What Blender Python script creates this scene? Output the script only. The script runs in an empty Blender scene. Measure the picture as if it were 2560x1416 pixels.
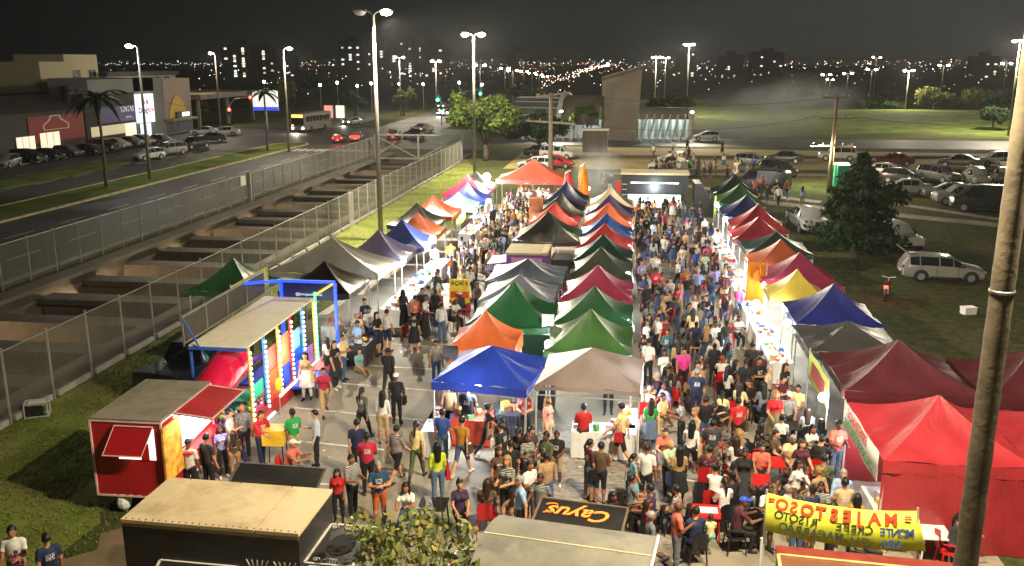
import bpy, math, random
import numpy as np
from mathutils import Vector, Matrix, Euler
R = math.radians
rnd = random.Random(7)
scene = bpy.context.scene
C = scene.collection

# ------------------------------------------------------------------ camera
F_PX, CAM_H = 2250.0, 11.5                     # focal length in pixels of a 2560 px wide frame, drone height in m
PITCH = math.atan(550 / F_PX)
YAW = math.atan(300 / math.hypot(550, F_PX))
cam_d = bpy.data.cameras.new('camera')
cam_d.sensor_width = 36.0
cam_d.lens = F_PX / 2560 * 36.0
cam_d.clip_start, cam_d.clip_end = 0.5, 20000
cam = bpy.data.objects.new('camera', cam_d)
cam.location = (0, 0, CAM_H)
cam.rotation_euler = (math.pi / 2 - PITCH, 0, YAW)
C.objects.link(cam)
scene.camera = cam

# ------------------------------------------------------------------ night sky
world = bpy.data.worlds.new('World')
scene.world = world
world.use_nodes = True
wn, wl = world.node_tree.nodes, world.node_tree.links
bg = wn['Background']
tc = wn.new('ShaderNodeTexCoord')
sx = wn.new('ShaderNodeSeparateXYZ')
wl.new(tc.outputs['Generated'], sx.inputs[0])
ramp = wn.new('ShaderNodeValToRGB')            # city glow: from the dark side of the town to the lit, smoky side
ramp.color_ramp.elements[0].position = 0.18
ramp.color_ramp.elements[0].color = (0.0028, 0.0027, 0.0026, 1)
ramp.color_ramp.elements[1].position = 0.78
ramp.color_ramp.elements[1].color = (0.031, 0.0298, 0.029, 1)
e = ramp.color_ramp.elements.new(0.52)
e.color = (0.0105, 0.0118, 0.0116, 1)
mp = wn.new('ShaderNodeMapRange')
mp.inputs['From Min'].default_value = -1.0
mp.inputs['From Max'].default_value = 0.9
wl.new(sx.outputs['X'], mp.inputs['Value'])
wl.new(mp.outputs[0], ramp.inputs[0])
wl.new(ramp.outputs[0], bg.inputs['Color'])
bg.inputs['Strength'].default_value = 1.0

HAZE = 0.00014
# ------------------------------------------------------------------ picture
scene.view_settings.view_transform = 'Standard'
scene.view_settings.look = 'None'
scene.view_settings.exposure = 0.2
scene.view_settings.gamma = 1.0
scene.view_settings.use_curve_mapping = False
cy = scene.cycles
cy.use_denoising = True
try:
    cy.denoiser = 'OPENIMAGEDENOISE'
except Exception:
    pass
cy.use_adaptive_sampling = True
cy.adaptive_threshold = 0.03
cy.max_bounces, cy.diffuse_bounces, cy.glossy_bounces = 5, 2, 2
cy.transmission_bounces, cy.transparent_max_bounces, cy.volume_bounces = 3, 10, 0
cy.caustics_reflective = cy.caustics_refractive = False
cy.sample_clamp_indirect = 4.0
cy.use_light_tree = True

# ------------------------------------------------------------------ from a point of the frame to a point of the place
_f = np.array([-math.sin(YAW) * math.cos(PITCH), math.cos(YAW) * math.cos(PITCH), -math.sin(PITCH)])
_r = np.array([math.cos(YAW), math.sin(YAW), 0.0])
_u = np.cross(_r, _f)
def ray(x, y):
    return _f * F_PX + _r * (x - 1280) - _u * (y - 708)
def at(x, y, z=0.0):                            # where the line of sight meets the height z
    d = ray(x, y); q = d * ((z - CAM_H) / d[2])
    return Vector((q[0], q[1], z))
def atX(x, y, X):
    d = ray(x, y); q = d * (X / d[0])
    return Vector((X, q[1], q[2] + CAM_H))
def atY(x, y, Y):
    d = ray(x, y); q = d * (Y / d[1])
    return Vector((q[0], Y, q[2] + CAM_H))
def pix(p):
    v = np.array([p[0], p[1], p[2] - CAM_H]); c = v @ _f
    return 1280 + F_PX * (v @ _r) / c, 708 - F_PX * (v @ _u) / c

# ------------------------------------------------------------------ materials
MATS = {}
def srgb(h):
    if isinstance(h, str):
        h = h.lstrip('#'); c = [int(h[i:i + 2], 16) / 255 for i in (0, 2, 4)]
        return tuple(x / 12.92 if x <= 0.04045 else ((x + 0.055) / 1.055) ** 2.4 for x in c)
    return tuple(h)
def mat(name, col=(0.5, 0.5, 0.5), rough=0.6, metal=0.0, var=0.18, scale=3.0, bump=0.0, bscale=40.0, emit=0.0, ecol=None,
        attr=None, trans=0.0, spec=0.5, coat=0.0, sample=True, dirt=None, dscale=1.2):
    """Principled surface with mottled colour and roughness, optional relief, per-object colour or light."""
    if name in MATS: return MATS[name]
    m = bpy.data.materials.new(name); m.use_nodes = True
    n, l = m.node_tree.nodes, m.node_tree.links
    b = n['Principled BSDF']; out = n['Material Output']
    col = srgb(col)
    tex = n.new('ShaderNodeTexCoord')
    if attr:
        a = n.new('ShaderNodeAttribute'); a.attribute_type = 'OBJECT'; a.attribute_name = attr
        base = a.outputs['Color']
    else:
        rgb = n.new('ShaderNodeRGB'); rgb.outputs[0].default_value = (*col, 1); base = rgb.outputs[0]
    if var > 0:
        no = n.new('ShaderNodeTexNoise'); no.inputs['Scale'].default_value = scale; no.inputs['Detail'].default_value = 5
        l.new(tex.outputs['Object'], no.inputs['Vector'])
        mr = n.new('ShaderNodeMapRange'); mr.inputs[1].default_value = 0.3; mr.inputs[2].default_value = 0.7
        mr.inputs[3].default_value = 1 - var; mr.inputs[4].default_value = 1 + var
        l.new(no.outputs['Fac'], mr.inputs[0])
        mx = n.new('ShaderNodeVectorMath'); mx.operation = 'SCALE'
        l.new(base, mx.inputs[0]); l.new(mr.outputs[0], mx.inputs['Scale']); base = mx.outputs[0]
        m2 = n.new('ShaderNodeMapRange'); m2.inputs[3].default_value = max(0.05, rough - 0.12); m2.inputs[4].default_value = min(1, rough + 0.12)
        l.new(no.outputs['Fac'], m2.inputs[0]); l.new(m2.outputs[0], b.inputs['Roughness'])
    else:
        b.inputs['Roughness'].default_value = rough
    if dirt:
        dn = n.new('ShaderNodeTexNoise'); dn.inputs['Scale'].default_value = dscale; dn.inputs['Detail'].default_value = 6; dn.inputs['Roughness'].default_value = 0.65
        l.new(tex.outputs['Object'], dn.inputs['Vector'])
        dr = n.new('ShaderNodeMapRange'); dr.inputs[1].default_value = 0.48; dr.inputs[2].default_value = 0.68
        l.new(dn.outputs['Fac'], dr.inputs[0])
        mi = n.new('ShaderNodeMix'); mi.data_type = 'RGBA'
        l.new(dr.outputs[0], mi.inputs['Factor']); l.new(base, mi.inputs['A']); mi.inputs['B'].default_value = (*srgb(dirt), 1)
        base = mi.outputs['Result']
    l.new(base, b.inputs['Base Color'])
    b.inputs['Metallic'].default_value = metal
    b.inputs['Specular IOR Level'].default_value = spec
    if coat: b.inputs['Coat Weight'].default_value = coat
    if bump > 0:
        bn = n.new('ShaderNodeTexNoise'); bn.inputs['Scale'].default_value = bscale; bn.inputs['Detail'].default_value = 4
        l.new(tex.outputs['Object'], bn.inputs['Vector'])
        bu = n.new('ShaderNodeBump'); bu.inputs['Strength'].default_value = bump; bu.inputs['Distance'].default_value = 0.02
        l.new(bn.outputs['Fac'], bu.inputs['Height']); l.new(bu.outputs[0], b.inputs['Normal'])
    if emit > 0:
        b.inputs['Emission Color'].default_value = (*srgb(ecol or col), 1)
        b.inputs['Emission Strength'].default_value = emit
        if not sample: m.cycles.emission_sampling = 'NONE'
    if trans > 0:
        t = n.new('ShaderNodeBsdfTranslucent'); l.new(base, t.inputs['Color'])
        ms = n.new('ShaderNodeMixShader'); ms.inputs[0].default_value = trans
        l.new(b.outputs[0], ms.inputs[1]); l.new(t.outputs[0], ms.inputs[2]); l.new(ms.outputs[0], out.inputs['Surface'])
    MATS[name] = m
    return m
def glow(name, col, strength, sample=True):
    return mat(name, tuple(0.55 * c for c in srgb(col)), 0.4, var=0, emit=strength, ecol=col, sample=sample)

# ------------------------------------------------------------------ mesh helper
class MB:
    """Collects boxes, tubes and sheets, then links them as one mesh object."""
    def __init__(s): s.v, s.f, s.m = [], [], []
    def add(s, vs, fs, mi=0):
        o = len(s.v); s.v += [tuple(p) for p in vs]
        for f in fs: s.f.append(tuple(i + o for i in f)); s.m.append(mi)
        return s
    def box(s, c, d, mi=0, rz=0.0, top=None):
        x, y, z = d[0] / 2, d[1] / 2, d[2] / 2; tx, ty = (x, y) if top is None else (x * top[0], y * top[1])
        vs = [(-x, -y, -z), (x, -y, -z), (x, y, -z), (-x, y, -z), (-tx, -ty, z), (tx, -ty, z), (tx, ty, z), (-tx, ty, z)]
        ca, sa = math.cos(rz), math.sin(rz)
        vs = [(c[0] + a * ca - b * sa, c[1] + a * sa + b * ca, c[2] + w) for a, b, w in vs]
        return s.add(vs, [(0, 3, 2, 1), (4, 5, 6, 7), (0, 1, 5, 4), (1, 2, 6, 5), (2, 3, 7, 6), (3, 0, 4, 7)], mi)
    def bar(s, a, b, w, h=None, mi=0):
        a, b = Vector(a), Vector(b); d = (b - a).normalized(); h = h or w
        up = Vector((0, 0, 1)) if abs(d.z) < 0.95 else Vector((0, 1, 0))
        r = d.cross(up).normalized() * w / 2; u = r.cross(d).normalized() * h / 2
        vs = [a - r - u, a + r - u, a + r + u, a - r + u, b - r - u, b + r - u, b + r + u, b - r + u]
        return s.add(vs, [(0, 1, 2, 3), (7, 6, 5, 4), (0, 4, 5, 1), (1, 5, 6, 2), (2, 6, 7, 3), (3, 7, 4, 0)], mi)
    def tube(s, pts, rad, n=8, mi=0, cap=True):
        pts = [Vector(p) for p in pts]; rad = rad if isinstance(rad, (list, tuple)) else [rad] * len(pts)
        o = len(s.v); prev = None
        for i, p in enumerate(pts):
            d = (pts[min(i + 1, len(pts) - 1)] - pts[max(i - 1, 0)]).normalized()
            if prev is None:
                r = d.orthogonal().normalized()
            else:
                r = (prev - d * prev.dot(d)).normalized()
            prev = r; u = d.cross(r)
            for k in range(n):
                t = 2 * math.pi * k / n; s.v.append(tuple(p + (r * math.cos(t) + u * math.sin(t)) * rad[i]))
        for i in range(len(pts) - 1):
            for k in range(n):
                a, b = o + i * n + k, o + i * n + (k + 1) % n
                s.f.append((a, b, b + n, a + n)); s.m.append(mi)
        if cap:
            s.f.append(tuple(o + k for k in reversed(range(n)))); s.m.append(mi)
            e = o + (len(pts) - 1) * n; s.f.append(tuple(e + k for k in range(n))); s.m.append(mi)
        return s
    def ball(s, c, r, mi=0, nu=10, nv=6):
        rx, ry, rz = r if isinstance(r, (tuple, list)) else (r, r, r); o = len(s.v)
        for j in range(nv + 1):
            ph = math.pi * j / nv
            for i in range(nu):
                th = 2 * math.pi * i / nu
                s.v.append((c[0] + rx * math.sin(ph) * math.cos(th), c[1] + ry * math.sin(ph) * math.sin(th), c[2] + rz * math.cos(ph)))
        for j in range(nv):
            for i in range(nu):
                a, b = o + j * nu + i, o + j * nu + (i + 1) % nu
                s.f.append((a, a + nu, b + nu, b)); s.m.append(mi)
        return s
    def quad(s, a, b, c, d, mi=0): return s.add([a, b, c, d], [(0, 1, 2, 3)], mi)
    def slab(s, poly, z0, z1, mi=0):
        n = len(poly); vs = [(p[0], p[1], z0) for p in poly] + [(p[0], p[1], z1) for p in poly]
        fs = [tuple(range(n, 2 * n)), tuple(reversed(range(n)))] + [(i, (i + 1) % n, n + (i + 1) % n, n + i) for i in range(n)]
        return s.add(vs, fs, mi)
    def mesh(s, name, mats, smooth=False):
        me = bpy.data.meshes.new(name); me.from_pydata(s.v, [], s.f)
        for m in (mats if isinstance(mats, (list, tuple)) else [mats]):
            if m: me.materials.append(m)
        me.polygons.foreach_set('material_index', s.m)
        if smooth: me.polygons.foreach_set('use_smooth', [True] * len(s.f))
        me.update()
        return me
    def build(s, name, mats, parent=None, smooth=False, **kw):
        return obj(name, s.mesh(name, mats, smooth), parent, **kw)
def obj(name, data, parent=None, loc=None, rot=None, scale=None, **props):
    o = bpy.data.objects.new(name, data); C.objects.link(o)
    if parent is not None: o.parent = parent
    if loc is not None: o.location = loc
    if rot is not None: o.rotation_euler = rot if isinstance(rot, (tuple, Euler)) else (0, 0, rot)
    if scale is not None: o.scale = scale if isinstance(scale, (tuple, list)) else (scale,) * 3
    for k, v in props.items(): o[k] = v
    return o
def thing(name, label, cat, loc=(0, 0, 0), rz=0.0, group=None, scale=None):
    o = obj(name, None, None, loc, (0, 0, rz), scale); o.empty_display_size = 0.3
    return tag(o, label, cat, group)
USED = {}
def tag(o, label, cat, group=None):
    o['label'] = label; o['category'] = cat
    if group: o['group'] = group
    USED[label] = USED.get(label, 0) + 1
    return o
def struct(o): o['kind'] = 'structure'; return o
def stuff(o): o['kind'] = 'stuff'; return o
def copy_tree(o, parent=None):
    c = o.copy(); C.objects.link(c); c.parent = parent
    for ch in o.children: copy_tree(ch, c)
    return c
def text(body, parent, loc, rot, size, m, name='lettering', scale=None, align='CENTER', shear=0.0, extrude=0.002, bold=0.0):
    cu = bpy.data.curves.new(name, 'FONT'); cu.body = body; cu.size = size; cu.align_x = align; cu.align_y = 'CENTER'
    cu.extrude = extrude; cu.shear = shear; cu.offset = bold; cu.resolution_u = 3; cu.materials.append(m)
    return obj(name, cu, parent, loc, rot, scale)
def lamp(name, parent, loc, energy, col, radius=0.15, spot=None, rot=None):
    d = bpy.data.lights.new(name, 'SPOT' if spot else 'POINT'); d.energy = energy; d.color = col; d.shadow_soft_size = radius
    if spot: d.spot_size = spot; d.spot_blend = 0.6
    return obj(name, d, parent, loc, rot)

# ================================================================== THE SETTING
M_asph = mat('asphalt', (0.052, 0.050, 0.047), 0.62, var=0.25, scale=0.35, bump=0.25, bscale=60, dirt=(0.035, 0.034, 0.032), dscale=0.25)
M_conc = mat('concrete', (0.30, 0.285, 0.25), 0.85, var=0.2, scale=0.8, bump=0.2, bscale=25, dirt=(0.19, 0.17, 0.14), dscale=0.5)
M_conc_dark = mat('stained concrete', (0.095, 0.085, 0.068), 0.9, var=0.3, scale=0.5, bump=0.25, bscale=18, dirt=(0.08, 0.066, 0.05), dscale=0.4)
M_kerb = mat('yellow painted kerb', (0.42, 0.36, 0.16), 0.8, var=0.25, scale=1.5, dirt=(0.2, 0.18, 0.13))
M_line = mat('worn white road paint', (0.62, 0.60, 0.54), 0.7, var=0.25, scale=4, dirt=(0.2, 0.19, 0.17), dscale=3)
M_pave = mat('yard concrete', (0.27, 0.235, 0.172), 0.72, var=0.22, scale=0.5, bump=0.25, bscale=30, dirt=(0.155, 0.135, 0.105), dscale=0.35)

def ground_material():
    m = bpy.data.materials.new('dry grass and earth'); m.use_nodes = True
    n, l = m.node_tree.nodes, m.node_tree.links; b = n['Principled BSDF']
    tex = n.new('ShaderNodeTexCoord')
    def noise(s, d=6):
        q = n.new('ShaderNodeTexNoise'); q.inputs['Scale'].default_value = s; q.inputs['Detail'].default_value = d
        l.new(tex.outputs['Object'], q.inputs['Vector']); return q.outputs['Fac']
    cr = n.new('ShaderNodeValToRGB'); cr.color_ramp.elements[0].position = 0.36; cr.color_ramp.elements[1].position = 0.66
    cr.color_ramp.elements[0].color = (0.042, 0.066, 0.018, 1); cr.color_ramp.elements[1].color = (0.115, 0.105, 0.045, 1)
    l.new(noise(0.09), cr.inputs[0])
    c2 = n.new('ShaderNodeValToRGB'); c2.color_ramp.elements[0].position = 0.3; c2.color_ramp.elements[1].position = 0.75
    c2.color_ramp.elements[0].color = (0.55, 0.55, 0.55, 1); c2.color_ramp.elements[1].color = (1.35, 1.3, 1.2, 1)
    l.new(noise(2.2, 8), c2.inputs[0])
    mx = n.new('ShaderNodeMix'); mx.data_type = 'RGBA'; mx.blend_type = 'MULTIPLY'; mx.inputs['Factor'].default_value = 1
    l.new(cr.outputs[0], mx.inputs['A']); l.new(c2.outputs[0], mx.inputs['B']); l.new(mx.outputs['Result'], b.inputs['Base Color'])
    b.inputs['Roughness'].default_value = 1.0; b.inputs['Specular IOR Level'].default_value = 0.1
    bu = n.new('ShaderNodeBump'); bu.inputs['Strength'].default_value = 0.9; bu.inputs['Distance'].default_value = 0.08
    l.new(noise(9, 6), bu.inputs['Height']); l.new(bu.outputs[0], b.inputs['Normal'])
    return m
M_ground = ground_material()
M_lawn = mat('green lawn', (0.075, 0.112, 0.02), 1.0, var=0.45, scale=0.35, bump=0.8, bscale=8, spec=0.1, dirt=(0.15, 0.13, 0.05), dscale=0.3)

# the ground is one sheet with the rail cutting left open
TX0, TX1, TY0, TY1, TD = -31.0, -20.6, -20.0, 115.0, 6.2
G = 4400.0
xs, ys = [-G, TX0, TX1, G], [-G, TY0, TY1, G]
g = MB()
for i in range(3):
    for j in range(3):
        if i == 1 and j == 1: continue
        g.quad((xs[i], ys[j], 0), (xs[i + 1], ys[j], 0), (xs[i + 1], ys[j + 1], 0), (xs[i], ys[j + 1], 0))
struct(g.build('ground', M_ground))

# --- rail cutting: floor, side walls with pilasters, cross beams one by one
t = MB().quad((TX0, TY0, -TD), (TX1, TY0, -TD), (TX1, TY1, -TD), (TX0, TY1, -TD))
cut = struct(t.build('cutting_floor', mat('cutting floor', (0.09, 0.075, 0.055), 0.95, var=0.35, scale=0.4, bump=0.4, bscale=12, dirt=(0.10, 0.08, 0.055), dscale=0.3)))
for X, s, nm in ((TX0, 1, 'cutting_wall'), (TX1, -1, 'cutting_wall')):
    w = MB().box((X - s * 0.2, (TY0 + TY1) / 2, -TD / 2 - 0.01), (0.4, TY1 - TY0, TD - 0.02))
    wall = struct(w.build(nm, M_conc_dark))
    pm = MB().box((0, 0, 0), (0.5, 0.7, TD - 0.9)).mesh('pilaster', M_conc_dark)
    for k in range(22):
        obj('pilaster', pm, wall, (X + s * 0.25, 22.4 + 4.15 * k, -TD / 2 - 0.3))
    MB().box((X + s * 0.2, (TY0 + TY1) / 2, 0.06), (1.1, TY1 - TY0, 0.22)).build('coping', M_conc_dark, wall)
struct(MB().box(((TX0 + TX1) / 2, TY1 + 0.2, -TD / 2), (TX1 - TX0 + 0.8, 0.4, TD)).build('cutting_end_wall', M_conc_dark))
bmesh_beam = MB()
bmesh_beam.box((0, 0, -0.15), (TX1 - TX0 - 0.7, 1.35, 0.3)).box((0, 0, -0.8), (TX1 - TX0 - 0.7, 0.55, 1.0))
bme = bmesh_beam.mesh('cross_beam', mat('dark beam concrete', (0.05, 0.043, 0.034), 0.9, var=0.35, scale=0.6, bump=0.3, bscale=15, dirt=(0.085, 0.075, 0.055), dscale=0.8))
BEAM_Y = [18.0 + 4.15 * k for k in range(23)]
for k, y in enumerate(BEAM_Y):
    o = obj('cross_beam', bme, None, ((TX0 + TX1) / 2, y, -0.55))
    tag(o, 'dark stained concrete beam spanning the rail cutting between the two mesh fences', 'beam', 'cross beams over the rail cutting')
# slabs added on the cutting floor to draw its patches of light, and rail ballast lamps under the beams
sl = [MB().box((0, 0, 0.09), (w, d, 0.18)).mesh('slab', mat('light patch slab %d' % i, c, 0.85, var=0.25, scale=1.2, dirt=(0.22, 0.16, 0.1)))
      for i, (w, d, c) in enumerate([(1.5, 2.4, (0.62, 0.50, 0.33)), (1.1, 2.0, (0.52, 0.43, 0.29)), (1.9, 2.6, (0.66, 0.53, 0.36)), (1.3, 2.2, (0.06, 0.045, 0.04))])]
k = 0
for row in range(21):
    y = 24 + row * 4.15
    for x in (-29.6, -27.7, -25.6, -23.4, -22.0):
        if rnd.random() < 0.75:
            o = obj('light_patch_slab', sl[rnd.choice([0, 0, 1, 2, 2, 3])], None, (x + rnd.uniform(-.3, .3), y + rnd.uniform(-.8, .8), -TD), rnd.uniform(-.12, .12))
            tag(o, 'added slab standing in for light patches on the rail cutting floor under the beams', 'slab', 'slabs drawing light patches on the cutting floor')
    if row % 3 == 0:
        t = thing('cutting_lamp', 'warm bulkhead lamp in the rail cutting, %s from the near end' % ['first', 'second', 'third', 'fourth', 'fifth', 'sixth', 'seventh'][row // 3], 'lamp', (TX0 + 0.52, y - 1.8, -2.0), 0, 'lamps in the rail cutting')
        MB().box((0.03, 0, 0), (0.06, 0.4, 0.25)).build('housing', mat('grey housing', (0.2, 0.2, 0.2)), t)
        MB().box((0.085, 0, 0), (0.05, 0.32, 0.18)).build('diffuser', glow('warm bulkhead glow', (1, 0.62, 0.28), 6), t)
        lamp('lamp_light', t, (0.5, 0, -0.1), 1100, (1, 0.68, 0.38), 0.15)

# --- roads: near carriageway, median, far carriageway, cross street
def sheet(name, poly, z, m, parent=None):
    o = MB().add([(p[0], p[1], z) for p in poly], [tuple(range(len(poly)))]).build(name, m, parent)
    return o if parent else struct(o)
road = sheet('road', [(-46, -30), (-33, -30), (-33, 122), (-46, 122)], 0.004, M_asph)
road2 = sheet('road', [(-70, -30), (-51, -30), (-51, 122), (-70, 122)], 0.004, M_asph)
sheet('road', [(-250, 122), (-20, 122), (-20, 160), (-250, 160)], 0.004, M_asph)
sheet('road', [(-20, 131), (300, 131), (300, 146), (-20, 146)], 0.004, M_asph)
sheet('road', [(-70, 160), (-51, 160), (-90, 620), (-112, 620)], 0.004, M_asph)
sheet('road', [(-46, 160), (-33, 160), (-50, 620), (-64, 620)], 0.004, M_asph)
def kerb_line(pts, m, w=0.25, h=0.14, z=0.0, name='kerb'):
    b = MB()
    for a, c in zip(pts[:-1], pts[1:]):
        b.bar((a[0], a[1], z + h / 2), (c[0], c[1], z + h / 2), w, h)
    return struct(b.build(name, m))
med = struct(MB().slab([(-50.9, -30), (-46.1, -30), (-46.1, 126), (-47.2, 128.4), (-49.6, 128.4), (-50.9, 126)], 0.0, 0.12).build('median_lawn', M_lawn))
kerb_line([(-46, -30), (-46, 126), (-47.2, 128.6), (-49.6, 128.6), (-51, 126), (-51, -30)], M_kerb, 0.3, 0.15)
struct(MB().slab([(-62, 70), (-58.6, 70), (-57.6, 84), (-58.5, 100), (-62, 104)], 0.004, 0.11).build('verge_lawn', M_lawn))
kerb_line([(-33, -30), (-33, 121)], M_conc, 0.3, 0.13)
kerb_line([(-70, -30), (-70, 121)], M_conc, 0.3, 0.13)
sheet('sidewalk', [(-75.6, -30), (-70.2, -30), (-70.2, 121.5), (-75.6, 121.5)], 0.10, M_conc)
for x, dash in ((-36.8, 3.2), (-41.5, 3.2)):
    me = MB().quad((-0.07, 0, 0), (0.07, 0, 0), (0.07, dash, 0), (-0.07, dash, 0)).mesh('lane_dash', M_line)
    for k in range(14): obj('lane_dash', me, road, (x, 36 + 6.2 * k, 0.009))
for x in (-57.2, -63.6):
    for k in range(10): obj('lane_dash', me, road2, (x, 62 + 6.2 * k, 0.009))
# crossing bars at the junction
me = MB().quad((-0.2, 0, 0), (0.2, 0, 0), (0.2, 3.2, 0), (-0.2, 3.2, 0)).mesh('crossing_bar', M_line)
for k in range(12): obj('crossing_bar', me, road, (-45 + k * 1.0, 117.0, 0.009))
# dirt verge beside the near fence
sheet('verge', [(-20.0, -10), (-13.0, -10), (-12.9, 12), (-13.5, 16), (-13.2, 19.5), (-14.2, 21), (-14.4, 26), (-15.0, 40), (-14.4, 90), (-20.0, 110)], 0.004, mat('rough verge grass', (0.13, 0.165, 0.032), 1.0, var=0.4, scale=0.6, bump=0.8, bscale=9, spec=0.1, dirt=(0.20, 0.165, 0.07), dscale=0.5))

# --- market yard
YX0, YX1 = -14.8, 8.2
yard = sheet('pavement', [(-10.0, -6), (9.2, -6), (9.0, 30), (7.4, 72), (-11.5, 74), (-14.6, 36), (-13.9, 24), (-12.2, 19.4), (-11.6, 18.2), (-10.4, 17.6), (-9.8, 14)], 0.012, M_pave)
for (xa, ya, xb, yb) in [(a.x, a.y, b.x, b.y) for a, b in ((at(940, 858), at(1130, 872)), (at(870, 912), at(1085, 925)), (at(855, 960), at(1090, 979)),
        (at(730, 1020), at(1085, 1055)), (at(740, 1104), at(960, 1126)), (at(780, 1209), at(835, 1215)), (at(1700, 1200), at(1840, 1217)), (at(1880, 880), at(2000, 890)))]:
    MB().bar((xa, ya, 0.018), (xb, yb, 0.018), 0.11, 0.004).build('bay_line', M_line, yard)
dp = [(-12.9 + .5 * math.sin(i * 2.3), 19.0 - i * .75) for i in range(14)] + [(-9.0, 9.0), (-9.0, 18.6), (-11.5, 20.2)]
sheet('dirt_track', dp, 0.008, mat('trodden brown earth', (0.19, 0.13, 0.075), 0.95, var=0.35, scale=0.9, bump=0.5, bscale=14, dirt=(0.12, 0.11, 0.05), dscale=0.8))
# block pavers: strip through the yard between the asphalt bays and the tables
PX0, PX1, PY0, PY1 = -2.9, 1.55, 16.6, 27.5
pm = [MB().box((0, 0, 0.02), (0.196, 0.096, 0.04), top=(0.95, 0.9)).mesh('paver', mat('paver %d' % i, c, 0.8, var=0.25, scale=6, bump=0.3, bscale=60))
      for i, c in enumerate([(0.26, 0.235, 0.20), (0.215, 0.195, 0.165), (0.30, 0.265, 0.215), (0.25, 0.20, 0.15)])]
cells = []
ny = int((PY1 - PY0) / 0.1); nx = int((PX1 - PX0) / 0.2)
for j in range(ny):
    for i in range(nx):
        cells.append((PX0 + 0.2 * i + (0.1 if j % 2 else 0), PY0 + 0.1 * j))
near = [c for c in cells if -1.6 < c[0] < 0.4 and 17.9 < c[1]][:300]
ns = set(near)
for c in near: obj('paver', pm[rnd.randrange(4)], yard, (c[0], c[1], -0.018 + rnd.uniform(0, .006)), rnd.uniform(-.02, .02))
rest = MB()
for c in cells:
    if c in ns: continue
    rest.box((c[0], c[1], 0.002 + rnd.uniform(0, .006)), (0.194, 0.094, 0.04), rnd.randrange(4), rnd.uniform(-.02, .02), (0.95, 0.9))
stuff(rest.build('pavers', [MATS['paver %d' % i] for i in range(4)], yard))
# foot paths and the asphalt lane beyond the stalls
sheet('path', [(8.0, 79), (30, 66), (30.5, 68), (8.4, 81)], 0.006, M_conc)
sheet('path', [(19, 82), (28, 70.5), (60, 60), (60, 61.2), (28.4, 72), (19.6, 83)], 0.007, M_conc)
sheet('path', [(-3, 96), (60, 100), (60, 102.5), (-3, 98)], 0.006, mat('worn dirt track', (0.20, 0.165, 0.11), 0.95, var=0.3, scale=0.6, bump=0.3))
sheet('path', [(2, 90), (16, 78), (16.6, 79.4), (2.6, 91.4)], 0.008, M_conc)
sheet('dirt_patch', [(-14, 100), (30, 104), (60, 112), (60, 124), (-14, 129)], 0.005, mat('dry yellow grass', (0.33, 0.25, 0.085), 1.0, var=0.3, scale=0.25, bump=0.6, bscale=10, dirt=(0.24, 0.19, 0.07), dscale=0.12))
kerb_line([(-12, 112), (40, 118), (90, 124)], mat('low dark rail', (0.09, 0.08, 0.06), 0.8), 0.18, 0.35, 0, 'kerb')
# rising lawn behind the station
lawn = MB(); N = 40
for j in range(N):
    for i in range(N):
        pass
def hill(cx, cy, rx, ry, h, name, m):
    b = MB(); nu, nv = 40, 10
    for j in range(nv + 1):
        q = j / nv
        for i in range(nu):
            a = 2 * math.pi * i / nu; k = 1 + 0.08 * math.sin(3 * a) + 0.05 * math.sin(7 * a)
            b.v.append((cx + rx * q * k * math.cos(a), cy + ry * q * k * math.sin(a), h * (0.5 + 0.5 * math.cos(math.pi * q)) - 0.03))
    for j in range(nv):
        for i in range(nu):
            a, c = j * nu + i, j * nu + (i + 1) % nu
            b.f.append((a, a + nu, c + nu, c)); b.m.append(0)
    return struct(b.build(name, m, smooth=True))
hill(70, 205, 62, 50, 1.6, 'lawn_mound', M_lawn)
hill(30, 172, 26, 17, 0.9, 'lawn_mound', M_lawn)

# --- grass tufts on the verge
def tufts(name, region, n, seed, hmin, hmax, mats):
    r = np.random.default_rng(seed); b = MB()
    for _ in range(n):
        x, y = region(r); h = r.uniform(hmin, hmax); a = r.uniform(0, 6.28)
        for q in range(3):
            aa = a + q * 2.1 + r.uniform(-.4, .4); dx, dy = math.cos(aa), math.sin(aa); w = 0.012 + 0.01 * r.random()
            lx, ly = dx * h * 0.6, dy * h * 0.6
            b.add([(x - dy * w, y + dx * w, 0), (x + dy * w, y - dx * w, 0), (x + lx, y + ly, h)], [(0, 1, 2)], int(r.integers(len(mats))))
    return stuff(b.build(name, mats))
M_grass = [mat('grass blade %d' % i, c, 0.9, var=0.3, scale=5, trans=0.2) for i, c in enumerate([(0.17, 0.25, 0.035), (0.24, 0.29, 0.05), (0.33, 0.28, 0.09), (0.13, 0.20, 0.04)])]
def reg_verge(r):
    y = r.uniform(11, 40) if r.random() < 0.8 else r.uniform(40, 95)
    return -19.9 + (5.1 if y > 20.5 else 6.9 + r.uniform(-.6, .5)) * r.random() ** .8, y
g = tufts('grass', reg_verge, 17000, 3, 0.03, 0.1, M_grass)
tag(g, 'rough green grass growing along the verge beside the mesh fence', 'grass')
def reg_field(r):
    y = 9 + 72 * r.random() ** 1.4
    return 10.5 + (4 + y * 0.42) * r.random(), y
g = tufts('grass', reg_field, 20000, 4, 0.03, 0.09, [mat('field blade %d' % i, c, 0.9, var=0.3, scale=5, trans=0.2) for i, c in enumerate([(0.055, 0.08, 0.02), (0.09, 0.095, 0.03), (0.045, 0.065, 0.02)])])
tag(g, 'short dark grass of the parking field right of the stalls', 'grass')

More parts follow.
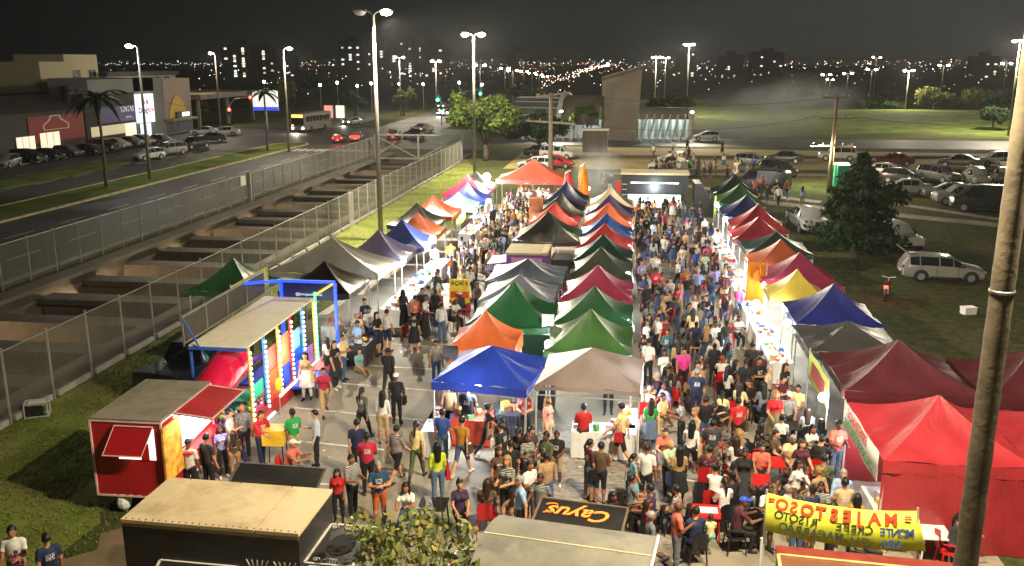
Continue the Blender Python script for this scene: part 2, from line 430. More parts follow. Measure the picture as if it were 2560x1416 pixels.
# --- mesh fences: posts, rails and a welded wire panel for every bay
M_galv = mat('galvanised steel', (0.33, 0.34, 0.30), 0.5, 0.6, var=0.2, scale=3)
M_wire = mat('fence wire', (0.20, 0.195, 0.15), 0.55, 0.3, var=0.2, scale=2)
def fence(X, y0, y1, bay, h, label, plinth):
    t = thing('mesh_fence', label, 'fence', (X, y0, 0))
    w = MB(); nvv = int(bay / 0.055); nh = int(h / 0.055)
    for i in range(1, nvv):
        y = bay * i / nvv; w.add([(-.005, y - .004, 0.08), (.005, y - .004, 0.08), (0, y + .0055, 0.08), (-.005, y - .004, h), (.005, y - .004, h), (0, y + .0055, h)], [(0, 1, 4, 3), (1, 2, 5, 4), (2, 0, 3, 5)])
    for j in range(1, nh):
        z = 0.08 + (h - 0.08) * j / nh; w.add([(-.003, 0, z - .003), (.003, 0, z - .003), (0, 0, z + .004), (-.003, bay, z - .003), (.003, bay, z - .003), (0, bay, z + .004)], [(0, 1, 4, 3), (1, 2, 5, 4), (2, 0, 3, 5)])
    wm = w.mesh('wire_panel', M_wire)
    pm = MB().tube([(0, 0, 0), (0, 0, h + 0.12)], 0.042, 8).mesh('post', M_galv)
    rm = MB().tube([(0, 0, h), (0, bay, h)], 0.022, 6).mesh('top_rail', M_galv)
    n = int((y1 - y0) / bay)
    for k in range(n + 1):
        obj('post', pm, t, (0, k * bay, 0))
        if k < n:
            obj('wire_panel', wm, t, (0, k * bay, 0)); obj('top_rail', rm, t, (0, k * bay, 0))
    if plinth:
        q = MB().box((0, bay / 2, 0.16), (0.16, bay - 0.35, 0.2)).mesh('plinth_block', M_conc)
        for k in range(n): obj('plinth_block', q, t, (0, k * bay, 0))
    return t
fence(-19.8, 16.0, 107, 2.3, 2.5, 'tall galvanised mesh fence along the grass verge behind the stalls', True)
ff = fence(-32.0, 30.0, 114, 2.3, 2.4, 'tall galvanised mesh fence between the rail cutting and the road', False)
MB().box((0.1, 41.5, 1.95), (0.03, 1.0, 0.8)).build('notice_board', mat('pale notice', (0.6, 0.6, 0.52)), ff)
for X, Y in ((-31.85, 72.6), (-19.65, 62.0)):
    tag(MB().box((X, Y, 1.25), (0.28, 0.2, 2.5)).build('concrete_post', M_conc), 'pale square concrete post standing against the %s fence' % ('road side' if X < -25 else 'market side'), 'post')
# truss gate across the end of the cutting
t = thing('truss_barrier', 'pale steel truss frame with crossed bars closing the end of the rail cutting', 'barrier', (-31, 108, 0))
Wg, z0, z1 = 11.0, 0.15, 3.0
for a, b in (((0, 0, z0), (Wg, 0, z0)), ((0, 0, z1), (Wg, 0, z1))): MB().bar(a, b, 0.2).build('chord', M_galv, t)
for x in (0.1, Wg / 2, Wg - 0.1): MB().bar((x, 0, z0 + .1), (x, 0, z1 - .1), 0.18).build('upright', M_galv, t)
for a, b in (((0, z0), (Wg / 4, (z0 + z1) / 2 + .7)), ((Wg / 2, z0), (0, z1)), ((Wg / 2, z0), (Wg, z1)), ((Wg, z0), (Wg * .75, z1 - .9))):
    MB().bar((a[0], 0.02, a[1]), (b[0], 0.02, b[1]), 0.13).build('diagonal', M_galv, t)

# ================================================================== STREET LAMPS, POLES, SIGNALS
M_pole = mat('weathered lamp pole', (0.2, 0.18, 0.14), 0.75, var=0.2, scale=1.5, dirt=(0.13, 0.115, 0.085))
M_head = mat('lamp head', (0.3, 0.3, 0.28), 0.5, 0.3)
M_lens = glow('lit lamp lens', (1.0, 0.87, 0.62), 60, sample=False)
M_lens_off = mat('unlit lamp lens', (0.55, 0.56, 0.55), 0.3)
SODIUM, WARM = (1.0, 0.76, 0.44), (1.0, 0.88, 0.66)
def street_lamp(x, y, h, label, heads=((-1, 0), (1, 0)), lit=None, energy=6500, arm=.5, group='street lamps', col=WARM, light=True, big=1.0, rz=0.0, aim=False):
    t = thing('street_lamp', label, 'street lamp', (x, y, 0), rz, group)
    MB().tube([(0, 0, 0), (0, 0, h * .5), (0, 0, h)], [0.17 * big, 0.135 * big, 0.09 * big], 10).build('pole', M_pole, t, True)
    lit = lit if lit is not None else [True] * len(heads)
    for (dx, dy), on in zip(heads, lit):
        MB().tube([(0, 0, h - .1), (dx * arm * .5, dy * arm * .5, h + .12), (dx * arm, dy * arm, h + .2)], 0.045 * big, 6).build('arm', M_head, t)
        c = (dx * (arm + .35), dy * (arm + .35), h + .2)
        hd = MB().box(c, (0.9 if dx else .36, .36 if dx else .9, 0.14), top=(.85, .7)).build('lamp_head', M_head, t)
        ls = MB().ball((c[0], c[1], c[2] - .1), (0.38 * big, 0.38 * big, 0.2 * big), 0, 10, 6)
        ls.build('lens', M_lens if on else M_lens_off, hd, True)
        if on and light:
            lamp('lamp_light', t, (c[0], c[1], c[2] - .4), energy, col, 0.25, *((R(166), (0, R(-24), 0)) if aim else ()))
    return t
street_lamp(-16.3, 57.6, 14.5, 'tall street lamp behind the purple stall tent with one lit and one dark head', lit=[False, True], energy=34000, aim=True)
street_lamp(-16.0, 93.1, 14.2, 'tall twin street lamp in front of the big leafy tree, both heads lit', energy=16000)
street_lamp(-43.4 - 1.6, 116, 13.2, 'street lamp with one lit head on the tip of the road median', heads=((1, 0),), energy=9000)
street_lamp(-48.0, 85.5, 13.0, 'slim dark street lamp on the road median with one small lit head', heads=((-1, 0),), energy=1600, col=(0.9, 0.92, 0.9))
street_lamp(-75, 160, 13.1, 'street lamp with one lit head past the shops near the red signal', heads=((-1, 0),), energy=5000)
street_lamp(-51, 200, 12.6, 'twin street lamp beyond the junction, left one of the pair behind the green signals', energy=4500)
street_lamp(-43.9, 205, 11.8, 'twin street lamp beyond the junction, right one of the pair behind the green signals', energy=4500)
street_lamp(11.9, 200, 15.2, 'very tall four headed lamp mast on the lawn behind the station', heads=((-1, 0), (1, 0), (-.5, .8), (.5, .8)), energy=9000)
street_lamp(6.0, 235, 12.8, 'lamp mast with lit heads just right of the slanted station tower', heads=((-1, 0), (1, 0), (0, -1)), energy=9000)
street_lamp(10.3, 290, 13.0, 'slim twin lamp mast between the station tower and the tallest mast', energy=3500)
street_lamp(61, 157, 14.8, 'four headed lamp mast beside the right hand trees and the tan pole', heads=((-1, 0), (1, 0), (-.5, .8), (.5, .8)), energy=12000)
street_lamp(60.8, 214, 9.8, 'short lamp mast between the trees of the far lawn', energy=9000)
for i, (px, py0, Y, col) in enumerate([(2066, 188, 330, WARM), (2120, 185, 330, WARM), (2180, 175, 300, WARM), (2192, 145, 360, (1, .95, .85)), (2360, 165, 300, (1, .75, .45)), (2517, 160, 300, (1, .75, .45)), (1262, 172, 300, WARM),
        (1282, 178, 270, WARM), (1310, 180, 340, WARM), (1330, 184, 380, WARM), (1348, 188, 420, WARM), (1362, 192, 460, WARM), (1200, 165, 240, (.9, .95, 1)), (2075, 200, 420, WARM)]):
    p = atY(px, py0, Y)
    street_lamp(p.x, p.y, p.z, 'small distant street lamp %s' % ['left of the far lawn trees', 'behind the smoke, second from the crossarm pole', 'behind the bushes on the far lawn', 'with a cold white head above the far lawn', 'with an orange head above the pale tree', 'with an orange head behind the four headed mast',
        'first of the avenue row seen past the utility pole', 'second of the avenue row seen past the utility pole', 'third of the avenue row seen past the utility pole', 'fourth of the avenue row seen past the utility pole', 'fifth of the avenue row seen past the utility pole', 'last of the avenue row seen past the utility pole', 'with a cold head right of the big leafy tree', 'in the smoke behind the crossarm pole'][i],
        heads=((-1, 0), (1, 0)), light=False, arm=0.9, group='distant street lamps', big=1.3)
# the tall tan pole in front; its own lamp head stands above the frame
t = thing('lamp_pole', 'thick tan ringed pole rising in front of the red tent', 'pole', (5.44, 13.5, 0))
b = MB(); pts, rad = [], []
for i in range(64):
    z = 15.0 * i / 63; pts.append((0, 0, z)); rad.append(0.185 - 0.003 * z + (0.008 if i % 4 == 0 else 0) + 0.002 * math.sin(i * 1.7))
b.tube(pts, rad, 16); b.build('pole', mat('ringed tan pole', (0.10, 0.078, 0.045), 0.85, var=0.3, scale=2.5, bump=0.5, bscale=10, dirt=(0.06, 0.044, 0.025), dscale=1.6), t, True)
MB().tube([(0, 0, 8.25), (0, 0, 8.3)], 0.178, 16).build('band', mat('steel band', (0.3, 0.28, 0.25), 0.4, 0.8), t, True)
for dx in (-1, 1):
    MB().tube([(0, 0, 14.6), (dx * .9, 0, 14.9), (dx * 1.7, 0, 15.0)], 0.05, 6).build('arm', M_head, t)
    hd = MB().box((dx * 2.0, 0, 15.0), (0.9, 0.36, 0.14)).build('lamp_head', M_head, t)
    MB().ball((dx * 2.0, 0, 14.9), (0.34, 0.16, 0.09), 0, 10, 6).build('lens', M_lens, hd)
    lamp('lamp_light', t, (dx * 2.0, 0, 14.6), 13500 if dx < 0 else 9500, (1.0, 0.85, 0.60), 0.25)

M_wood = mat('weathered timber pole', (0.26, 0.20, 0.13), 0.9, var=0.25, scale=2, bump=0.3, bscale=15)
def utility_pole(x, y, h, label, arms, top=None):
    t = thing('utility_pole', label, 'utility pole', (x, y, 0))
    MB().tube([(0, 0, 0), (0, 0, h)], [0.24, 0.15], 10).build('pole', M_wood, t, True)
    for (z, a, w, tilt) in arms:
        c, s = math.cos(a), math.sin(a)
        MB().bar((-w * c, -w * s, z - tilt), (w * c, w * s, z + tilt), 0.14, 0.16).build('crossarm', M_wood, t)
        for q in (-.9, -.45, .45, .9):
            MB().tube([(w * q * c, w * q * s, z + tilt * q + .08), (w * q * c, w * q * s, z + tilt * q + .3)], [0.05, 0.035], 6).build('insulator', mat('insulator', (0.35, 0.3, 0.26), 0.3), t)
    return t
u1 = utility_pole(-7.1, 82.1, 8.9, 'brown concrete utility pole with two crossarms rising by the red hall tent', [(8.7, R(35), 1.6, .15), (6.3, R(-12), 2.3, -.1)])
u2 = utility_pole(18.9, 88.2, 8.6, 'dark utility pole with crossarms standing beside the green cabin', [(8.4, R(8), 1.3, 0), (6.5, R(8), 1.6, 0), (3.95, R(-15), 1.9, 0)])
M_sigbox_ = mat('dark flood housing', (0.03, 0.03, 0.03), 0.5)
for dx in (-1.7, 1.7):
    hd = MB().box((dx, 0, 4.0), (0.75, 0.3, 0.18)).build('flood_head', M_sigbox_, u2)
    MB().box((dx, 0, 3.9), (0.6, 0.24, 0.02)).build('lens', M_lens, hd)
    lamp('lamp_light', u2, (dx, 0, 3.75), 2300, (1, .84, .56), .2)
def wire(a, b, sag, label, r=0.02):
    a, b = Vector(a), Vector(b); pts = []
    for i in range(13):
        q = i / 12; p = a.lerp(b, q); p.z -= sag * 4 * q * (1 - q); pts.append(p)
    tag(MB().tube(pts, r, 4).build('power_line', mat('black cable', (0.03, 0.03, 0.03), 0.6, var=0)), label, 'cable')
wire((-8.2, 82, 6.5), (-60, 110, 6.8), 1.2, 'power cable running from the brown utility pole towards the junction')
wire((-5.6, 82, 6.3), (17.4, 88, 6.7), 1.0, 'sagging power cable strung between the two utility poles')
wire((20.4, 88.2, 6.6), (70, 92, 7), 1.3, 'power cable leaving the dark utility pole to the right')
wire((18.9, 88.2, 8.5), (-4, 82, 8.8), 0.9, 'upper power cable strung between the tops of the utility poles')

M_sigbox = mat('signal box', (0.02, 0.02, 0.02), 0.5)
def signal(x, y, h, reach, col, label, dirx=1):
    t = thing('traffic_signal', label, 'traffic light', (x, y, 0))
    MB().tube([(0, 0, 0), (0, 0, h * .72), (dirx * reach * .25, 0, h * .92), (dirx * reach, 0, h)], [0.1, 0.09, 0.08, 0.06], 8).build('mast', M_galv, t, True)
    g = glow('signal ' + label[:5], col, 14, sample=False)
    for (qx, qz, s) in ((dirx * reach, h - .5, 1.0), (0.0, h * .52, 1.0)):
        bx = MB().box((qx, -.12, qz), (.5 * s, .3, 1.2 * s)).build('signal_head', M_sigbox, t)
        z = qz + (.36 if col[0] > col[1] else -.36)
        MB().ball((qx, -.32, z), (0.3, 0.12, 0.3), 0, 10, 6).build('lit_lens', g, bx)
    lamp('lamp_light', t, (dirx * reach, -.8, h - .4), 40, col, .2)
a = at(578, 320); signal(a.x, a.y, 5.6, 4.2, (1, .05, .03), 'red lit traffic light on a curved arm past the shops')
a = at(1075, 312); signal(-35.5, 170, 5.6, 0.6, (.05, 1, .55), 'green lit traffic light behind the truss frame, nearer of two', -1)
signal(-37.5, 200, 5.8, -4.6, (.05, 1, .5), 'green lit traffic light on a long arm over the avenue', -1)

# ================================================================== BUILDINGS
M_dkwall = mat('dark plaster', (0.045, 0.042, 0.04), 0.85, var=0.25, scale=0.4, dirt=(0.05, 0.045, 0.04))
M_redwall = mat('red shop front', (0.22, 0.018, 0.015), 0.6, var=0.2, scale=0.5)
M_cream = mat('cream plaster', (0.40, 0.36, 0.24), 0.85, var=0.12, scale=0.4, dirt=(0.40, 0.35, 0.22), dscale=.4)
M_greyw = mat('grey plaster', (0.20, 0.20, 0.195), 0.85, var=0.15, scale=0.4, dirt=(0.2, 0.2, 0.19))
M_roof = mat('dark roof', (0.05, 0.045, 0.04), 0.9, var=0.3)
M_glassd = mat('dark window glass', (0.015, 0.017, 0.02), 0.1, var=0, spec=0.8)
M_frame = mat('window frame', (0.25, 0.25, 0.24), 0.5)
def win(parent, X, y0, y1, z0, z1, m, mull=1, name='window'):
    w = MB().box((X + .02, (y0 + y1) / 2, (z0 + z1) / 2), (.06, y1 - y0, z1 - z0)).build(name, M_frame, parent)
    n = max(1, mull); dy = (y1 - y0) / n
    for k in range(n):
        MB().box((X + .06, y0 + dy * (k + .5), (z0 + z1) / 2), (.03, dy - .12, z1 - z0 - .14)).build('pane', m, w)
    return w
XF = -76.0
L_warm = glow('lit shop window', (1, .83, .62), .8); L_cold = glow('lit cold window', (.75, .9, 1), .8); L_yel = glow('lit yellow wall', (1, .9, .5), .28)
b1 = thing('red_shop', 'low shop with a dark red front, pale house emblem and two lit windows', 'building')
MB().box((XF - 7, 101.5, 2.7), (14, 35.5, 5.4)).build('wall', M_dkwall, b1)
MB().box((XF + .08, 113, 3.1), (.16, 12.0, 3.4)).build('red_fascia', M_redwall, b1)
rf = MB().add([(XF - 14, 83, 5.4), (XF + .6, 83, 5.4), (XF + .6, 120, 5.4), (XF - 14, 120, 5.4), (XF - 7, 85, 7.2), (XF - 7, 118, 7.2)], [(0, 1, 4), (1, 2, 5, 4), (2, 3, 5), (3, 0, 4, 5), (3, 2, 1, 0)]).build('roof', M_roof, b1)
MB().tube([(XF - 2.5, 120.5, 5.2), (XF - 2.5, 120.5, 8.4)], 1.0, 14).build('water_tank', mat('dark tank', (.04, .04, .045)), b1)
win(b1, XF + .1, 104.3, 108.0, .6, 2.5, L_warm, 3); win(b1, XF + .1, 109.0, 113.2, .5, 2.7, L_warm, 3)
win(b1, XF + .02, 92, 99, .5, 2.2, M_glassd, 4)
em = MB().add([(XF + .2, y, z) for y, z in ((109.9, 2.9), (115.4, 2.9), (115.5, 3.6), (113.9, 4.3), (113.6, 4.8), (111.5, 4.8), (111.2, 4.3), (109.8, 3.6))], [tuple(range(8))]).build('house_emblem', mat('pale emblem', (.5, .42, .36)), b1)
MB().add([(XF + .22, y, z) for y, z in ((110.2, 3.02), (115.1, 3.02), (115.15, 3.55), (113.6, 4.2), (113.3, 4.66), (111.8, 4.66), (111.5, 4.2), (110.1, 3.55))], [tuple(range(8))]).build('emblem_field', M_redwall, em)
b2 = thing('paint_shop', 'dark shop with a purple fascia reading TINTAS beside the lit pharmacy sign', 'building')
MB().box((XF - 7, 126.2, 3.6), (14, 13.0, 7.2)).build('wall', M_dkwall, b2)
MB().box((XF + .1, 127.6, 4.1), (.2, 10.0, 2.3)).build('purple_fascia', mat('purple fascia', (.035, .02, .16), .5), b2)
W_sign = glow('pale sign letters', (.85, .85, 1), .35, sample=False)
text('TINTAS', b2, (XF + .22, 130.3, 4.7), (R(90), 0, R(90)), 1.15, W_sign, bold=.02)
text('pinturas', b2, (XF + .22, 130.6, 3.6), (R(90), 0, R(90)), .5, W_sign)
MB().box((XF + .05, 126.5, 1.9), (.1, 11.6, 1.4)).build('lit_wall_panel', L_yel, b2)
MB().box((XF + .1, 131.0, 1.4), (.12, 3.0, 2.4)).build('lit_doorway', L_warm, b2)
MB().box((XF - 3, 130, 8.2), (6, 18, 2.0)).build('upper_storey', M_greyw, b2)
b3 = thing('pharmacy', 'pharmacy with a tall white illuminated sign and lit glass door', 'building')
MB().box((XF - 7, 137.5, 4.6), (14, 9.0, 9.2)).build('wall', M_greyw, b3)
sg = MB().box((XF + .35, 135.2, 4.6), (.6, 4.6, 4.4)).build('light_box', glow('white light box', (.93, .96, 1), .95), b3)
text('Drog', sg, (XF + .67, 134.1, 4.3), (R(90), 0, R(90)), 1.25, mat('blue sign letters', (.01, .02, .45), .4, var=0), bold=.03)
text('fare', sg, (XF + .67, 136.4, 4.35), (R(90), 0, R(90)), 1.15, mat('pink sign letters', (.8, .05, .2), .4, var=0), bold=.02)
for yy, mm in ((134.5, 'blue sign letters'), (135.5, 'pink sign letters')):
    MB().ball((XF + .66, yy, 5.55), (.03, .3, .38), 0, 10, 6).build('sign_drop', MATS[mm], sg)
win(b3, XF + .1, 133.6, 137.0, .1, 2.3, L_cold, 3, 'glass_door')
lamp('lamp_light', b3, (XF + 2.5, 135.2, 2.5), 90, (.9, .95, 1), .8)
b4 = thing('dome_shop', 'shop with a yellow arch on its pale gable and a small white lit sign', 'building')
MB().box((XF - 7, 146.6, 4.5), (14, 9.4, 9.0)).build('wall', mat('tan plaster', (.36, .29, .24), .85, var=.15), b4)
arch = MB(); pts = [(XF + .12, 143.2 + 6 * (i / 12), 3.6 + 2.6 * math.sin(math.pi * i / 12)) for i in range(13)]
arch.add(pts + [(XF + .12, 149.2, 2.6), (XF + .12, 143.2, 2.6)], [tuple(range(15))]).build('yellow_arch', mat('yellow arch', (.62, .42, .04), .6), b4)
MB().box((XF + .7, 146.3, 2.3), (1.3, 8.8, .35)).build('canopy', mat('olive canopy', (.2, .18, .06)), b4)
MB().box((XF + .3, 147.6, 3.0), (.3, 4.8, 1.1)).build('sign', mat('dark sign', (.05, .05, .05)), b4)
MB().box((XF + .47, 148.2, 3.05), (.05, 2.6, .7)).build('lit_sign_panel', glow('lit sign panel', (.8, .92, 1), 1.1), b4)
win(b4, XF + .1, 142.2, 145.4, .1, 2.0, M_glassd, 3); win(b4, XF + .1, 145.8, 150.8, .1, 2.0, mat('blue shutter', (.02, .025, .12), .5), 3)
b5 = thing('cream_block', 'cream stepped apartment block rising behind the low shops', 'building')
XB = -92.0
MB().box((XB - 5, 138.2, 5.85), (10, 8.0, 11.7)).build('wall', M_cream, b5)
MB().box((XB - 5.5, 147.0, 6.45), (9, 9.6, 12.9)).build('tower', M_cream, b5)
for yy in (144.2, 148.8): win(b5, XB - 1.0, yy, yy + 2.3, 8.4, 10.4, M_glassd, 2)
MB().box((XB - .9, 142.3, 9.3), (.25, .3, 2.8)).build('pilaster', mat('bright trim', (.7, .65, .5)), b5)
MB().box((XB - 4, 165, 9.6), (9, 26, .7)).build('roof_slab', M_roof, b5)
MB().box((XB - 4, 165, 4.6), (8, 25, 9.2)).build('side_wing', M_greyw, b5)
for k in range(6): win(b5, XB + .02, 154.5 + k * 3.6, 156.8 + k * 3.6, 7.4, 9.0, L_warm if k == 1 else M_glassd, 2)
b6 = thing('filling_station', 'dark flat canopy roof on columns beyond the dome shop', 'building')
a = atX(640, 245, -76); MB().box((-84, 170, 5.6), (16, 30, .9)).build('canopy_roof', mat('brown canopy', (.12, .095, .06)), b6)
for yy in (158, 170, 182):
    for xx in (-78, -90): MB().box((xx, yy, 2.6), (.5, .5, 5.15)).build('column', M_greyw, b6)
for i, (x, y, w, d, h) in enumerate([(-112, 105, 14, 16, 6), (-118, 128, 12, 14, 7.5), (-96, 90, 9, 10, 6.5)]):
    b7 = thing('house', ['pale house roof behind the red shop with a small lit lamp', 'grey house behind the cream apartment block', 'dark house at the end of the shop row'][i], 'building')
    MB().box((x, y, h / 2), (w, d, h)).build('wall', M_greyw, b7)
    MB().add([(x - w / 2 - .4, y - d / 2 - .4, h), (x + w / 2 + .4, y - d / 2 - .4, h), (x + w / 2 + .4, y + d / 2 + .4, h), (x - w / 2 - .4, y + d / 2 + .4, h), (x, y - d / 3, h + 1.6), (x, y + d / 3, h + 1.6)], [(0, 1, 4), (1, 2, 5, 4), (2, 3, 5), (3, 0, 4, 5), (3, 2, 1, 0)]).build('roof', M_roof, b7)
    win(b7, x + w / 2, y - 2, y, h * .55, h * .85, L_warm if i == 0 else M_glassd, 2)
t = thing('billboard', 'large white lit billboard on a post beyond the junction', 'billboard', tuple(at(668, 322)))
MB().tube([(0, 0, 0), (0, 0, 3.3)], .2, 8).build('post', M_galv, t)
MB().box((0, 0, 5.3), (4.6, .4, 2.9)).build('panel', glow('lit billboard', (1, .93, .9), .8), t)
MB().box((0, 0, 3.5), (4.7, .5, .6)).build('blue_band', glow('blue band', (.05, .1, .8), .8), t)
for i, (px, c) in enumerate(((823, (.9, .25, .22)), (852, (.75, 1, .6)))):
    t = thing('advert_panel', ['small red lit advert panel on the kerb', 'small pale green lit advert panel on the kerb'][i] + ' behind the bus', 'sign', tuple(at(px, 305)))
    MB().box((0, 0, .35), (.5, .4, .7)).build('foot', M_galv, t); MB().box((0, 0, 2.0), (1.9, .3, 2.6)).build('frame', M_galv, t)
    MB().box((0, -.17, 2.0), (1.7, .04, 2.4)).build('lit_face', glow('advert %d' % i, c, 1.2), t)

# --- metro station
st = thing('metro_station', 'metro station with a slanted concrete tower and ribbed vaulted halls', 'building', (0, 141, 0))
M_tower = mat('brown grey concrete', (.28, .24, .185), .85, var=.15, scale=.3, dirt=(.2, .17, .13), dscale=.25)
prof = [(-4.3, 0), (1.1, 0), (1.6, 11.2), (-4.4, 9.5)]
b = MB(); b.add([(x, -1.4, z) for x, z in prof] + [(x, 1.8, z) for x, z in prof], [(0, 1, 2, 3), (7, 6, 5, 4), (0, 4, 5, 1), (1, 5, 6, 2), (2, 6, 7, 3), (3, 7, 4, 0)])
b.build('tower', M_tower, st)
MB().add([(x, y, z) for y in (-1.7, -1.45) for x, z in ((-4.5, 8.9), (1.7, 10.6), (1.7, 11.0), (-4.5, 9.3))], [(0, 1, 2, 3), (7, 6, 5, 4), (0, 4, 5, 1), (1, 5, 6, 2), (2, 6, 7, 3), (3, 7, 4, 0)]).build('tower_band', mat('dark seam', (.14, .115, .09), .9), st)
def vault(x0, x1, zc, r, m, name, a0=0, a1=180, th=.25):
    b = MB(); n = 20
    for x in (x0, x1):
        for rr in (r, r - th):
            for i in range(n + 1):
                a = R(a0 + (a1 - a0) * i / n); b.v.append((x, -math.cos(a) * rr, zc + math.sin(a) * rr))
    k = n + 1
    for i in range(n):
        for (p, q) in ((0, 2 * k), (3 * k, k)): b.f.append((p + i, p + i + 1, q + i + 1, q + i)); b.m.append(0)
        b.f.append((i, k + i, k + i + 1, i + 1)); b.m.append(0); b.f.append((2 * k + i, 2 * k + i + 1, 3 * k + i + 1, 3 * k + i)); b.m.append(0)
    return b.build(name, m, st, True)
M_rib = mat('white rib', (.5, .48, .44), .6); M_vault = mat('brown vault sheet', (.13, .105, .085), .6, var=.2, scale=.5)
M_gv = mat('grey glazed vault', (.10, .11, .11), .35, var=.15); M_hin = mat('pale hall interior', (.5, .55, .53), .7, var=.15, scale=.6)
# left hall: ribbed vault turned towards the yard, ring shaped mouth
LH = obj('left_hall', None, st, (-7.4, 0, 0), R(-14)); LH.empty_display_size = .3
def vault2(par, x0, x1, zc, r, m, name, a0, a1, th=.25):
    o = vault(x0, x1, zc, r, m, name, a0, a1, th); o.parent = par; return o
vault2(LH, -2.2, 3.6, 3.5, 3.2, M_vault, 'vault_roof', -20, 150); vault2(LH, -2.9, -2.2, 3.5, 3.7, M_rib, 'vault_ring', -35, 180, .55)
vault2(LH, -10.5, -2.9, 3.3, 3.0, M_gv, 'vault_roof', -20, 150)
for k in range(5):
    a_ = R(8 + 22 * k); MB().tube([(-10.4, -math.cos(a_) * 3.06, 3.3 + math.sin(a_) * 3.06), (-3.0, -math.cos(a_) * 3.06, 3.3 + math.sin(a_) * 3.06)], .07, 5).build('purlin', M_rib, LH)
for k in range(11): MB().bar((-10.2 + 1.3 * k - .5, -2.95, 2.3), (-10.2 + 1.3 * k + .5, -3.3, 0), .24, .3).build('leaning_rib', M_rib, LH)
MB().box((-3.4, 1.5, 1.5), (13.8, .2, 3.0)).build('hall_back_wall', M_hin, LH)
lamp('lamp_light', LH, (-6, -.8, 2.6), 260, (.85, 1, .95), .4); lamp('lamp_light', LH, (1.2, -.8, 2.6), 200, (.85, 1, .95), .4)
# right hall: bright open hall with leaning ribs
vault(1.3, 8.6, 2.0, 3.0, mat('grey vault sheet', (.2, .18, .16), .6, var=.15), 'vault_roof', 28, 175); vault(8.6, 9.3, 1.9, 3.1, M_rib, 'vault_ring', -30, 180, .4)
MB().box((5.1, 1.9, 2.2), (7.6, .2, 4.4)).build('hall_back_wall', M_hin, st)
for k in range(7):
    MB().box((1.9 + 1.05 * k, 1.75, 2.1), (.5, .06, 3.4)).build('hall_door', mat('hall door glass', (.16, .22, .22), .2, var=.2), st)
MB().box((5.1, -1.9, 4.05), (7.2, .12, .3)).build('light_cove', glow('hall light cove', (.9, 1, .97), 2.0), st)
for k in range(7):
    x = 1.5 + k * 1.15
    MB().tube([(x + 1.0, -2.3, 4.0), (x + .75, -2.8, 2.5), (x + .1, -2.95, 0)], [.15, .2, .14], 6).build('leaning_rib', M_rib, st)
lamp('lamp_light', st, (3.2, -.4, 3.6), 330, (.9, 1, .97), .4); lamp('lamp_light', st, (7.0, -.4, 3.6), 330, (.9, 1, .97), .4)
for fx_, fe in ((-10.3, 7500), (9.0, 7500)):   # floods over the forecourt; the right one is added to brighten the dry grass
    fl_ = MB().box((fx_, -3.9, 4.5), (.5, .3, .3)).build('flood_or_fill_lamp', M_head, st); MB().box((fx_, -4.07, 4.45), (.42, .04, .24)).build('lens', M_lens, fl_)
    lamp('lamp_light', st, (fx_, -4.4, 4.4), fe, (1, .9, .68), .3, R(130), (R(-62), 0, 0))
bx = atY(1492, 368, 128)
t = thing('kiosk', 'dark square kiosk with a pale roof edge on the dry grass before the station', 'kiosk', (bx.x, 122, 0))
MB().box((0, 0, 1.4), (3.3, 2.4, 2.8)).build('wall', mat('dark kiosk', (.09, .075, .06), .8), t); MB().box((0, 0, 2.9), (3.6, 2.7, .18)).build('roof', mat('pale roof edge', (.6, .58, .5)), t)

# --- far city: towers with lit windows, lights down to the horizon
M_far = mat('far tower wall', (.10, .10, .105), .9, var=.15, scale=.05)
L_far = [glow('far window %d' % i, c, s, sample=False) for i, (c, s) in enumerate([((1, .9, .7), 1.3), ((.9, .95, 1), 1.2), ((1, .75, .45), .8)])]
def tower(px0, px1, py, Y, label, lit, rows):
    a, b_ = atY(px0, 158, Y), atY(px1, 158, Y); top = atY(px0, py, Y).z
    w = b_.x - a.x; t = thing('apartment_tower', label, 'building', ((a.x + b_.x) / 2, Y, 0), 0, 'far apartment towers')
    MB().box((0, w / 2, top / 2), (w, w, top)).build('wall', M_far, t)
    MB().box((0, w / 2, top + 1.5), (w * .4, w * .4, 3)).build('roof_house', M_far, t)
    cols = max(3, int(w / 4.2)); n = 0
    ww = MB().box((0, -.15, 0), (1.5, .3, 1.1)).mesh('window', L_far[0]); w2 = MB().box((0, -.15, 0), (1.9, .3, 1.0)).mesh('window', L_far[1]); w3 = MB().box((0, -.15, 0), (1.3, .3, 1.0)).mesh('window', L_far[2])
    cells_ = [(i, j) for i in range(cols) for j in range(rows)]; rnd.shuffle(cells_)
    for i, j in cells_[:int(lit * .7)]:
        obj('window', rnd.choice([ww, ww, w2, w3]), t, (-w / 2 + w * (i + .5) / cols, 0, top * (.12 + .84 * j / rows)))
for a in [(555, 620, 112, 520, 'far apartment tower with rows of lit windows right of the shop lamp', 26, 13), (630, 690, 120, 560, 'far dark tower left of the median lamp', 18, 12),
          (848, 905, 104, 600, 'far dark tower left of the tall near street lamp', 16, 14), (915, 962, 80, 620, 'tallest far tower behind the near street lamp', 14, 16), (975, 1035, 100, 600, 'far tower directly right of the near street lamp', 16, 14), (1040, 1110, 112, 640, 'far tower left of the twin lamp by the tree', 18, 13),
          (700, 735, 140, 700, 'small far tower between the median lamp and its neighbour', 8, 8), (1272, 1288, 132, 420, 'slim unlit far tower above the avenue lamps', 0, 6), (1690, 1740, 128, 700, 'far hazy tower behind the tallest mast', 6, 10), (1800, 1860, 138, 720, 'far hazy tower over the lawn', 6, 9), (1880, 1960, 130, 760, 'far wide tower in the smoke', 9, 10), (2440, 2500, 140, 700, 'far tower behind the four headed mast', 8, 8)]:
    tower(*a)
cl = MB(); rr = np.random.default_rng(11)
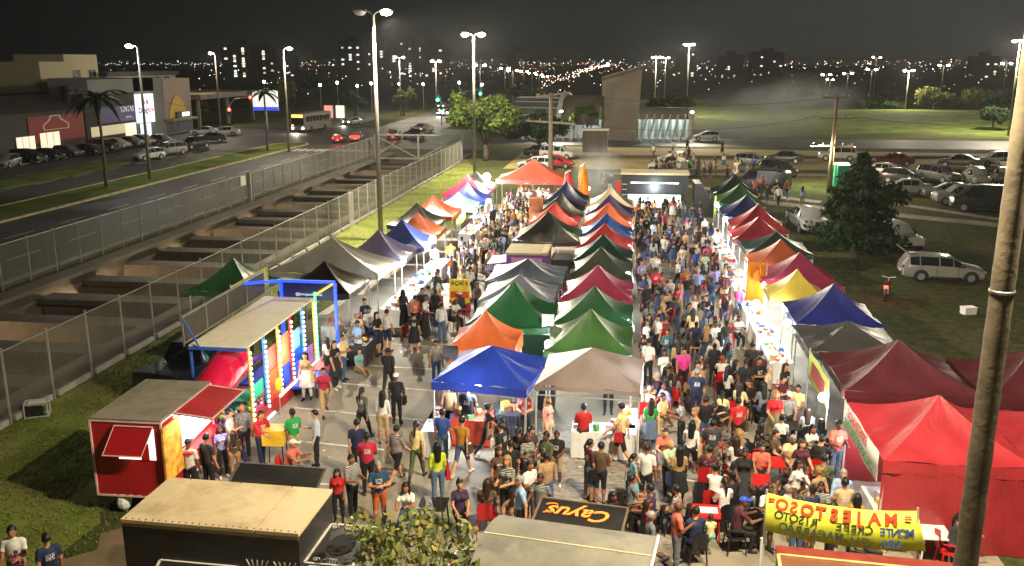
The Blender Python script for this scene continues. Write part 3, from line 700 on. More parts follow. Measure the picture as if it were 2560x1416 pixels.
def dotq(p, s, mi):
    x, y, z = p; cl.add([(x - s, y, z), (x, y, z - s), (x + s, y, z), (x, y, z + s), (x, y - s, z), (x, y + s, z)], [(0, 1, 4), (1, 2, 4), (2, 3, 4), (3, 0, 4)], mi)
for _ in range(1500):
    Y = 260 + 3600 * rr.random() ** 1.6; px = rr.uniform(-20, 2600)
    if px < 520 and rr.random() < .75: continue
    dens = 1.0 if 1180 < px < 1560 else .55
    if rr.random() > dens: continue
    p = atY(px, 158, Y); dotq((p.x, Y, rr.uniform(2, 9) if Y < 900 else rr.uniform(3, 16)), (0.00021 + 0.00035 * rr.random() ** 2) * Y, int(rr.choice([0, 0, 1, 2, 0, 3], 1)[0]))
for k in range(170):                                  # the avenue running to the horizon, tail lights and head lights
    q = k / 170; Y = 330 + 2800 * q ** 2; px = 1360 + 175 * (1 - 330 / Y) + rr.uniform(-6, 6) + 8 * math.sin(q * 9)
    p = atY(px, 158, Y); dotq((p.x, Y, 3 + 4 * rr.random()), .0004 * Y, int(rr.choice([0, 0, 1, 3])))
for px in list(range(20, 160, 9)) + list(range(265, 540, 7)):
    if rr.random() < .8: p = atY(px + rr.uniform(-3, 3), 158, 2600); dotq((p.x, 2600, 9 + rr.uniform(-3, 4)), .9, int(rr.choice([0, 0, 1])))
o = stuff(cl.build('city_lights', [glow('town light warm', (1, .85, .6), 7, False), glow('town light cold', (.85, .93, 1), 7, False), glow('town light amber', (1, .6, .25), 6, False), glow('town light red', (1, .15, .08), 5, False)]))
tag(o, 'countless small lights of the town stretching to the horizon', 'city lights')
M_bulb = glow('white street bulb', (.95, 1, .9), 30, False)
for i, (px, py, Y) in enumerate([(660, 205, 210), (800, 213, 215), (843, 207, 215), (893, 215, 225), (928, 209, 215), (998, 210, 225), (1058, 211, 225), (1148, 207, 230), (1205, 212, 230), (1518, 160, 400)]):
    p = atY(px, py, Y)
    t = thing('yard_lamp', 'small round white lamp in the row beyond the junction, number %s from the billboard' % ['one', 'two', 'three', 'four', 'five', 'six', 'seven', 'eight', 'nine', 'ten'][i], 'street lamp', (p.x, Y, 0), 0, 'white lamps beyond the junction')
    MB().tube([(0, 0, 0), (0, 0, p.z)], .08, 6).build('pole', M_pole, t); MB().ball((0, 0, p.z), .32, 0, 8, 5).build('globe', M_bulb, t)

# ================================================================== TREES
M_bark = mat('bark', (.11, .085, .06), .95, var=.3, scale=4, bump=.6, bscale=12)
def leafmat(n, c): return mat(n, c, .75, var=.35, scale=1.3, trans=.25, spec=.25)
LEAF = {'green': [leafmat('leaf green', (.085, .14, .02)), leafmat('leaf bright', (.16, .2, .028)), leafmat('leaf dark', (.028, .06, .012))],
        'sapling': [leafmat('sapling green', (.16, .2, .045)), leafmat('sapling straw', (.30, .26, .07)), leafmat('sapling deep', (.09, .12, .03))],
        'dark': [leafmat('needle dark', (.022, .048, .016)), leafmat('needle mid', (.035, .065, .02)), leafmat('needle deep', (.014, .03, .012))],
        'olive': [leafmat('leaf olive', (.09, .10, .025)), leafmat('leaf straw', (.14, .13, .035)), leafmat('leaf dull', (.04, .055, .02))]}
def leaves(b, c, rad, n, size, rng, k=3, shell=.5):
    d = rng.normal(size=(n, 3)); d /= np.linalg.norm(d, axis=1)[:, None]
    rr_ = (shell + (1 - shell) * rng.random(n))[:, None]; P = np.array(c) + d * rr_ * np.array(rad)
    A = rng.normal(size=(n, 3)); A /= np.linalg.norm(A, axis=1)[:, None]; B = np.cross(A, d); B /= np.linalg.norm(B, axis=1)[:, None] + 1e-9
    s = size * (.6 + .8 * rng.random(n)); mi = rng.integers(0, k, n)
    for p, a_, b__, q, m_ in zip(P, A, B, s, mi):
        b.add([p - a_ * q, p + b__ * q * .5, p + a_ * q, p - b__ * q * .5], [(0, 1, 2, 3)], int(m_))
def tree(name, x, y, h, lobes, label, kind, size=.22, n=700, trunk=.28, group=None, seed=1, tilt=0, z0=None):
    rng = np.random.default_rng(seed); t = thing(name, label, 'tree', (x, y, 0), 0, group)
    tk = MB(); hz = z0 if z0 is not None else h * .42
    tk.tube([(0, 0, 0), (.05, .04, hz * .5), (tilt, 0, hz)], [trunk, trunk * .8, trunk * .62], 9)
    for (cx, cy_, cz, rx, ry, rz) in lobes:
        m = Vector((tilt, 0, hz * .9)).lerp(Vector((cx, cy_, cz)), .5); m.z -= .15 * rz
        tk.tube([(tilt, 0, hz * .9), m, (cx, cy_, cz + rz * .3)], [trunk * .5, trunk * .3, trunk * .1], 6)
    tk.build('trunk', M_bark, t, True)
    cb = MB()
    for (cx, cy_, cz, rx, ry, rz) in lobes:
        for _ in range(5):
            d = rng.normal(size=3); d /= np.linalg.norm(d)
            leaves(cb, (cx + d[0] * rx * .55, cy_ + d[1] * ry * .55, cz + d[2] * rz * .5), (rx * .55, ry * .55, rz * .5), n // 5, size, rng)
    cb.build('crown', LEAF[kind], t)
    return t
def lobes_round(rx, ry, zc, rz, n, seed):
    r = np.random.default_rng(seed); out = []
    for k in range(n):
        a = 2 * math.pi * k / n + r.uniform(-.3, .3); q = r.uniform(.35, .7)
        out.append((rx * q * math.cos(a), ry * q * math.sin(a), zc + r.uniform(-.4, .45) * rz, rx * r.uniform(.38, .55), ry * r.uniform(.38, .55), rz * r.uniform(.4, .6)))
    return out + [(0, 0, zc + rz * .35, rx * .5, ry * .5, rz * .6)]
tree('leafy_tree', -17.2, 108, 9.0, lobes_round(5.3, 4.6, 5.0, 4.0, 13, 2), 'big bright green leafy tree at the end of the mesh fence', 'green', .26, 900, .4, seed=2, z0=2.2)
tree('leafy_tree', -11.5, 116, 6.0, lobes_round(4.0, 3.0, 3.4, 2.6, 8, 5), 'dark green bushy tree between the big tree and the utility pole', 'dark', .26, 700, .3, seed=5, z0=1.6)
# conical dark tree among the stalls' right side
lb = []
for k in range(9):
    q = k / 8; r_ = (2.2 * (1 - q) ** .5 + .45) * (1 + .24 * math.sin(k * 2.9)); lb += [(r_ * .5 * math.cos(2.4 * k), r_ * .5 * math.sin(2.4 * k), 1.1 + 4.5 * q, r_ * .85, r_ * .85, .95), (-r_ * .45 * math.cos(2.4 * k), -r_ * .5 * math.sin(2.4 * k), 1.2 + 4.4 * q, r_ * .7, r_ * .7, .8)]
tree('conifer', 13.7, 55.6, 7.4, lb, 'dark conical tree behind the right hand stalls', 'dark', .2, 560, .25, seed=9, z0=4.6)
tree('small_tree', -3.75, 14.9, 3.2, lobes_round(1.6, 1.2, 2.5, 1.05, 13, 12), 'young yellowish green tree between the black and the grey trailers', 'sapling', .09, 70, .06, seed=12, z0=1.5)
a = at(1625, 285); tree('bushy_tree', 6.3, 153, 5.5, lobes_round(4.2, 3, 4.6, 1.9, 8, 21), 'yellow green tree behind the right hall of the station', 'olive', .3, 420, .25, seed=21)
tree('bushy_tree', -6.3, 136.3, 5.5, lobes_round(1.9, 1.6, 4.8, 1.2, 6, 22), 'small dark green tree left of the station tower', 'green', .22, 350, .16, seed=22)
tree('bushy_tree', -8.3, 135.6, 4.6, lobes_round(.8, .8, 3.8, 1.3, 5, 23), 'thin bright sapling in front of the station vault', 'green', .18, 220, .1, seed=23)
for i, (px, py, w, hz, kind, lab) in enumerate([(1010, 290, 4.5, 6.5, 'olive', 'rounded tree behind the green signals'), (500, 315, 3.2, 6, 'olive', 'pale green tree by the red signal'), (720, 300, 3.0, 8.5, 'olive', 'bright lit tree right of the billboard'),
        (890, 290, 5, 6, 'dark', 'dim tree behind the bus stop panels'), (2330, 290, 6, 6.5, 'olive', 'pale lit tree of the far lawn right of the slim mast'), (2440, 290, 6.5, 6.5, 'olive', 'broad tree left of the four headed mast'), (2510, 300, 7, 7, 'dark', 'dark tree behind the tan pole'),
        (2000, 265, 7, 6, 'dark', 'dark hazy tree in the drifting smoke'), (2080, 262, 6, 5.5, 'dark', 'dark tree behind the crossarm pole'), (2165, 280, 3.2, 3.2, 'dark', 'small round bush on the far lawn'), (2225, 285, 3.5, 3.2, 'dark', 'low round bush right of the other bush'), (2240, 262, 6, 5, 'dark', 'dark tree behind the short lamp mast'), (2480, 330, 5, 4.6, 'dark', 'dark shrub at the foot of the four headed mast'),
        (780, 250, 8, 7, 'dark', 'dark trees row tree left of the white yard lamps'), (1130, 250, 9, 7, 'dark', 'dark tree left of the big leafy tree beyond the road'), (1300, 262, 5, 6, 'dark', 'dark tree right of the big leafy tree')]):
    p = at(px, py); tree('distant_tree', p.x, p.y, hz, lobes_round(w * p.y / 260, w * .8 * p.y / 260, hz * .62, hz * .4, 7, 40 + i), lab, kind, .32, 260, .22, group='trees beyond the market', seed=40 + i)
def palm(x, y, h, label, n=14, ln=2.8, m='needle deep', seed=1):
    r = np.random.default_rng(seed); t = thing('palm_tree', label, 'palm tree', (x, y, 0), 0, 'palms by the road')
    MB().tube([(0, 0, 0), (.06, .03, h * .5), (0, 0, h)], [.17, .13, .12], 8).build('trunk', M_bark, t, True)
    for k in range(n):
        a = 2 * math.pi * k / n + r.uniform(-.2, .2); up = r.uniform(.2, .9); b = MB(); prev = None
        for i in range(9):
            q = i / 8; d = ln * q; z = h + up * d - .32 * d * d * (1 - up * .35)
            c = Vector((math.cos(a) * d * .9, math.sin(a) * d * .9, z)); s = Vector((-math.sin(a), math.cos(a), 0)) * .34 * math.sin(math.pi * min(1, q * .9 + .1))
            cur = (c - s - Vector((0, 0, .1)), c, c + s - Vector((0, 0, .1)))
            if prev: b.quad(prev[0], prev[1], cur[1], cur[0]); b.quad(prev[1], prev[2], cur[2], cur[1])
            prev = cur
        b.build('frond', MATS[m], t)
palm(-49.0, 79.3, 8.3, 'tall dark palm on the road median in front of the red shop', 18, 3.2, seed=1)
palm(-47.6, 115.0, 7.6, 'dark palm on the road median left of the median lamp', 14, 2.6, seed=2)

# ================================================================== STALL TENTS
M_fab = mat('tent fabric', rough=.34, var=.2, scale=.9, bump=.3, bscale=3.0, attr='paint', trans=.12, spec=.75)
_n, _l = M_fab.node_tree.nodes, M_fab.node_tree.links                 # creases run down the slope of each panel
_b = [q for q in _n if q.type == 'BUMP'][0]; _t = _b.inputs['Height'].links[0].from_node; _m = _n.new('ShaderNodeMapping'); _m.inputs['Scale'].default_value = (2.4, .55, .8)
_l.new([q for q in _n if q.type == 'TEX_COORD'][0].outputs['Object'], _m.inputs['Vector']); _l.new(_m.outputs[0], _t.inputs['Vector']); _b.inputs['Distance'].default_value = .06; _t.inputs['Distortion'].default_value = .8
M_leg = mat('tent leg', (.62, .62, .6), .4, .5, var=.1)
PANELS = {}
def dull(c): y = .3 * c[0] + .6 * c[1] + .1 * c[2]; return tuple(.88 * (q + (y - q) * .14) for q in c)
def panel_mesh(hw, hd, eave, peak, sag, seed, lin):
    """One of the four sloping cloth panels: eave along -y, peak at the centre, cloth slack between the ridges."""
    key = (hw, hd, eave, peak, sag, seed, lin)
    if key in PANELS: return PANELS[key]
    r = np.random.default_rng(seed); ph = r.uniform(0, 6, 3); b = MB(); n, m = 12, 12
    for j in range(m + 1):
        v = j / m; k = 1 - v * .985
        for i in range(n + 1):
            u = -1 + 2 * i / n
            z = eave + (peak - eave) * (lin * v + (1 - lin) * v ** 2.0)
            z -= sag * (1 - u * u) * (1 - v) * (.55 + 1.4 * v)
            z += (.022 * math.sin(9 * u + ph[0] + 3 * v) + .016 * math.sin(17 * u + ph[1]) + .02 * math.sin(6 * (u + v) + ph[2])) * (1 - v) * (1 - abs(u) ** 4)
            b.v.append((hw * k * u, -hd * k + .05 * (1 - u * u) * (1 - v), z))
    for j in range(m):
        for i in range(n):
            a = j * (n + 1) + i; b.f.append((a, a + 1, a + n + 2, a + n + 1)); b.m.append(0)
    PANELS[key] = b.mesh('canopy_panel', M_fab, True)
    return PANELS[key]
def tent(x, y, col, label, hw=1.5, hd=None, eave=2.15, peak=3.25, sag=.12, rz=0.0, lin=.45, cols=None, walls=(), val=.24, group='stall tents', valcol=None):
    hd = hd or hw; t = thing('stall_tent', label, 'tent', (x, y, 0), rz, group); col = dull(srgb(col))
    sd = int(abs(x * 7 + y * 3)) % 5
    for k, (a, b_) in enumerate(((hw, hd), (hd, hw), (hw, hd), (hd, hw))):
        c = dull(srgb(cols[k])) if cols else col
        obj('canopy_panel', panel_mesh(a, b_, eave, peak, sag, sd + k % 2, lin), t, None, k * math.pi / 2, paint=c)
    for k, (a, b_) in enumerate(((hw, hd), (hd, hw), (hw, hd), (hd, hw))):
        vb = MB(); n = 12
        for i in range(n + 1):
            u = -1 + 2 * i / n; z = eave - sag * (1 - u * u) * .55 - .004; yy = -b_ + .05 * (1 - u * u) - .012
            vb.v += [(a * u, yy - .02 * math.sin(i * 2.2 + k), z - val - .015 * math.sin(i * 1.9)), (a * u, yy, z)]
        for i in range(n): vb.f.append((2 * i, 2 * i + 2, 2 * i + 3, 2 * i + 1)); vb.m.append(0)
        obj('valance', vb.mesh('valance', M_fab, True), t, None, k * math.pi / 2, paint=srgb(valcol) if valcol else (srgb(cols[k]) if cols else col))
    lm = MB().box((0, 0, eave / 2 - .02), (.05, .05, eave - .04)).mesh('leg', M_leg)
    for sx_, sy_ in ((-1, -1), (1, -1), (1, 1), (-1, 1)): obj('leg', lm, t, (sx_ * (hw - .05), sy_ * (hd - .05), 0))
    fr = MB()
    for s in (-1, 1):
        fr.bar((-hw + .06, s * (hd - .06), eave - .3), (hw - .06, s * (hd - .06), eave - .3), .03); fr.bar((s * (hw - .06), -hd + .06, eave - .33), (s * (hw - .06), hd - .06, eave - .33), .03)
    fr.build('truss', M_leg, t)
    for side in walls:
        w = MB(); n, m = 14, 6
        for j in range(m + 1):
            for i in range(n + 1):
                u, v = -1 + 2 * i / n, j / m; q = .05 * math.sin(i * 1.7 + side) * (1 - v) + .03 * math.sin(i * 3.1 + j)
                p = (hw * u, -hd + .03 + q * .6, v * (eave - .28) + .02); a = side * math.pi / 2
                w.v.append((p[0] * math.cos(a) - p[1] * math.sin(a), p[0] * math.sin(a) + p[1] * math.cos(a), p[2]))
        for j in range(m):
            for i in range(n): a = j * (n + 1) + i; w.f.append((a, a + 1, a + n + 2, a + n + 1)); w.m.append(0)
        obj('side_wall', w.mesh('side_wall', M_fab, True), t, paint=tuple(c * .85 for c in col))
    return t
CX1, CX2 = -4.35, -1.15
GREEN, DGREEN, OLIVE, RED, ORANGE, BLUE, NAVY, PINK, PURPLE, CREAM, BLACK, MAROON, GREY, YELLOW = '#2f6a38', '#23493a', '#4a5140', '#c8322c', '#e2662a', '#2a4fae', '#26307c', '#b7325c', '#4a3a66', '#cfbf98', '#23221f', '#6b2530', '#77777c', '#e4c81e'
# middle rows
tent(-.93, 26.25, '#8d7a70', 'faded beige tent with patched roof at the front of the middle row', hw=1.55, hd=1.5, eave=2.3, peak=3.08, sag=.02, val=.12, rz=R(-3), lin=.9)
tent(CX2, 30.1, '#3f6a2c', 'olive green tent right behind the faded beige tent', sag=.22, hd=1.55)
tent(CX2, 33.4, '#245f34', 'deep green tent between the olive green and the pink tents', sag=.22)
tent(CX2, 37.1, PINK, 'crimson pink tent in the right middle row', sag=.2)
tent(CX2, 41.0, OLIVE, 'dull olive black tent behind the crimson pink tent', sag=.25)
tent(CX2, 44.3, DGREEN, 'dark green tent behind the dull olive black tent', sag=.25)
tent(CX2, 47.4, RED, 'bright red tent between the dark green and blue middle tents', sag=.2)
tent(CX2, 50.6, '#2c5fb4', 'royal blue tent in the right middle row', sag=.2)
tent(CX2, 54.7, ORANGE, 'orange tent behind the royal blue middle tent', sag=.2)
tent(CX2, 58.2, PURPLE, 'dusky purple tent near the far end of the middle row', sag=.22)
tent(CX2, 62.0, CREAM, 'cream tent at the far end of the middle row', sag=.22)
tent(-4.0, 26.1, '#1f3fae', 'bright blue tent at the front of the middle rows with a lamp inside', hw=1.46, hd=1.5, eave=2.3, peak=3.06, sag=.01, rz=R(-7), lin=.95)
tent(-4.75, 29.6, '#ec6a14', 'small vivid orange tent behind the bright blue tent', hw=1.15, eave=2.2, peak=3.2, sag=.14, val=.55)
tent(-4.2, 33.0, '#1d6a3a', 'emerald green tent with green back wall behind the vivid orange tent', hw=1.6, peak=3.45, sag=.22, walls=(2, 1))
tent(-4.35, 36.2, '#8c97a8', 'pale grey tent half hidden behind the emerald green tent', hw=1.55, eave=2.2, peak=2.95, sag=.05)
tent(-4.35, 39.2, '#5d6a80', 'flat blue grey tent in front of the purple trailer', hw=1.7, eave=2.3, peak=3.0, sag=.03)
tent(-4.3, 48.8, '#4f5636', 'large olive and black tent behind the purple trailer', hw=1.75, eave=2.3, peak=3.6, sag=.22, cols=('#3a3a30', '#45693f', '#4f6a3a', '#6a6a44'))
tent(-4.4, 54.6, '#c83a28', 'red tent in the left middle row past the olive tent', sag=.2)
tent(-4.3, 58.6, '#30352c', 'black green tent behind the red tent of the left middle row', sag=.25)
tent(-4.3, 63.6, '#262c50', 'navy and black tent at the far end of the left middle row', peak=3.4, sag=.25, cols=('#23244a', '#33343a', '#2a3a9a', '#33343a'))
# left row along the verge
tent(-17.4, 37.4, '#2b5f36', 'lone green tent standing on the grass against the mesh fence', hw=1.5, eave=1.9, peak=3.05, sag=.12)
tent(-12.9, 36.6, '#1d1a17', 'black tent with a small orange logo behind the playground', hw=1.55, eave=2.2, peak=3.2, sag=.2, cols=('#191613', '#4a4230', '#2a2620', '#2c2820'))
tent(-13.7, 40.1, '#97948a', 'wide grey tent behind the black logo tent', hw=2.6, hd=1.6, eave=2.25, peak=3.55, sag=.25, lin=.6)
tent(-12.4, 43.4, '#75688c', 'faded violet tent between the grey and the blue left tents', hw=1.6, peak=3.35, sag=.22)
tent(-12.0, 46.6, '#46569c', 'slate blue tent in the left row beside the street lamp', hw=1.55, peak=3.35, sag=.22)
tent(-11.9, 49.8, '#d8682e', 'orange tent in the left row behind the slate blue tent', hw=1.35, peak=3.2, sag=.15)
tent(-12.7, 53.0, '#2f3026', 'black olive tent in the left row behind the orange tent', sag=.2)
tent(-12.4, 56.4, '#e2451e', 'red orange tent with a hanging banner in the left row', sag=.2)
tent(-11.4, 59.8, '#8fc2c0', 'pale turquoise tent in the left row', hw=1.3, peak=3.0, sag=.1)
tent(-11.3, 62.8, '#2b46b0', 'cobalt blue tent in the left row before the magenta tent', sag=.12)
tent(-11.9, 66.2, '#c02552', 'magenta tent in the left row', hw=1.7, peak=3.5, sag=.12)
tent(-11.9, 69.8, '#3a382c', 'black tent with a cream roof panel ending the left row', sag=.1, cols=('#2a281f', '#cfc6a0', '#2a281f', '#2a281f'))
tent(-7.6, 72.6, '#c8502e', 'big red hip roofed hall tent at the far left end of the market', hw=2.9, hd=1.7, eave=2.5, peak=4.0, sag=.05, val=.35, valcol='#b0382e')
# right row along the field
tent(7.95, 22.6, '#b81c2a', 'big bright red tent with red side walls in the right corner', hw=1.75, hd=1.9, eave=2.35, peak=3.35, sag=.1, walls=(0, 1, 2), val=.3)
tent(10.9, 22.9, '#a81d2a', 'second bright red tent joined to the right of the big red one', hw=1.25, hd=1.8, eave=2.3, peak=3.0, sag=.1, walls=(0, 1))
tent(8.3, 27.4, '#5f222b', 'big maroon tent with maroon side walls behind the red tent', hw=1.9, hd=1.8, eave=2.3, peak=3.35, sag=.1, walls=(0, 1))
tent(12.0, 27.2, '#5a1f28', 'second maroon tent right of the big maroon tent', hw=1.7, hd=1.8, eave=2.3, peak=3.25, sag=.1, walls=(0,))
tent(7.7, 31.1, '#4a4a4c', 'flat charcoal grey tent between the blue and maroon tents', hw=1.6, eave=2.2, peak=2.85, sag=.05)
tent(7.9, 34.6, '#262f86', 'indigo blue tent in the right row', hw=1.6, peak=3.35, sag=.12)
tent(7.1, 37.8, YELLOW, 'bright yellow tent in the right row', hw=1.15, peak=3.15, sag=.12)
tent(7.7, 40.7, '#a12a54', 'magenta tent in the right row behind the yellow tent', hw=1.65, peak=3.3, sag=.2)
tent(7.4, 44.0, '#c05a22', 'rust orange tent in the right row', hw=1.5, peak=3.25, sag=.2)
tent(7.7, 47.4, '#3a4a48', 'dark teal tent with slack roof in the right row', hw=1.65, peak=3.0, sag=.1)
tent(7.3, 51.0, '#a62c3a', 'brick red tent in the right row before the dark teal tent', hw=1.5, peak=3.2, sag=.22)
tent(7.7, 54.4, '#b02c30', 'scarlet tent in the right row behind the brick red tent', hw=1.6, peak=3.4, sag=.22)
tent(7.6, 59.0, '#2b3868', 'navy blue tent in the right row behind the scarlet tent', hw=1.6, peak=3.3, sag=.25)
tent(7.8, 64.6, '#2f5a36', 'forest green tent near the far end of the right row', hw=1.6, peak=3.3, sag=.25)
tent(7.9, 69.0, '#22332a', 'blackish green tent ending the right row', hw=1.6, peak=3.4, sag=.2)
# orange logo on the black tent
bt_ = [o for o in C.objects if o.get('label', '').startswith('black tent with a small orange')][0]
MB().add([(x, -1.28 + .52 * z, 2.43 + z) for x, z in ((-.5, 0), (-.35, .12), (-.25, .05), (-.1, .2), (0, .08), (.15, .19), (.25, .05), (.42, .1), (.5, 0), (.3, -.06), (-.3, -.06))], [tuple(range(11))]).build('logo_print', mat('orange logo print', (.8, .25, .05), .6, var=0), bt_)

# --- stall lamps
L_led = glow('bright led', (.88, .95, 1), 45, False)
def stall_lamp(x, y, z, e, label, col=(.88, .95, 1), size=.14):
    t = thing('stall_lamp', label, 'lamp', (x, y, z), 0, 'bright lamps in the stalls')
    MB().tube([(0, 0, .06), (0, 0, .16)], .04, 8).build('socket', M_head, t); MB().ball((0, 0, 0), size, 0, 10, 6).build('bulb', L_led, t, True)
    lamp('lamp_light', t, (0, -.02, -size - .1), e * 2.0, col, .12)
stall_lamp(-4.35, 25.6, 1.98, 150, 'white bulb hanging under the bright blue front tent', size=.11)
stall_lamp(-.2, 26.3, 2.0, 210, 'white bulb hanging under the faded beige front tent', size=.1)
stall_lamp(-10.2, 46.0, 2.4, 500, 'dazzling white lamp at the front of the slate blue left tent', size=.2)
stall_lamp(-10.8, 68.3, 3.0, 800, 'dazzling white lamp on a pole beside the magenta left tent', size=.3)
stall_lamp(-11.2, 39.4, 2.0, 70, 'small white bulb at the corner of the wide grey tent'); stall_lamp(-11.0, 40.9, 2.05, 70, 'second small white bulb along the wide grey tent'); stall_lamp(-10.9, 42.4, 2.05, 90, 'third small white bulb before the faded violet tent')
stall_lamp(-9.9, 57.5, 2.1, 160, 'white bulb over the counter of the red orange left tent'); stall_lamp(-9.7, 62.0, 2.1, 160, 'white bulb over the counter of the cobalt left tent')
for i, (y, e) in enumerate(((33.6, 120), (36.8, 170), (39.6, 260), (42.6, 300), (45.6, 200), (52.2, 120), (57.0, 110), (63.0, 90))):
    stall_lamp(6.1, y, 2.0, e, 'white bulb over the counter of the right row, %s' % ['under the indigo tent', 'under the yellow tent', 'under the magenta tent', 'under the rust orange tent', 'under the dark teal tent', 'under the scarlet tent', 'under the navy tent', 'under the forest green tent'][i])
for i, (x, y, e) in enumerate(((.1, 33.0, 60), (.1, 41.0, 50), (.1, 47.5, 70), (.1, 54.5, 60), (-2.6, 30.0, 70), (-5.6, 50, 60), (-5.6, 57, 60))):
    stall_lamp(x, y, 1.95, e, 'white bulb in the middle rows %s' % ['under the deep green tent', 'under the dull olive tent', 'under the bright red tent', 'under the orange tent', 'beside the olive green tent', 'under the large olive and black tent', 'under the black green tent'][i])
stall_lamp(-6.6, 71.6, 2.2, 160, 'warm lamp under the big red hall tent', (1, .8, .5))
stall_lamp(-3.2, 71.5, 1.8, 500, 'cold lamp in the smoke of the grill at the far end', size=.2)
stall_lamp(5.9, 26.0, 1.9, 60, 'dim bulb under the big maroon tent'); stall_lamp(6.9, 23.8, 1.9, 50, 'dim bulb under the big bright red tent')

# --- counters and goods
M_cloth = mat('white tablecloth', (.72, .72, .72), .8, var=.08, scale=3, bump=.3, bscale=6)
PAL = [(.7, .1, .08), (.75, .7, .62), (.1, .2, .5), (.75, .55, .1), (.1, .35, .12), (.6, .6, .65), (.5, .25, .1), (.8, .3, .4)]
M_good = [mat('goods %d' % i, c, .5, var=.2, scale=8) for i, c in enumerate(PAL)]
def counter(x, y, w, d, label, cloth=None, h=.85, n=6, seed=0, rz=0):
    t = thing('stall_counter', label, 'counter', (x, y, 0), rz, 'stall counters'); cm = cloth or M_cloth
    MB().box((0, 0, h), (w, d, .05)).build('top', cm, t)
    sk = MB(); m_ = 24; per = [(-w / 2, -d / 2), (w / 2, -d / 2), (w / 2, d / 2), (-w / 2, d / 2)]
    for k in range(4):
        a, b_ = Vector(per[k]), Vector(per[(k + 1) % 4]); nrm = Vector(((b_ - a).y, -(b_ - a).x)).normalized()
        for i in range(m_ + 1):
            p = a.lerp(b_, i / m_) + nrm * (.02 + .025 * math.sin(i * 2.0 + k)); q = a.lerp(b_, i / m_) + nrm * .004; o_ = len(sk.v)
            sk.v += [(p.x, p.y, .06), (q.x, q.y, h + .02)]
            if i: sk.f.append((o_ - 2, o_, o_ + 1, o_ - 1)); sk.m.append(0)
    sk.build('skirt', cm, t, True)
    r = np.random.default_rng(seed)
    for k in range(n):
        s = r.uniform(.08, .3); gx, gy = r.uniform(-w / 2 + .2, w / 2 - .2), r.uniform(-d / 2 + .15, d / 2 - .15)
        b = MB()
        if r.random() < .5: b.box((0, 0, s * .3), (s, s * .8, s * .6), 0, 0, (.92, .92))
        else: b.tube([(0, 0, 0), (0, 0, s * .5), (0, 0, s * .75)], [s * .35, s * .38, s * .3], 10)
        obj('goods_item', b.mesh('goods_item', M_good[int(r.integers(8))]), t, (gx, gy, h + .026), r.uniform(0, 3))
for i, (y, nm) in enumerate(((38.6, 'wide grey tent'), (41.6, 'wide grey tent back end'), (44.2, 'faded violet tent'), (47.2, 'slate blue tent'), (57.0, 'red orange tent'), (60.4, 'pale turquoise tent'), (63.6, 'cobalt blue tent'))):
    counter(-10.3 + .02 * i, y, 1.0, 2.3, 'white cloth counter with goods before the %s of the left row' % nm, seed=i, n=16)
for i, (y, nm) in enumerate(((33.4, 'indigo blue tent'), (36.6, 'yellow tent'), (39.8, 'magenta tent'), (43.2, 'rust orange tent'), (46.6, 'dark teal tent'), (50.4, 'brick red tent'), (54.0, 'scarlet tent'), (58.6, 'navy tent'))):
    counter(5.75 - .02 * i, y, .9, 2.4, 'white cloth counter with goods before the %s of the right row' % nm, seed=20 + i, n=22)
counter(-4.9, 25.8, 2.0, .9, 'red counter with machines under the bright blue front tent', mat('red cloth', (.5, .05, .03), .7), seed=50, n=7)
counter(-3.5, 26.5, .9, 1.2, 'dark side counter under the bright blue front tent', mat('dark cloth', (.04, .04, .06), .7), seed=51, n=5)
counter(-5.55, 25.2, .7, 1.7, 'long white table at the left edge of the bright blue front tent', seed=52, n=1)
counter(-.5, 25.3, 1.9, .8, 'white counter loaded with food under the faded beige tent', seed=53, n=9)
counter(.25, 26.2, .6, 1.6, 'white side counter under the faded beige tent', seed=54, n=4)
counter(6.55, 21.4, .8, 1.5, 'white cloth table with trays in front of the big red tent', seed=55, n=10, h=.95)
counter(-11.7, 35.0, 1.6, .8, 'white table under the black logo tent', seed=56, n=6); counter(-10.2, 33.4, .7, 2.4, 'black fronted white counter beside the playground', mat('black cloth', (.03, .03, .035), .6), seed=57, n=3)
t = thing('rubbish_bin', 'black round plastic bin between the two front tents', 'bin', tuple(at(1363, 1022)))
MB().tube([(0, 0, 0), (0, 0, .1), (0, 0, 1.0), (0, 0, 1.05)], [.3, .34, .36, .38], 16).build('body', mat('black plastic', (.02, .02, .022), .35), t, True); MB().tube([(0, 0, 1.05), (0, 0, 1.12)], [.36, .2], 16).build('lid', MATS['black plastic'], t, True)

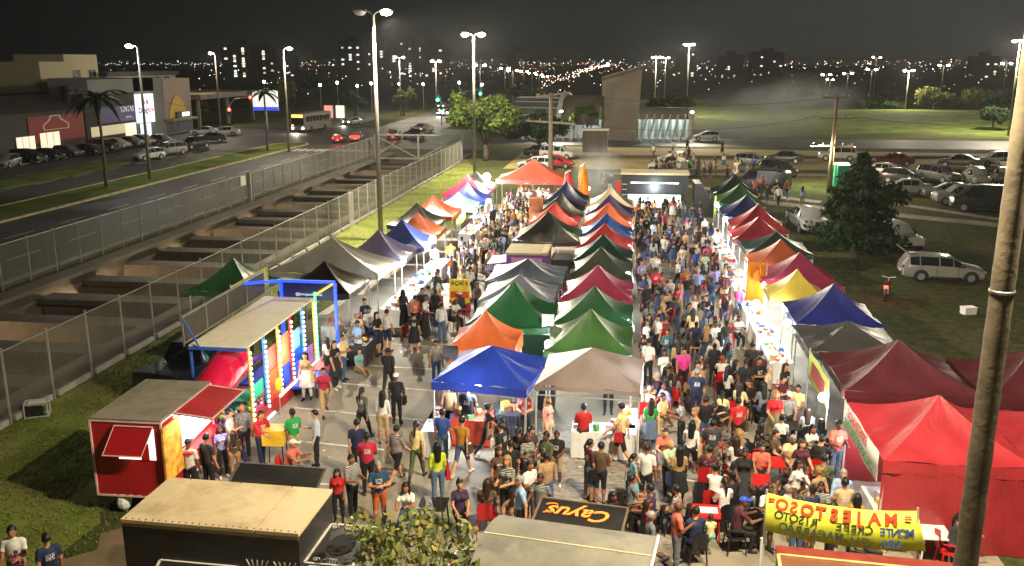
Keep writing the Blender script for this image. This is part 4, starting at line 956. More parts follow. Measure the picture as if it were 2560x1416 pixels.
# --- signs and banners
def banner(name, label, corners, m, group=None, thick=.012, bow=0.0, posts=True, nseg=14):
    """Cloth strip between two posts; corners = bottom left, bottom right, top right, top left in the place."""
    a, b_, c, d = [Vector(p) for p in corners]; o = (a + b_) / 2; o.z = 0
    t = thing(name, label, 'banner', tuple(o), 0, group); nb = (b_ - a).cross(d - a).normalized(); bm = MB()
    for k in (-.5, .5):
        for i in range(nseg + 1):
            q = i / nseg; s = bow * 4 * q * (1 - q)
            p0 = a.lerp(b_, q); p1 = d.lerp(c, q); off = nb * (k * thick + .02 * math.sin(q * 11)) - Vector((0, 0, s))
            bm.v += [tuple(p0 + off - o), tuple(p1 + off - o)]
    n2 = 2 * (nseg + 1)
    for i in range(nseg):
        bm.f.append((2 * i, 2 * i + 2, 2 * i + 3, 2 * i + 1)); bm.m.append(0); bm.f.append((n2 + 2 * i + 1, n2 + 2 * i + 3, n2 + 2 * i + 2, n2 + 2 * i)); bm.m.append(0)
        bm.f.append((2 * i + 1, 2 * i + 3, n2 + 2 * i + 3, n2 + 2 * i + 1)); bm.m.append(0); bm.f.append((2 * i, n2 + 2 * i, n2 + 2 * i + 2, 2 * i + 2)); bm.m.append(0)
    bm.build('cloth', m, t, True)
    if posts:
        for p, q in ((a, d), (b_, c)): MB().tube([tuple(Vector((p.x, p.y, 0)) - o), tuple(q - o + Vector((0, 0, .08)))], .022, 6).build('post', M_leg, t)
    return t
M_yb = mat('yellow green banner cloth', (.72, .74, .07), .55, var=.08, scale=4, trans=.35)
M_rl = mat('red print', (.75, .07, .02), .5, var=0); M_bl = mat('black print', (.03, .035, .02), .5, var=0); M_wl = mat('white print', (.8, .8, .78), .5, var=0)
bl, br = atY(1912, 1326, 17.75), atY(2315, 1379, 17.4)
tl, tr_ = atY(1917, 1232, 18.0), atY(2294, 1278, 17.6)
yb = banner('yellow_banner', 'yellow banner with mirrored lettering strung over the brown trailer', (bl, br, tr_, tl), M_yb, bow=.12)
o_ = (bl + br) / 2; o_.z = 0
ang = math.atan2(br.y - bl.y, br.x - bl.x); tiltx = math.atan2((tl.y - bl.y), tl.z - bl.z)
def on_banner(body, u, v, size, m, extra=0, bold=.004):
    s = .12 * 4 * u * (1 - u)
    p = bl.lerp(br, u).lerp(tl.lerp(tr_, u), v) - o_ + Vector((0, -.035, -s))
    slope = math.atan2((br.z - bl.z) * .5 + (tr_.z - tl.z) * .5 - .12 * 4 * (1 - 2 * u), (br - bl).length)
    text(body, yb, p, (R(90) - tiltx, -slope, ang), size, m, scale=(-1, 1, 1), bold=bold)
for ch, u in zip('OSOTSEJAM', [.105, .185, .275, .365, .455, .54, .615, .715, .82]): on_banner(ch, u, .78, .33, M_rl, bold=.014)
on_banner('=', .035, .84, .26, M_rl); on_banner('=', .93, .82, .24, M_rl, bold=.008)
for ch, u in zip('OTOSIR', [.085, .135, .185, .235, .275, .32]): on_banner(ch, u, .50, .24, M_bl)
for ch, u in zip('EPERC', [.48, .53, .575, .62, .67]): on_banner(ch, u, .47, .24, M_bl)
for ch, u in zip('OÃRRACAM', [.115, .165, .215, .265, .315, .365, .42, .475]): on_banner(ch, u, .22, .24, M_bl)
for ch, u in zip('UO', [.575, .635]): on_banner(ch, u, .17, .24, M_bl)
for ch, u in zip('ETNOM', [.755, .795, .835, .88, .925]): on_banner(ch, u, .46, .22, mat('blue print', (.03, .06, .2), .5, var=0))
for ch, u in zip(':UES', [.735, .77, .805, .845]): on_banner(ch, u, .17, .2, MATS['blue print'])
# banners fixed to the red and maroon tents
a0, a1 = at(2205, 1190, 1.55), at(2125, 1075, 1.55)
rb = banner('tent_banner', 'white and red lettered banner on the front of the big red tent', ((6.1, 24.3, 1.75), (6.1, 20.8, 1.75), (6.1, 20.8, 2.5), (6.1, 24.3, 2.5)), mat('white banner cloth', (.7, .68, .6), .6, var=.08, trans=.2), posts=False)
text('ESPETINHOS', rb, (-.03, 0.2, 2.32), (R(90), 0, R(-90)), .36, M_rl, scale=(-1, 1, 1), bold=.01); text('CALDOS E PORÇÕES', rb, (-.03, 0, 1.95), (R(90), 0, R(-90)), .32, mat('green print', (.1, .3, .03), .5, var=0), scale=(-1, 1, 1), bold=.006)
mb_ = banner('tent_banner', 'lime green and red banner on white posts by the maroon tent', ((6.05, 29.0, 1.5), (6.05, 26.0, 1.5), (6.05, 26.0, 2.4), (6.05, 29.0, 2.4)), mat('lime cloth', (.55, .7, .1), .6, var=.08, trans=.2))
MB().box((-.02, 0, 1.95), (.012, 2.0, .5)).build('red_print', mat('dull red print', (.4, .06, .06), .6), mb_)
banner('tent_banner', 'yellow and lime banner hanging from the red orange left tent', ((-10.6, 54.6, 1.3), (-10.6, 58.0, 1.5), (-10.6, 58.0, 2.2), (-10.6, 54.6, 2.0)), mat('lime yellow cloth', (.6, .72, .12), .6, var=.2, scale=2, trans=.2), posts=False)
banner('tent_banner', 'yellow flag cloth tied to the mesh fence behind the playground', ((-16.6, 35.2, 1.7), (-15.5, 36.6, 1.9), (-15.5, 36.6, 2.9), (-16.6, 35.2, 2.3)), mat('yellow print cloth', (.62, .6, .12), .6, var=.35, scale=3))
banner('tent_banner', 'lime flag strip at the corner of the forest green tent', ((6.1, 63.2, .9), (6.1, 64.4, 1.1), (6.1, 64.4, 2.4), (6.1, 63.2, 2.6)), MATS['lime cloth'], posts=False)
lw = MB()
obn = banner('standing_banner', 'vivid orange standing banner with a round emblem in the right row', ((5.55, 41.5, .25), (6.35, 40.9, .25), (6.35, 40.9, 2.65), (5.55, 41.5, 2.65)), mat('vivid orange cloth', (.85, .28, .02), .5, var=.1, trans=.3))
MB().tube([(0.0, -.2, 2.1), (0.02, -.22, 2.1)], .28, 18).build('round_emblem', mat('brown emblem', (.35, .09, .01), .5), obn)
def sign_board(x, y, z, w, h, label, face, rows, rz=0, legs=True, cols=None):
    t = thing('sign_board', label, 'sign', (x, y, 0), rz)
    MB().box((0, 0, z), (w, .04, h)).build('board', face, t)
    if legs:
        for s in (-1, 1): MB().bar((s * w * .4, .06, 0), (s * w * .4, .06, z + h / 2 - .02), .04).build('leg', M_leg, t)
    for (body, dz, size, m) in rows: text(body, t, (0, -.024, z + dz), (R(90), 0, 0), size, m, bold=.006)
    return t
p = at(1150, 800); s1 = sign_board(p.x, p.y, 1.35, .95, 1.15, 'yellow and red price board standing in the left aisle', mat('yellow board', (.8, .62, .05), .5), [('AÇAÍ E', .38, .26, M_bl)])
MB().box((0, -.023, 1.2), (.86, .01, .3)).build('red_band', M_rl, s1)
sign_board(-5.75, 28.35, 2.05, .5, .5, 'small dark square sign on the corner of the vivid orange tent', mat('dark card', (.06, .06, .08), .5), [])
sign_board(-2.75, 31.5, 2.35, .45, .5, 'small white and black sign on the emerald tent wall', mat('white card', (.65, .65, .62), .5), [], legs=False)
def feather(x, y, h, col, label, rz=0):
    t = thing('feather_flag', label, 'flag', (x, y, 0), rz)
    MB().tube([(0, 0, 0), (0, 0, h * .7), (.12, 0, h * .93), (.5, 0, h)], .025, 6).build('pole', M_leg, t)
    b = MB()
    for i in range(13):
        q = i / 12; z = .5 + (h - .5) * q; xl = 0 if q < .65 else .5 * ((q - .65) / .35) ** 2; xr = .75 + .12 * math.sin(q * 5) - (.25 * max(0, q - .8) / .2)
        for k in (-.006, .006): b.v += [(xl, k + .04 * math.sin(q * 7), z), (max(xl + .02, xr), k - .04 * math.sin(q * 6), z)]
    for i in range(12):
        o2 = i * 4; b.f += [(o2, o2 + 1, o2 + 5, o2 + 4), (o2 + 6, o2 + 7, o2 + 3, o2 + 2), (o2 + 1, o2 + 3, o2 + 7, o2 + 5), (o2 + 2, o2, o2 + 4, o2 + 6)]; b.m += [0] * 4
    b.build('cloth', mat('flag ' + label[:6], col, .5, var=.15, trans=.3), t, True)
a = at(1440, 478); feather(-3.9, 70.8, 3.9, (.85, .3, .02), 'tall orange feather flag behind the navy tent'); feather(-5.0, 70.0, 3.4, (.75, .04, .04), 'shorter red feather flag left of the orange one')
t = thing('price_column', 'tall orange and brown printed column at the far left aisle', 'sign', (-5.9, 57.8, 0)); MB().box((0, 0, 1.5), (.9, .25, 3.0)).build('panel', mat('orange brown print', (.5, .16, .05), .5, var=.5, scale=2), t); MB().box((0, -.13, .8), (.6, .02, .9)).build('cup_print', M_rl, t)

# ================================================================== TRAILERS
M_tan = mat('tan trailer roof', (.62, .50, .30), .6, var=.1, scale=1, dirt=(.44, .34, .19), dscale=1.1)
M_blk = mat('black trailer paint', (.022, .021, .02), .4, var=.2, scale=1.5, dirt=(.04, .035, .03))
M_tred = mat('red trailer paint', (.42, .012, .018), .4, var=.1, scale=1)
M_chalk = mat('pale chalk drawing', (.6, .57, .5), .7, var=.1)
M_rub = mat('tyre rubber', (.018, .018, .018), .8, var=.2, scale=10)
def flap(parent, hinge0, hinge1, out, m, edge=None, name='flap', thick=.04, rim=None):
    a, b_, o = Vector(hinge0), Vector(hinge1), Vector(out); n = (b_ - a).cross(o).normalized() * thick / 2
    vs = [a - n, b_ - n, b_ + o - n, a + o - n, a + n, b_ + n, b_ + o + n, a + o + n]
    f = MB().add(vs, [(0, 3, 2, 1), (4, 5, 6, 7), (0, 1, 5, 4), (1, 2, 6, 5), (2, 3, 7, 6), (3, 0, 4, 7)]).build(name, m, parent)
    if rim:
        up = n.normalized() * (thick / 2 + .008) * (1 if n.z > 0 else -1); r = MB()
        for p, q in ((a, b_), (b_, b_ + o), (b_ + o, a + o), (a + o, a)): r.bar(p + up, q + up, .05, .016)
        r.build('rim', rim, f)
    return f
def wheel_at(parent, p, r=.33, w=.2, axis='x', name='wheel'):
    d = Vector((w / 2, 0, 0)) if axis == 'x' else Vector((0, w / 2, 0)); p = Vector(p)
    t = MB().tube([p - d, p - d * .8, p + d * .8, p + d], [r * .9, r, r, r * .9], 18).build(name, M_rub, parent, True)
    MB().tube([p - d * 1.03, p + d * 1.03], r * .58, 12).build('rim', mat('alloy rim', (.42, .42, .44), .35, .7), t)
    return t
# black burger trailer with tan roof
t = thing('food_trailer', 'black food trailer with a tan seamed roof and chalk drawings in the foreground', 'food trailer', (-7.72, 15.6, 0), R(-1.5))
MB().box((0, 0, 1.6), (3.6, 1.8, 2.5)).build('body', M_blk, t)
for k, (x0, x1) in enumerate(((-1.81, -1.34), (-1.31, -.21), (-.18, .92), (.95, 1.81))):
    MB().box(((x0 + x1) / 2, 0, 2.89), (x1 - x0, 1.84, .07)).build('roof_panel', M_tan, t)
MB().box((0, 0, 2.81), (3.6, 1.82, .07)).build('roof_trim', mat('gold trim', (.3, .22, .1), .5), t)
f = flap(t, (-.7, .92, 2.5), (1.3, .92, 2.5), (0, 1.0, .36), M_blk, name='awning', rim=mat('dark rim', (.1, .09, .08)))
f = flap(t, (1.82, .75, 2.2), (1.82, -.75, 2.2), (.95, 0, 0), M_blk, name='side_hatch', rim=M_chalk)
MB().add([(2.3 + .27 * math.cos(a_ * math.pi / 10), .0 + .4 * math.sin(a_ * math.pi / 10), 2.235) for a_ in range(20)], [tuple(range(20))]).build('dark_oval', mat('matt black', (.008, .008, .008), .9, var=0), f)
for cx, cy_, k in ((2.3, .56, 1), (2.3, -.56, -1)):
    for q in range(-3, 4): MB().bar((cx + .03 * q, cy_, 2.24), (cx + .06 * q, cy_ + k * .14, 2.24), .012, .008).build('chalk_line', M_chalk, f)
for cx, cy_ in ((1.95, .62), (2.62, .6), (2.6, -.6), (2.0, -.62)):
    c = MB().tube([(cx + .08 * math.cos(a_ * .7) * (1 - a_ / 14), cy_ + .07 * math.sin(a_ * .7) * (1 - a_ / 14), 2.24) for a_ in range(13)], .008, 4); c.build('chalk_line', M_chalk, f)
MB().box((1.84, .1, 1.7), (.04, 1.3, .8)).build('serving_window', glow('cool window', (.6, .85, 1), .8), t)
f = flap(t, (-1.05, -.92, 2.1), (.55, -.92, 2.1), (0, -.75, -.35), M_blk, name='front_hatch', rim=M_chalk)
for z in range(4):
    pts = [(-.85 + .1 * i + .05 * z, -1.12 - .13 * z + .02 * math.sin(i * 1.3 + z), 2.06 - .061 * z) for i in range(13)]; MB().tube(pts, .012, 4).build('chalk_line', M_chalk, f)
for x in (-.85, -.7, .38, .5): MB().bar((x, -1.1, 2.07), (x + .1, -1.5, 1.88), .014, .01).build('chalk_line', M_chalk, f)
MB().box((-.1, -.915, 1.55), (1.5, .03, .8)).build('serving_window', glow('warm window', (1, .85, .6), .5), t)
for x in (.95, 1.5):
    MB().tube([(x + .25 * math.cos(a_ * math.pi / 8), -.925, 1.75 + .25 * math.sin(a_ * math.pi / 8)) for a_ in range(17)], .05, 5).build('chalk_ring', M_chalk, t)
    for q in range(5): MB().bar((x - .12 + .06 * q, -.925, 2.1), (x - .22 + .11 * q, -.925, 2.3), .022, .012).build('chalk_line', M_chalk, t)
for x in (-.9, .2):
    for y in (-.8, .8): wheel_at(t, (x, y, .33), axis='y')
MB().box((-1.2, -1.3, .95), (1.3, .7, .06)).build('front_shelf', M_blk, t)
for k in range(26):                               # rivets and a roof vent
    MB().box((-1.72 + .138 * k, -.86, 2.93), (.03, .03, .012)).build('rivet', mat('rusty rivet', (.25, .15, .07), .7), t)
# red trailer
t = thing('food_trailer', 'red food trailer with grey roof and raised white edged hatches beside the grass', 'food trailer', (-12.6, 21.5, 0), R(1))
MB().box((0, 0, 1.55), (1.9, 2.9, 2.1)).build('body', M_tred, t)
M_edge = mat('pink white edging', (.75, .55, .52), .5); M_groof = mat('grey brown roof', (.24, .21, .155), .8, var=.12, dirt=(.17, .15, .11))
for x in (-.485, .485):
    for y in (-.735, .735): MB().box((x, y, 2.64), (.955, 1.455, .06)).build('roof_panel', M_groof, t)
MB().box((0, 0, 2.625), (1.93, 2.93, .05)).build('roof_frame', mat('roof seam', (.12, .105, .08)), t)
eb = MB()
for z in (.52, 2.6):
    for a_, b_ in (((-.955, -1.455), (.955, -1.455)), ((.955, -1.455), (.955, 1.455))): eb.bar((*a_, z), (*b_, z), .045, .045)
for x, y in ((-.955, -1.455), (.955, -1.455), (.955, 1.455)): eb.bar((x, y, .5), (x, y, 2.62), .045)
eb.build('edge_trim', M_edge, t)
MB().box((.25, -1.46, 2.0), (1.0, .03, .85)).build('end_window', glow('white interior', (1, .95, .92), 1.5), t)
MB().box((.48, -1.48, 1.8), (.22, .02, .45)).build('menu_print', M_tred, t)
flap(t, (-.27, -1.5, 2.5), (.77, -1.5, 2.5), (-.25, -.25, -.72), M_tred, name='end_hatch', rim=M_edge)
MB().box((.965, .25, 2.0), (.03, 2.0, .95)).build('serving_opening', glow('white serving opening', (1, .96, .95), 2.2), t)
flap(t, (.98, -.8, 2.6), (.98, 1.3, 2.6), (1.05, 0, -.12), M_tred, name='serving_hatch', rim=M_edge)
pp = MB().box((1.05, -1.12, 1.75), (.05, .95, 1.5)).build('food_poster', mat('orange food poster', (.85, .4, .05), .5, var=.55, scale=4), t)
MB().box((1.08, -1.12, 2.3), (.02, .8, .22)).build('poster_heading', mat('yellow print', (.9, .65, .08), .5), pp)
MB().bar((.98, -.7, 1.4), (1.9, .9, 2.5), .03).build('hatch_strut', M_leg, t)
MB().box((1.15, .3, 1.42), (.35, 2.0, .04)).build('serving_shelf', M_tred, t)
MB().box((1.08, .55, 1.05), (.22, .5, .45)).build('side_box', mat('pink box', (.7, .2, .25), .5), t)
st_ = MB()
for k in range(12): st_.box((-.5 + .115 * k, -1.462, .53), (.05, .02, .05), k % 2)
st_.build('reflective_strip', [M_wl, M_tred], t)
MB().ball((-.35, -1.3, .28), (.2, .2, .25)).build('gas_bottle', mat('white cylinder', (.7, .7, .68), .5), t)
for y in (-.5, .5):
    for x in (-.86, .86): wheel_at(t, (x, y, .32))
lamp('lamp_light', t, (1.6, .3, 2.25), 110, (1, .93, .88), .3)
# grey roofed trailer with black sign hatch
t = thing('food_trailer', 'trailer with a plain grey roof and a black hatch with orange script', 'food trailer', (-.95, 15.3, 0), R(-8))
MB().box((0, 0, 1.5), (3.1, 1.9, 2.1)).build('body', mat('grey trailer', (.2, .2, .19), .6, dirt=(.13, .13, .12)), t)
b = MB(); nn = 16
for j in range(nn + 1):
    for i in range(2): b.v.append((-1.6 + 3.2 * i, -1.0 + 2.0 * j / nn, 2.56 + .2 * math.sin(math.pi * j / nn)))
for j in range(nn): b.f.append((2 * j, 2 * j + 1, 2 * j + 3, 2 * j + 2)); b.m.append(0)
b.add([(-1.6, -1, 2.54), (1.6, -1, 2.54), (1.6, 1, 2.54), (-1.6, 1, 2.54)], [(0, 3, 2, 1)]); b.build('roof', mat('plain grey roof', (.17, .16, .125), .75, var=.2, scale=1, dirt=(.11, .105, .085)), t, True)
MB().bar((-1.6, -.1, 2.765), (1.6, -.1, 2.765), .03, .012).build('roof_seam', M_tan, t)
MB().bar((1.62, -1, 2.56), (1.62, 1, 2.56), .05).build('roof_edge', M_edge, t)
sgn = flap(t, (-.92, 1.02, 2.48), (.9, 1.02, 2.48), (0, .86, .11), mat('sign black', (.012, .011, .011), .45, var=.1), name='sign_hatch', rim=mat('thin dark rim', (.12, .08, .05)))
text('Cayus', sgn, (-.02, 1.46, 2.572), (R(-7.3), 0, math.pi), .54, mat('orange neon script', (.9, .22, .03), .5, var=0, emit=.6, ecol=(1, .25, .03)), shear=.35, bold=.008)
for k in range(2): MB().tube([(-.64 + .12 * math.cos(a_ * math.pi / 7), 1.6 - .3 * k + .1 * math.sin(a_ * math.pi / 7) * math.cos(a_ * math.pi / 14), 2.62 - .03 * k) for a_ in range(13)], .012, 4).build('script_curl', MATS['orange neon script'], sgn)
flap(t, (-1.62, .2, 2.2), (-1.62, -.7, 2.2), (-.6, 0, -.1), mat('black mesh', (.03, .03, .035), .5), name='side_hatch', rim=M_edge)
for x in (-.7, .5):
    for y in (-.85, .85): wheel_at(t, (x, y, .33), axis='y')
# brown topped trailer in the right corner
t = thing('food_trailer', 'trailer with a rust brown roof under the yellow banner', 'food trailer', (4.6, 15.2, 0), R(-4))
MB().box((0, 0, 1.3), (3.2, 1.9, 2.0)).build('body', mat('rust trailer', (.25, .05, .03), .5), t)
MB().box((0, 0, 2.34), (3.25, 1.95, .06)).build('roof', mat('rust brown roof', (.15, .055, .022), .55, var=.2, scale=.8, dirt=(.10, .04, .02)), t)
MB().box((0, .85, 2.385), (3.25, .3, .03)).build('front_band', mat('red band', (.17, .025, .015), .5), t)
for a_, b_ in (((-1.6, -.97), (-1.6, .66)), ((-1.6, .66), (1.6, .66))): MB().bar((*a_, 2.39), (*b_, 2.39), .06, .04).build('roof_trim', mat('ochre trim', (.55, .36, .15), .5), t)
for x in (-.7, .5):
    for y in (-.85, .85): wheel_at(t, (x, y, .33), axis='y')
tag(MB().tube([(2.9, 17.1, 0), (2.92, 17.1, 2.1)], .025, 6).build('white_post', M_wl), 'slim white post left of the rust brown trailer', 'post')
# purple ice cream trailer
t = thing('food_trailer', 'small purple and pink trailer with tan roof in the middle rows', 'food trailer', (-4.75, 43.3, 0), 0)
M_pur = mat('purple paint', (.16, .06, .28), .4); M_pk = mat('pink panel', (.55, .22, .42), .5)
MB().box((0, 0, 1.45), (2.0, 2.2, 2.1)).build('body', M_pur, t); MB().box((0, 0, 2.56), (2.1, 2.3, .1)).build('roof', mat('tan small roof', (.42, .36, .2), .7), t); MB().box((.85, 0, 2.62), (.3, 2.2, .04)).build('roof_strip', M_tan, t)
MB().box((0, -1.115, 2.0), (1.5, .03, .75)).build('front_panel', M_pk, t); MB().box((.1, -1.12, 1.45), (1.4, .03, .28)).build('lit_slot', glow('violet slot', (.75, .7, 1), 3.5), t)
flap(t, (-1.02, -1.0, 2.1), (-1.02, .9, 2.1), (-.95, 0, -.12), M_pk, name='side_hatch')
MB().box((-1.02, 0, 1.6), (.03, 1.8, .8)).build('serving_opening', glow('pink white opening', (1, .85, .95), 1.0), t)
tag(MB().box((-3.1, 42.6, 1.2), (.9, 1.6, 2.4)).build('fridge_cabinet', mat('black cabinet', (.02, .02, .02), .4)), 'tall black cabinet beside the purple trailer', 'cabinet')
# far black truck with counter
t = thing('food_truck', 'far black food truck with a tan roof and bright counter front', 'food truck', (2.0, 70.5, 0), 0)
MB().box((0, 0, 1.75), (5.0, 2.4, 3.0)).build('body', M_blk, t); MB().box((0, 0, 3.3), (5.2, 2.6, .14)).build('roof', M_tan, t)
MB().box((0, -1.22, 2.3), (4.2, .04, .95)).build('menu_board', mat('menu black', (.03, .03, .035), .4), t); MB().box((0, -1.25, 2.62), (3.6, .03, .07)).build('light_strip', glow('white strip', (.95, 1, 1), 8), t)
MB().box((0, -1.23, 1.45), (4.0, .04, .55)).build('lit_opening', glow('lit opening', (.8, 1, .95), 1.6), t)
for k in range(9): MB().box((-1.75 + .44 * k, -1.26, .95), (.36, .03, .36)).build('food_print', [M_good[0], M_wl, M_good[6], M_wl][k % 4], t)
MB().box((0, -1.235, .95), (4.2, .03, .5)).build('print_band', mat('white band', (.6, .6, .6)), t)
MB().box((-2.75, -.9, 1.4), (.4, .3, 2.6)).build('red_pillar', mat('red pillar', (.5, .04, .03), .5), t)
for z in range(6): MB().bar((-2.45, -1.28, .5 + .4 * z), (-2.1, -1.28, .5 + .4 * z), .05).build('ladder_rung', M_leg, t)
lamp('lamp_light', t, (0, -2.2, 2.2), 260, (.85, 1, .97), .4)
tag(MB().add([(5.0, 69.4, 0), (6.6, 69.4, 0), (6.6, 72, 0), (5.0, 72, 0), (5.0, 69.4, 2.6), (5.5, 69.4, 2.6), (5.5, 72, 2.6), (5.0, 72, 2.6), (6.6, 69.4, .9), (6.6, 72, .9)], [(0, 1, 8, 5, 4), (3, 7, 6, 9, 2), (4, 5, 6, 7), (5, 8, 9, 6), (1, 2, 9, 8), (0, 4, 7, 3)]).build('tarp_shelter', M_blk), 'black sloping tarpaulin beside the far food truck', 'shelter')

# ================================================================== PLAYGROUND
pg = thing('soft_playground', 'lit soft play frame with a red tube slide, ball pit and cream roof', 'playground', (-12.55, 25.5, 0))
M_pb = mat('blue frame', (.03, .13, .6), .4); PW, PL, PH = .95, 8.0, 2.9
def strip(a, b_, c, nm):                        # dotted LED strip on a padded pole
    a, b_ = Vector(a), Vector(b_); n = int((b_ - a).length / .16); s = MB(); d = (b_ - a) / n
    for k in range(n): s.box(tuple(a + d * (k + .5)), (.06, .06, .07))
    return stuff(s.build('led_strip', glow('led ' + nm, c, 4), pg))
cols_ = {'yellow': (.75, .55, .05), 'blue': (.05, .3, .8), 'red': (.7, .05, .04), 'green': (.05, .6, .2)}
for k, (y, c) in enumerate(((0, 'yellow'), (1.2, 'blue'), (2.35, 'yellow'), (3.5, 'red'), (4.7, 'blue'), (5.9, 'yellow'))):
    MB().tube([(PW, y, .35), (PW, y, PH - .04)], .055, 10).build('padded_pole', mat('pad ' + c, cols_[c], .5), pg)
    strip((PW + .07, y - .03, .4), (PW + .07, y - .03, PH - .1), (1, .95, .8) if k else (.8, 1, .6), 'white' if k else 'lime')
    lamp('lamp_light', pg, (PW + .35, y + .5, 1.7), 38, (1, .97, .88), .5)
MB().tube([(PW, 6.15, .4), (PW, 6.15, PH + .2)], .04, 8).build('green_tube', glow('green neon', (.05, 1, .35), 4), pg)
for x, y0 in ((-PW, 0), (-PW, 2.7), (-PW, 5.4)): MB().tube([(x, y0, 0), (x, y0, PH - .04)], .05, 8).build('frame_pole', M_pb, pg)
for x in (-.48, .48): MB().box((x, 2.95, PH), (.955, 6.1, .06)).build('roof_panel', mat('cream play roof', (.88, .80, .60), .6, var=.06), pg)
for a_, b_ in (((-PW, -.12, PH - .06), (PW, -.12, PH - .06)), ((-PW, 0, .95), (-.2, 0, .95)), ((-PW, .3, 1.45), (-.55, .3, 1.45))): MB().bar(a_, b_, .09).build('frame_bar', M_pb, pg)
# side rail above the roof
for z in (PH + .1, PH + .95): MB().bar((-PW - .1, -.2, z), (-PW - .1, 6.2, z), .06).build('guard_rail', M_galv, pg)
for k in range(5): MB().bar((-PW - .1, -.2 + 1.6 * k, PH), (-PW - .1, -.2 + 1.6 * k, PH + .95), .05).build('guard_post', M_galv, pg)
MB().box((-PW - .1, 3, PH + .52), (.012, 6.3, .78)).build('guard_net', mat('dark net', (.07, .065, .055), .8), pg)
MB().bar((-PW - .1, -.2, PH + .95), (-PW + .4, -.2, PH), .04).build('guard_brace', M_pb, pg)
# tall blue neon portal at the far end
L_bn = glow('blue neon', (.02, .08, 1), 1.6)
for a_, b_ in (((-.55, 6.6, 3.4), (1.6, 6.6, 3.4)), ((-.55, 6.6, .5), (-.55, 6.6, 3.35)), ((1.6, 6.6, .5), (1.6, 6.6, 3.35)), ((-.55, 6.6, 3.4), (-PW - .1, 4.4, PH + .9))): MB().bar(a_, b_, .1).build('portal_bar', L_bn, pg)
MB().bar((PW, 6.15, PH + .1), (1.55, 6.6, 3.36), .08).build('yellow_bar', mat('yellow bar', (.75, .55, .03), .4, emit=.4, ecol=(1, .7, .05)), pg)
MB().box((.52, 6.75, 2.98), (2.1, .04, .7)).build('name_banner', mat('navy banner', (.01, .01, .06), .5), pg)
text('@brinquedosecia', pg, (.5, 6.72, 2.86), (R(90), 0, 0), .15, glow('white blue letters', (.7, .75, 1), .8, False))
MB().box((.5, 4.8, .42), (2.8, 3.4, .1)).build('platform', mat('blue mat', (.03, .06, .55), .5), pg)
MB().box((1.5, 5.6, .49), (.9, 1.6, .03)).build('red_mat', mat('red mat', (.5, .05, .05), .5), pg)
MB().box((0, 1.6, .36), (1.85, 3.2, .1)).build('pit_base', mat('pit red', (.45, .03, .05), .5), pg)
MB().box((PW + .02, 1.7, .3), (.06, 3.4, .5)).build('pit_edge', mat('pit edge red', (.5, .03, .03), .5), pg)
strip((PW + .08, 0, .12), (PW + .08, 1.6, .12), (.7, 1, 1), 'ice'); strip((PW + .08, 2.0, .5), (PW + .08, 6.0, .5), (1, 1, .9), 'white')
# tube slide
sp = [(.1, .9, 2.2), (.06, .2, 2.08), (-.1, -.5, 1.62), (-.28, -1.15, 1.08), (-.42, -1.75, .72), (-.5, -2.1, .62)]
sl_ = MB().tube(sp, .58, 20, cap=False).build('tube_slide', mat('glossy red slide', (.62, .01, .06), .22, var=.05, coat=.6), pg, True)
for z, c, x in ((1.0, 'orange', -.55), (1.05, 'teal', .45)):
    MB().add([(x - .4, .1, z), (x + .4, .1, z), (x + .4, 1.1, z), (x - .4, 1.1, z)], [(0, 1, 2, 3)]).build('ramp', mat('pad ramp ' + c, (.65, .2, .12) if c == 'orange' else (.02, .5, .3), .5), pg)
for k, (y, z0_, z1_, c) in enumerate(((1.3, .5, 1.5, (.8, .14, .03)), (1.3, 1.5, 2.3, (.75, .1, .05)), (2.45, .5, 1.3, (.02, .1, .75)), (2.45, 1.3, 2.4, (.85, .2, .03)), (3.6, .5, 1.0, (.02, .08, .7)), (3.6, 1.5, 2.2, (.1, .5, .65)), (4.8, .5, 1.2, (.25, .08, .5)), (.12, 1.0, 1.5, (.02, .5, .3)), (.12, .45, .7, (.75, .1, .2)))):
    MB().box((PW - .07 - .02 * (k % 3), y + .5, (z0_ + z1_) / 2), (.04, 1.0, z1_ - z0_ - .03)).build('soft_panel', mat('soft panel %d' % k, c, .45, var=.08), pg)
for k, y in enumerate(()):
    s = MB(); s.add([(PW - .1, y - .05, .5), (PW - .1, y + .9, .5), (PW - .1, y + .85, 2.45), (PW - .1, y + .1, 2.45)], [(0, 1, 2, 3)]); s.build('orange_pad' if k % 2 == 0 else 'blue_panel', mat('orange pad', (.8, .14, .03), .5) if k != 1 else mat('teal pad', (.03, .45, .5), .5), pg)
    MB().add([(PW - .22, y + .1, 2.3), (PW - .22, y + .75, 2.3), (PW - .5, y + .75, 2.6), (PW - .5, y + .1, 2.6)], [(0, 1, 2, 3)]).build('blue_pad', mat('sky pad', (.06, .35, .7), .5), pg)
MB().add([(PW - .3, 3.6, .5), (PW - .3, 5.6, .5), (PW - .5, 5.6, 1.4), (PW - .5, 3.6, 1.0)], [(0, 1, 2, 3)]).build('blue_slope', mat('bright blue slope', (.02, .1, .75), .45), pg)
MB().tube([(-.6, 3.2, 1.2), (.3, 4.2, 1.6), (.7, 5.4, 1.9)], .09, 8).build('purple_tube', mat('purple tube', (.3, .1, .6), .4), pg)
bb = MB(); rr = np.random.default_rng(5)
for _ in range(420): bb.ball((rr.uniform(-.8, .85), rr.uniform(-1.2, 1.6), .45 + .3 * rr.random()), .055, int(rr.integers(6)), 6, 4)
o = bb.build('ball_pit_balls', [mat('pit ball %d' % i, c, .3, var=0) for i, c in enumerate([(.8, .7, .05), (.05, .6, .15), (.1, .3, .85), (.7, .08, .3), (.75, .75, .8), (.4, .1, .6)])], pg, True); stuff(o)
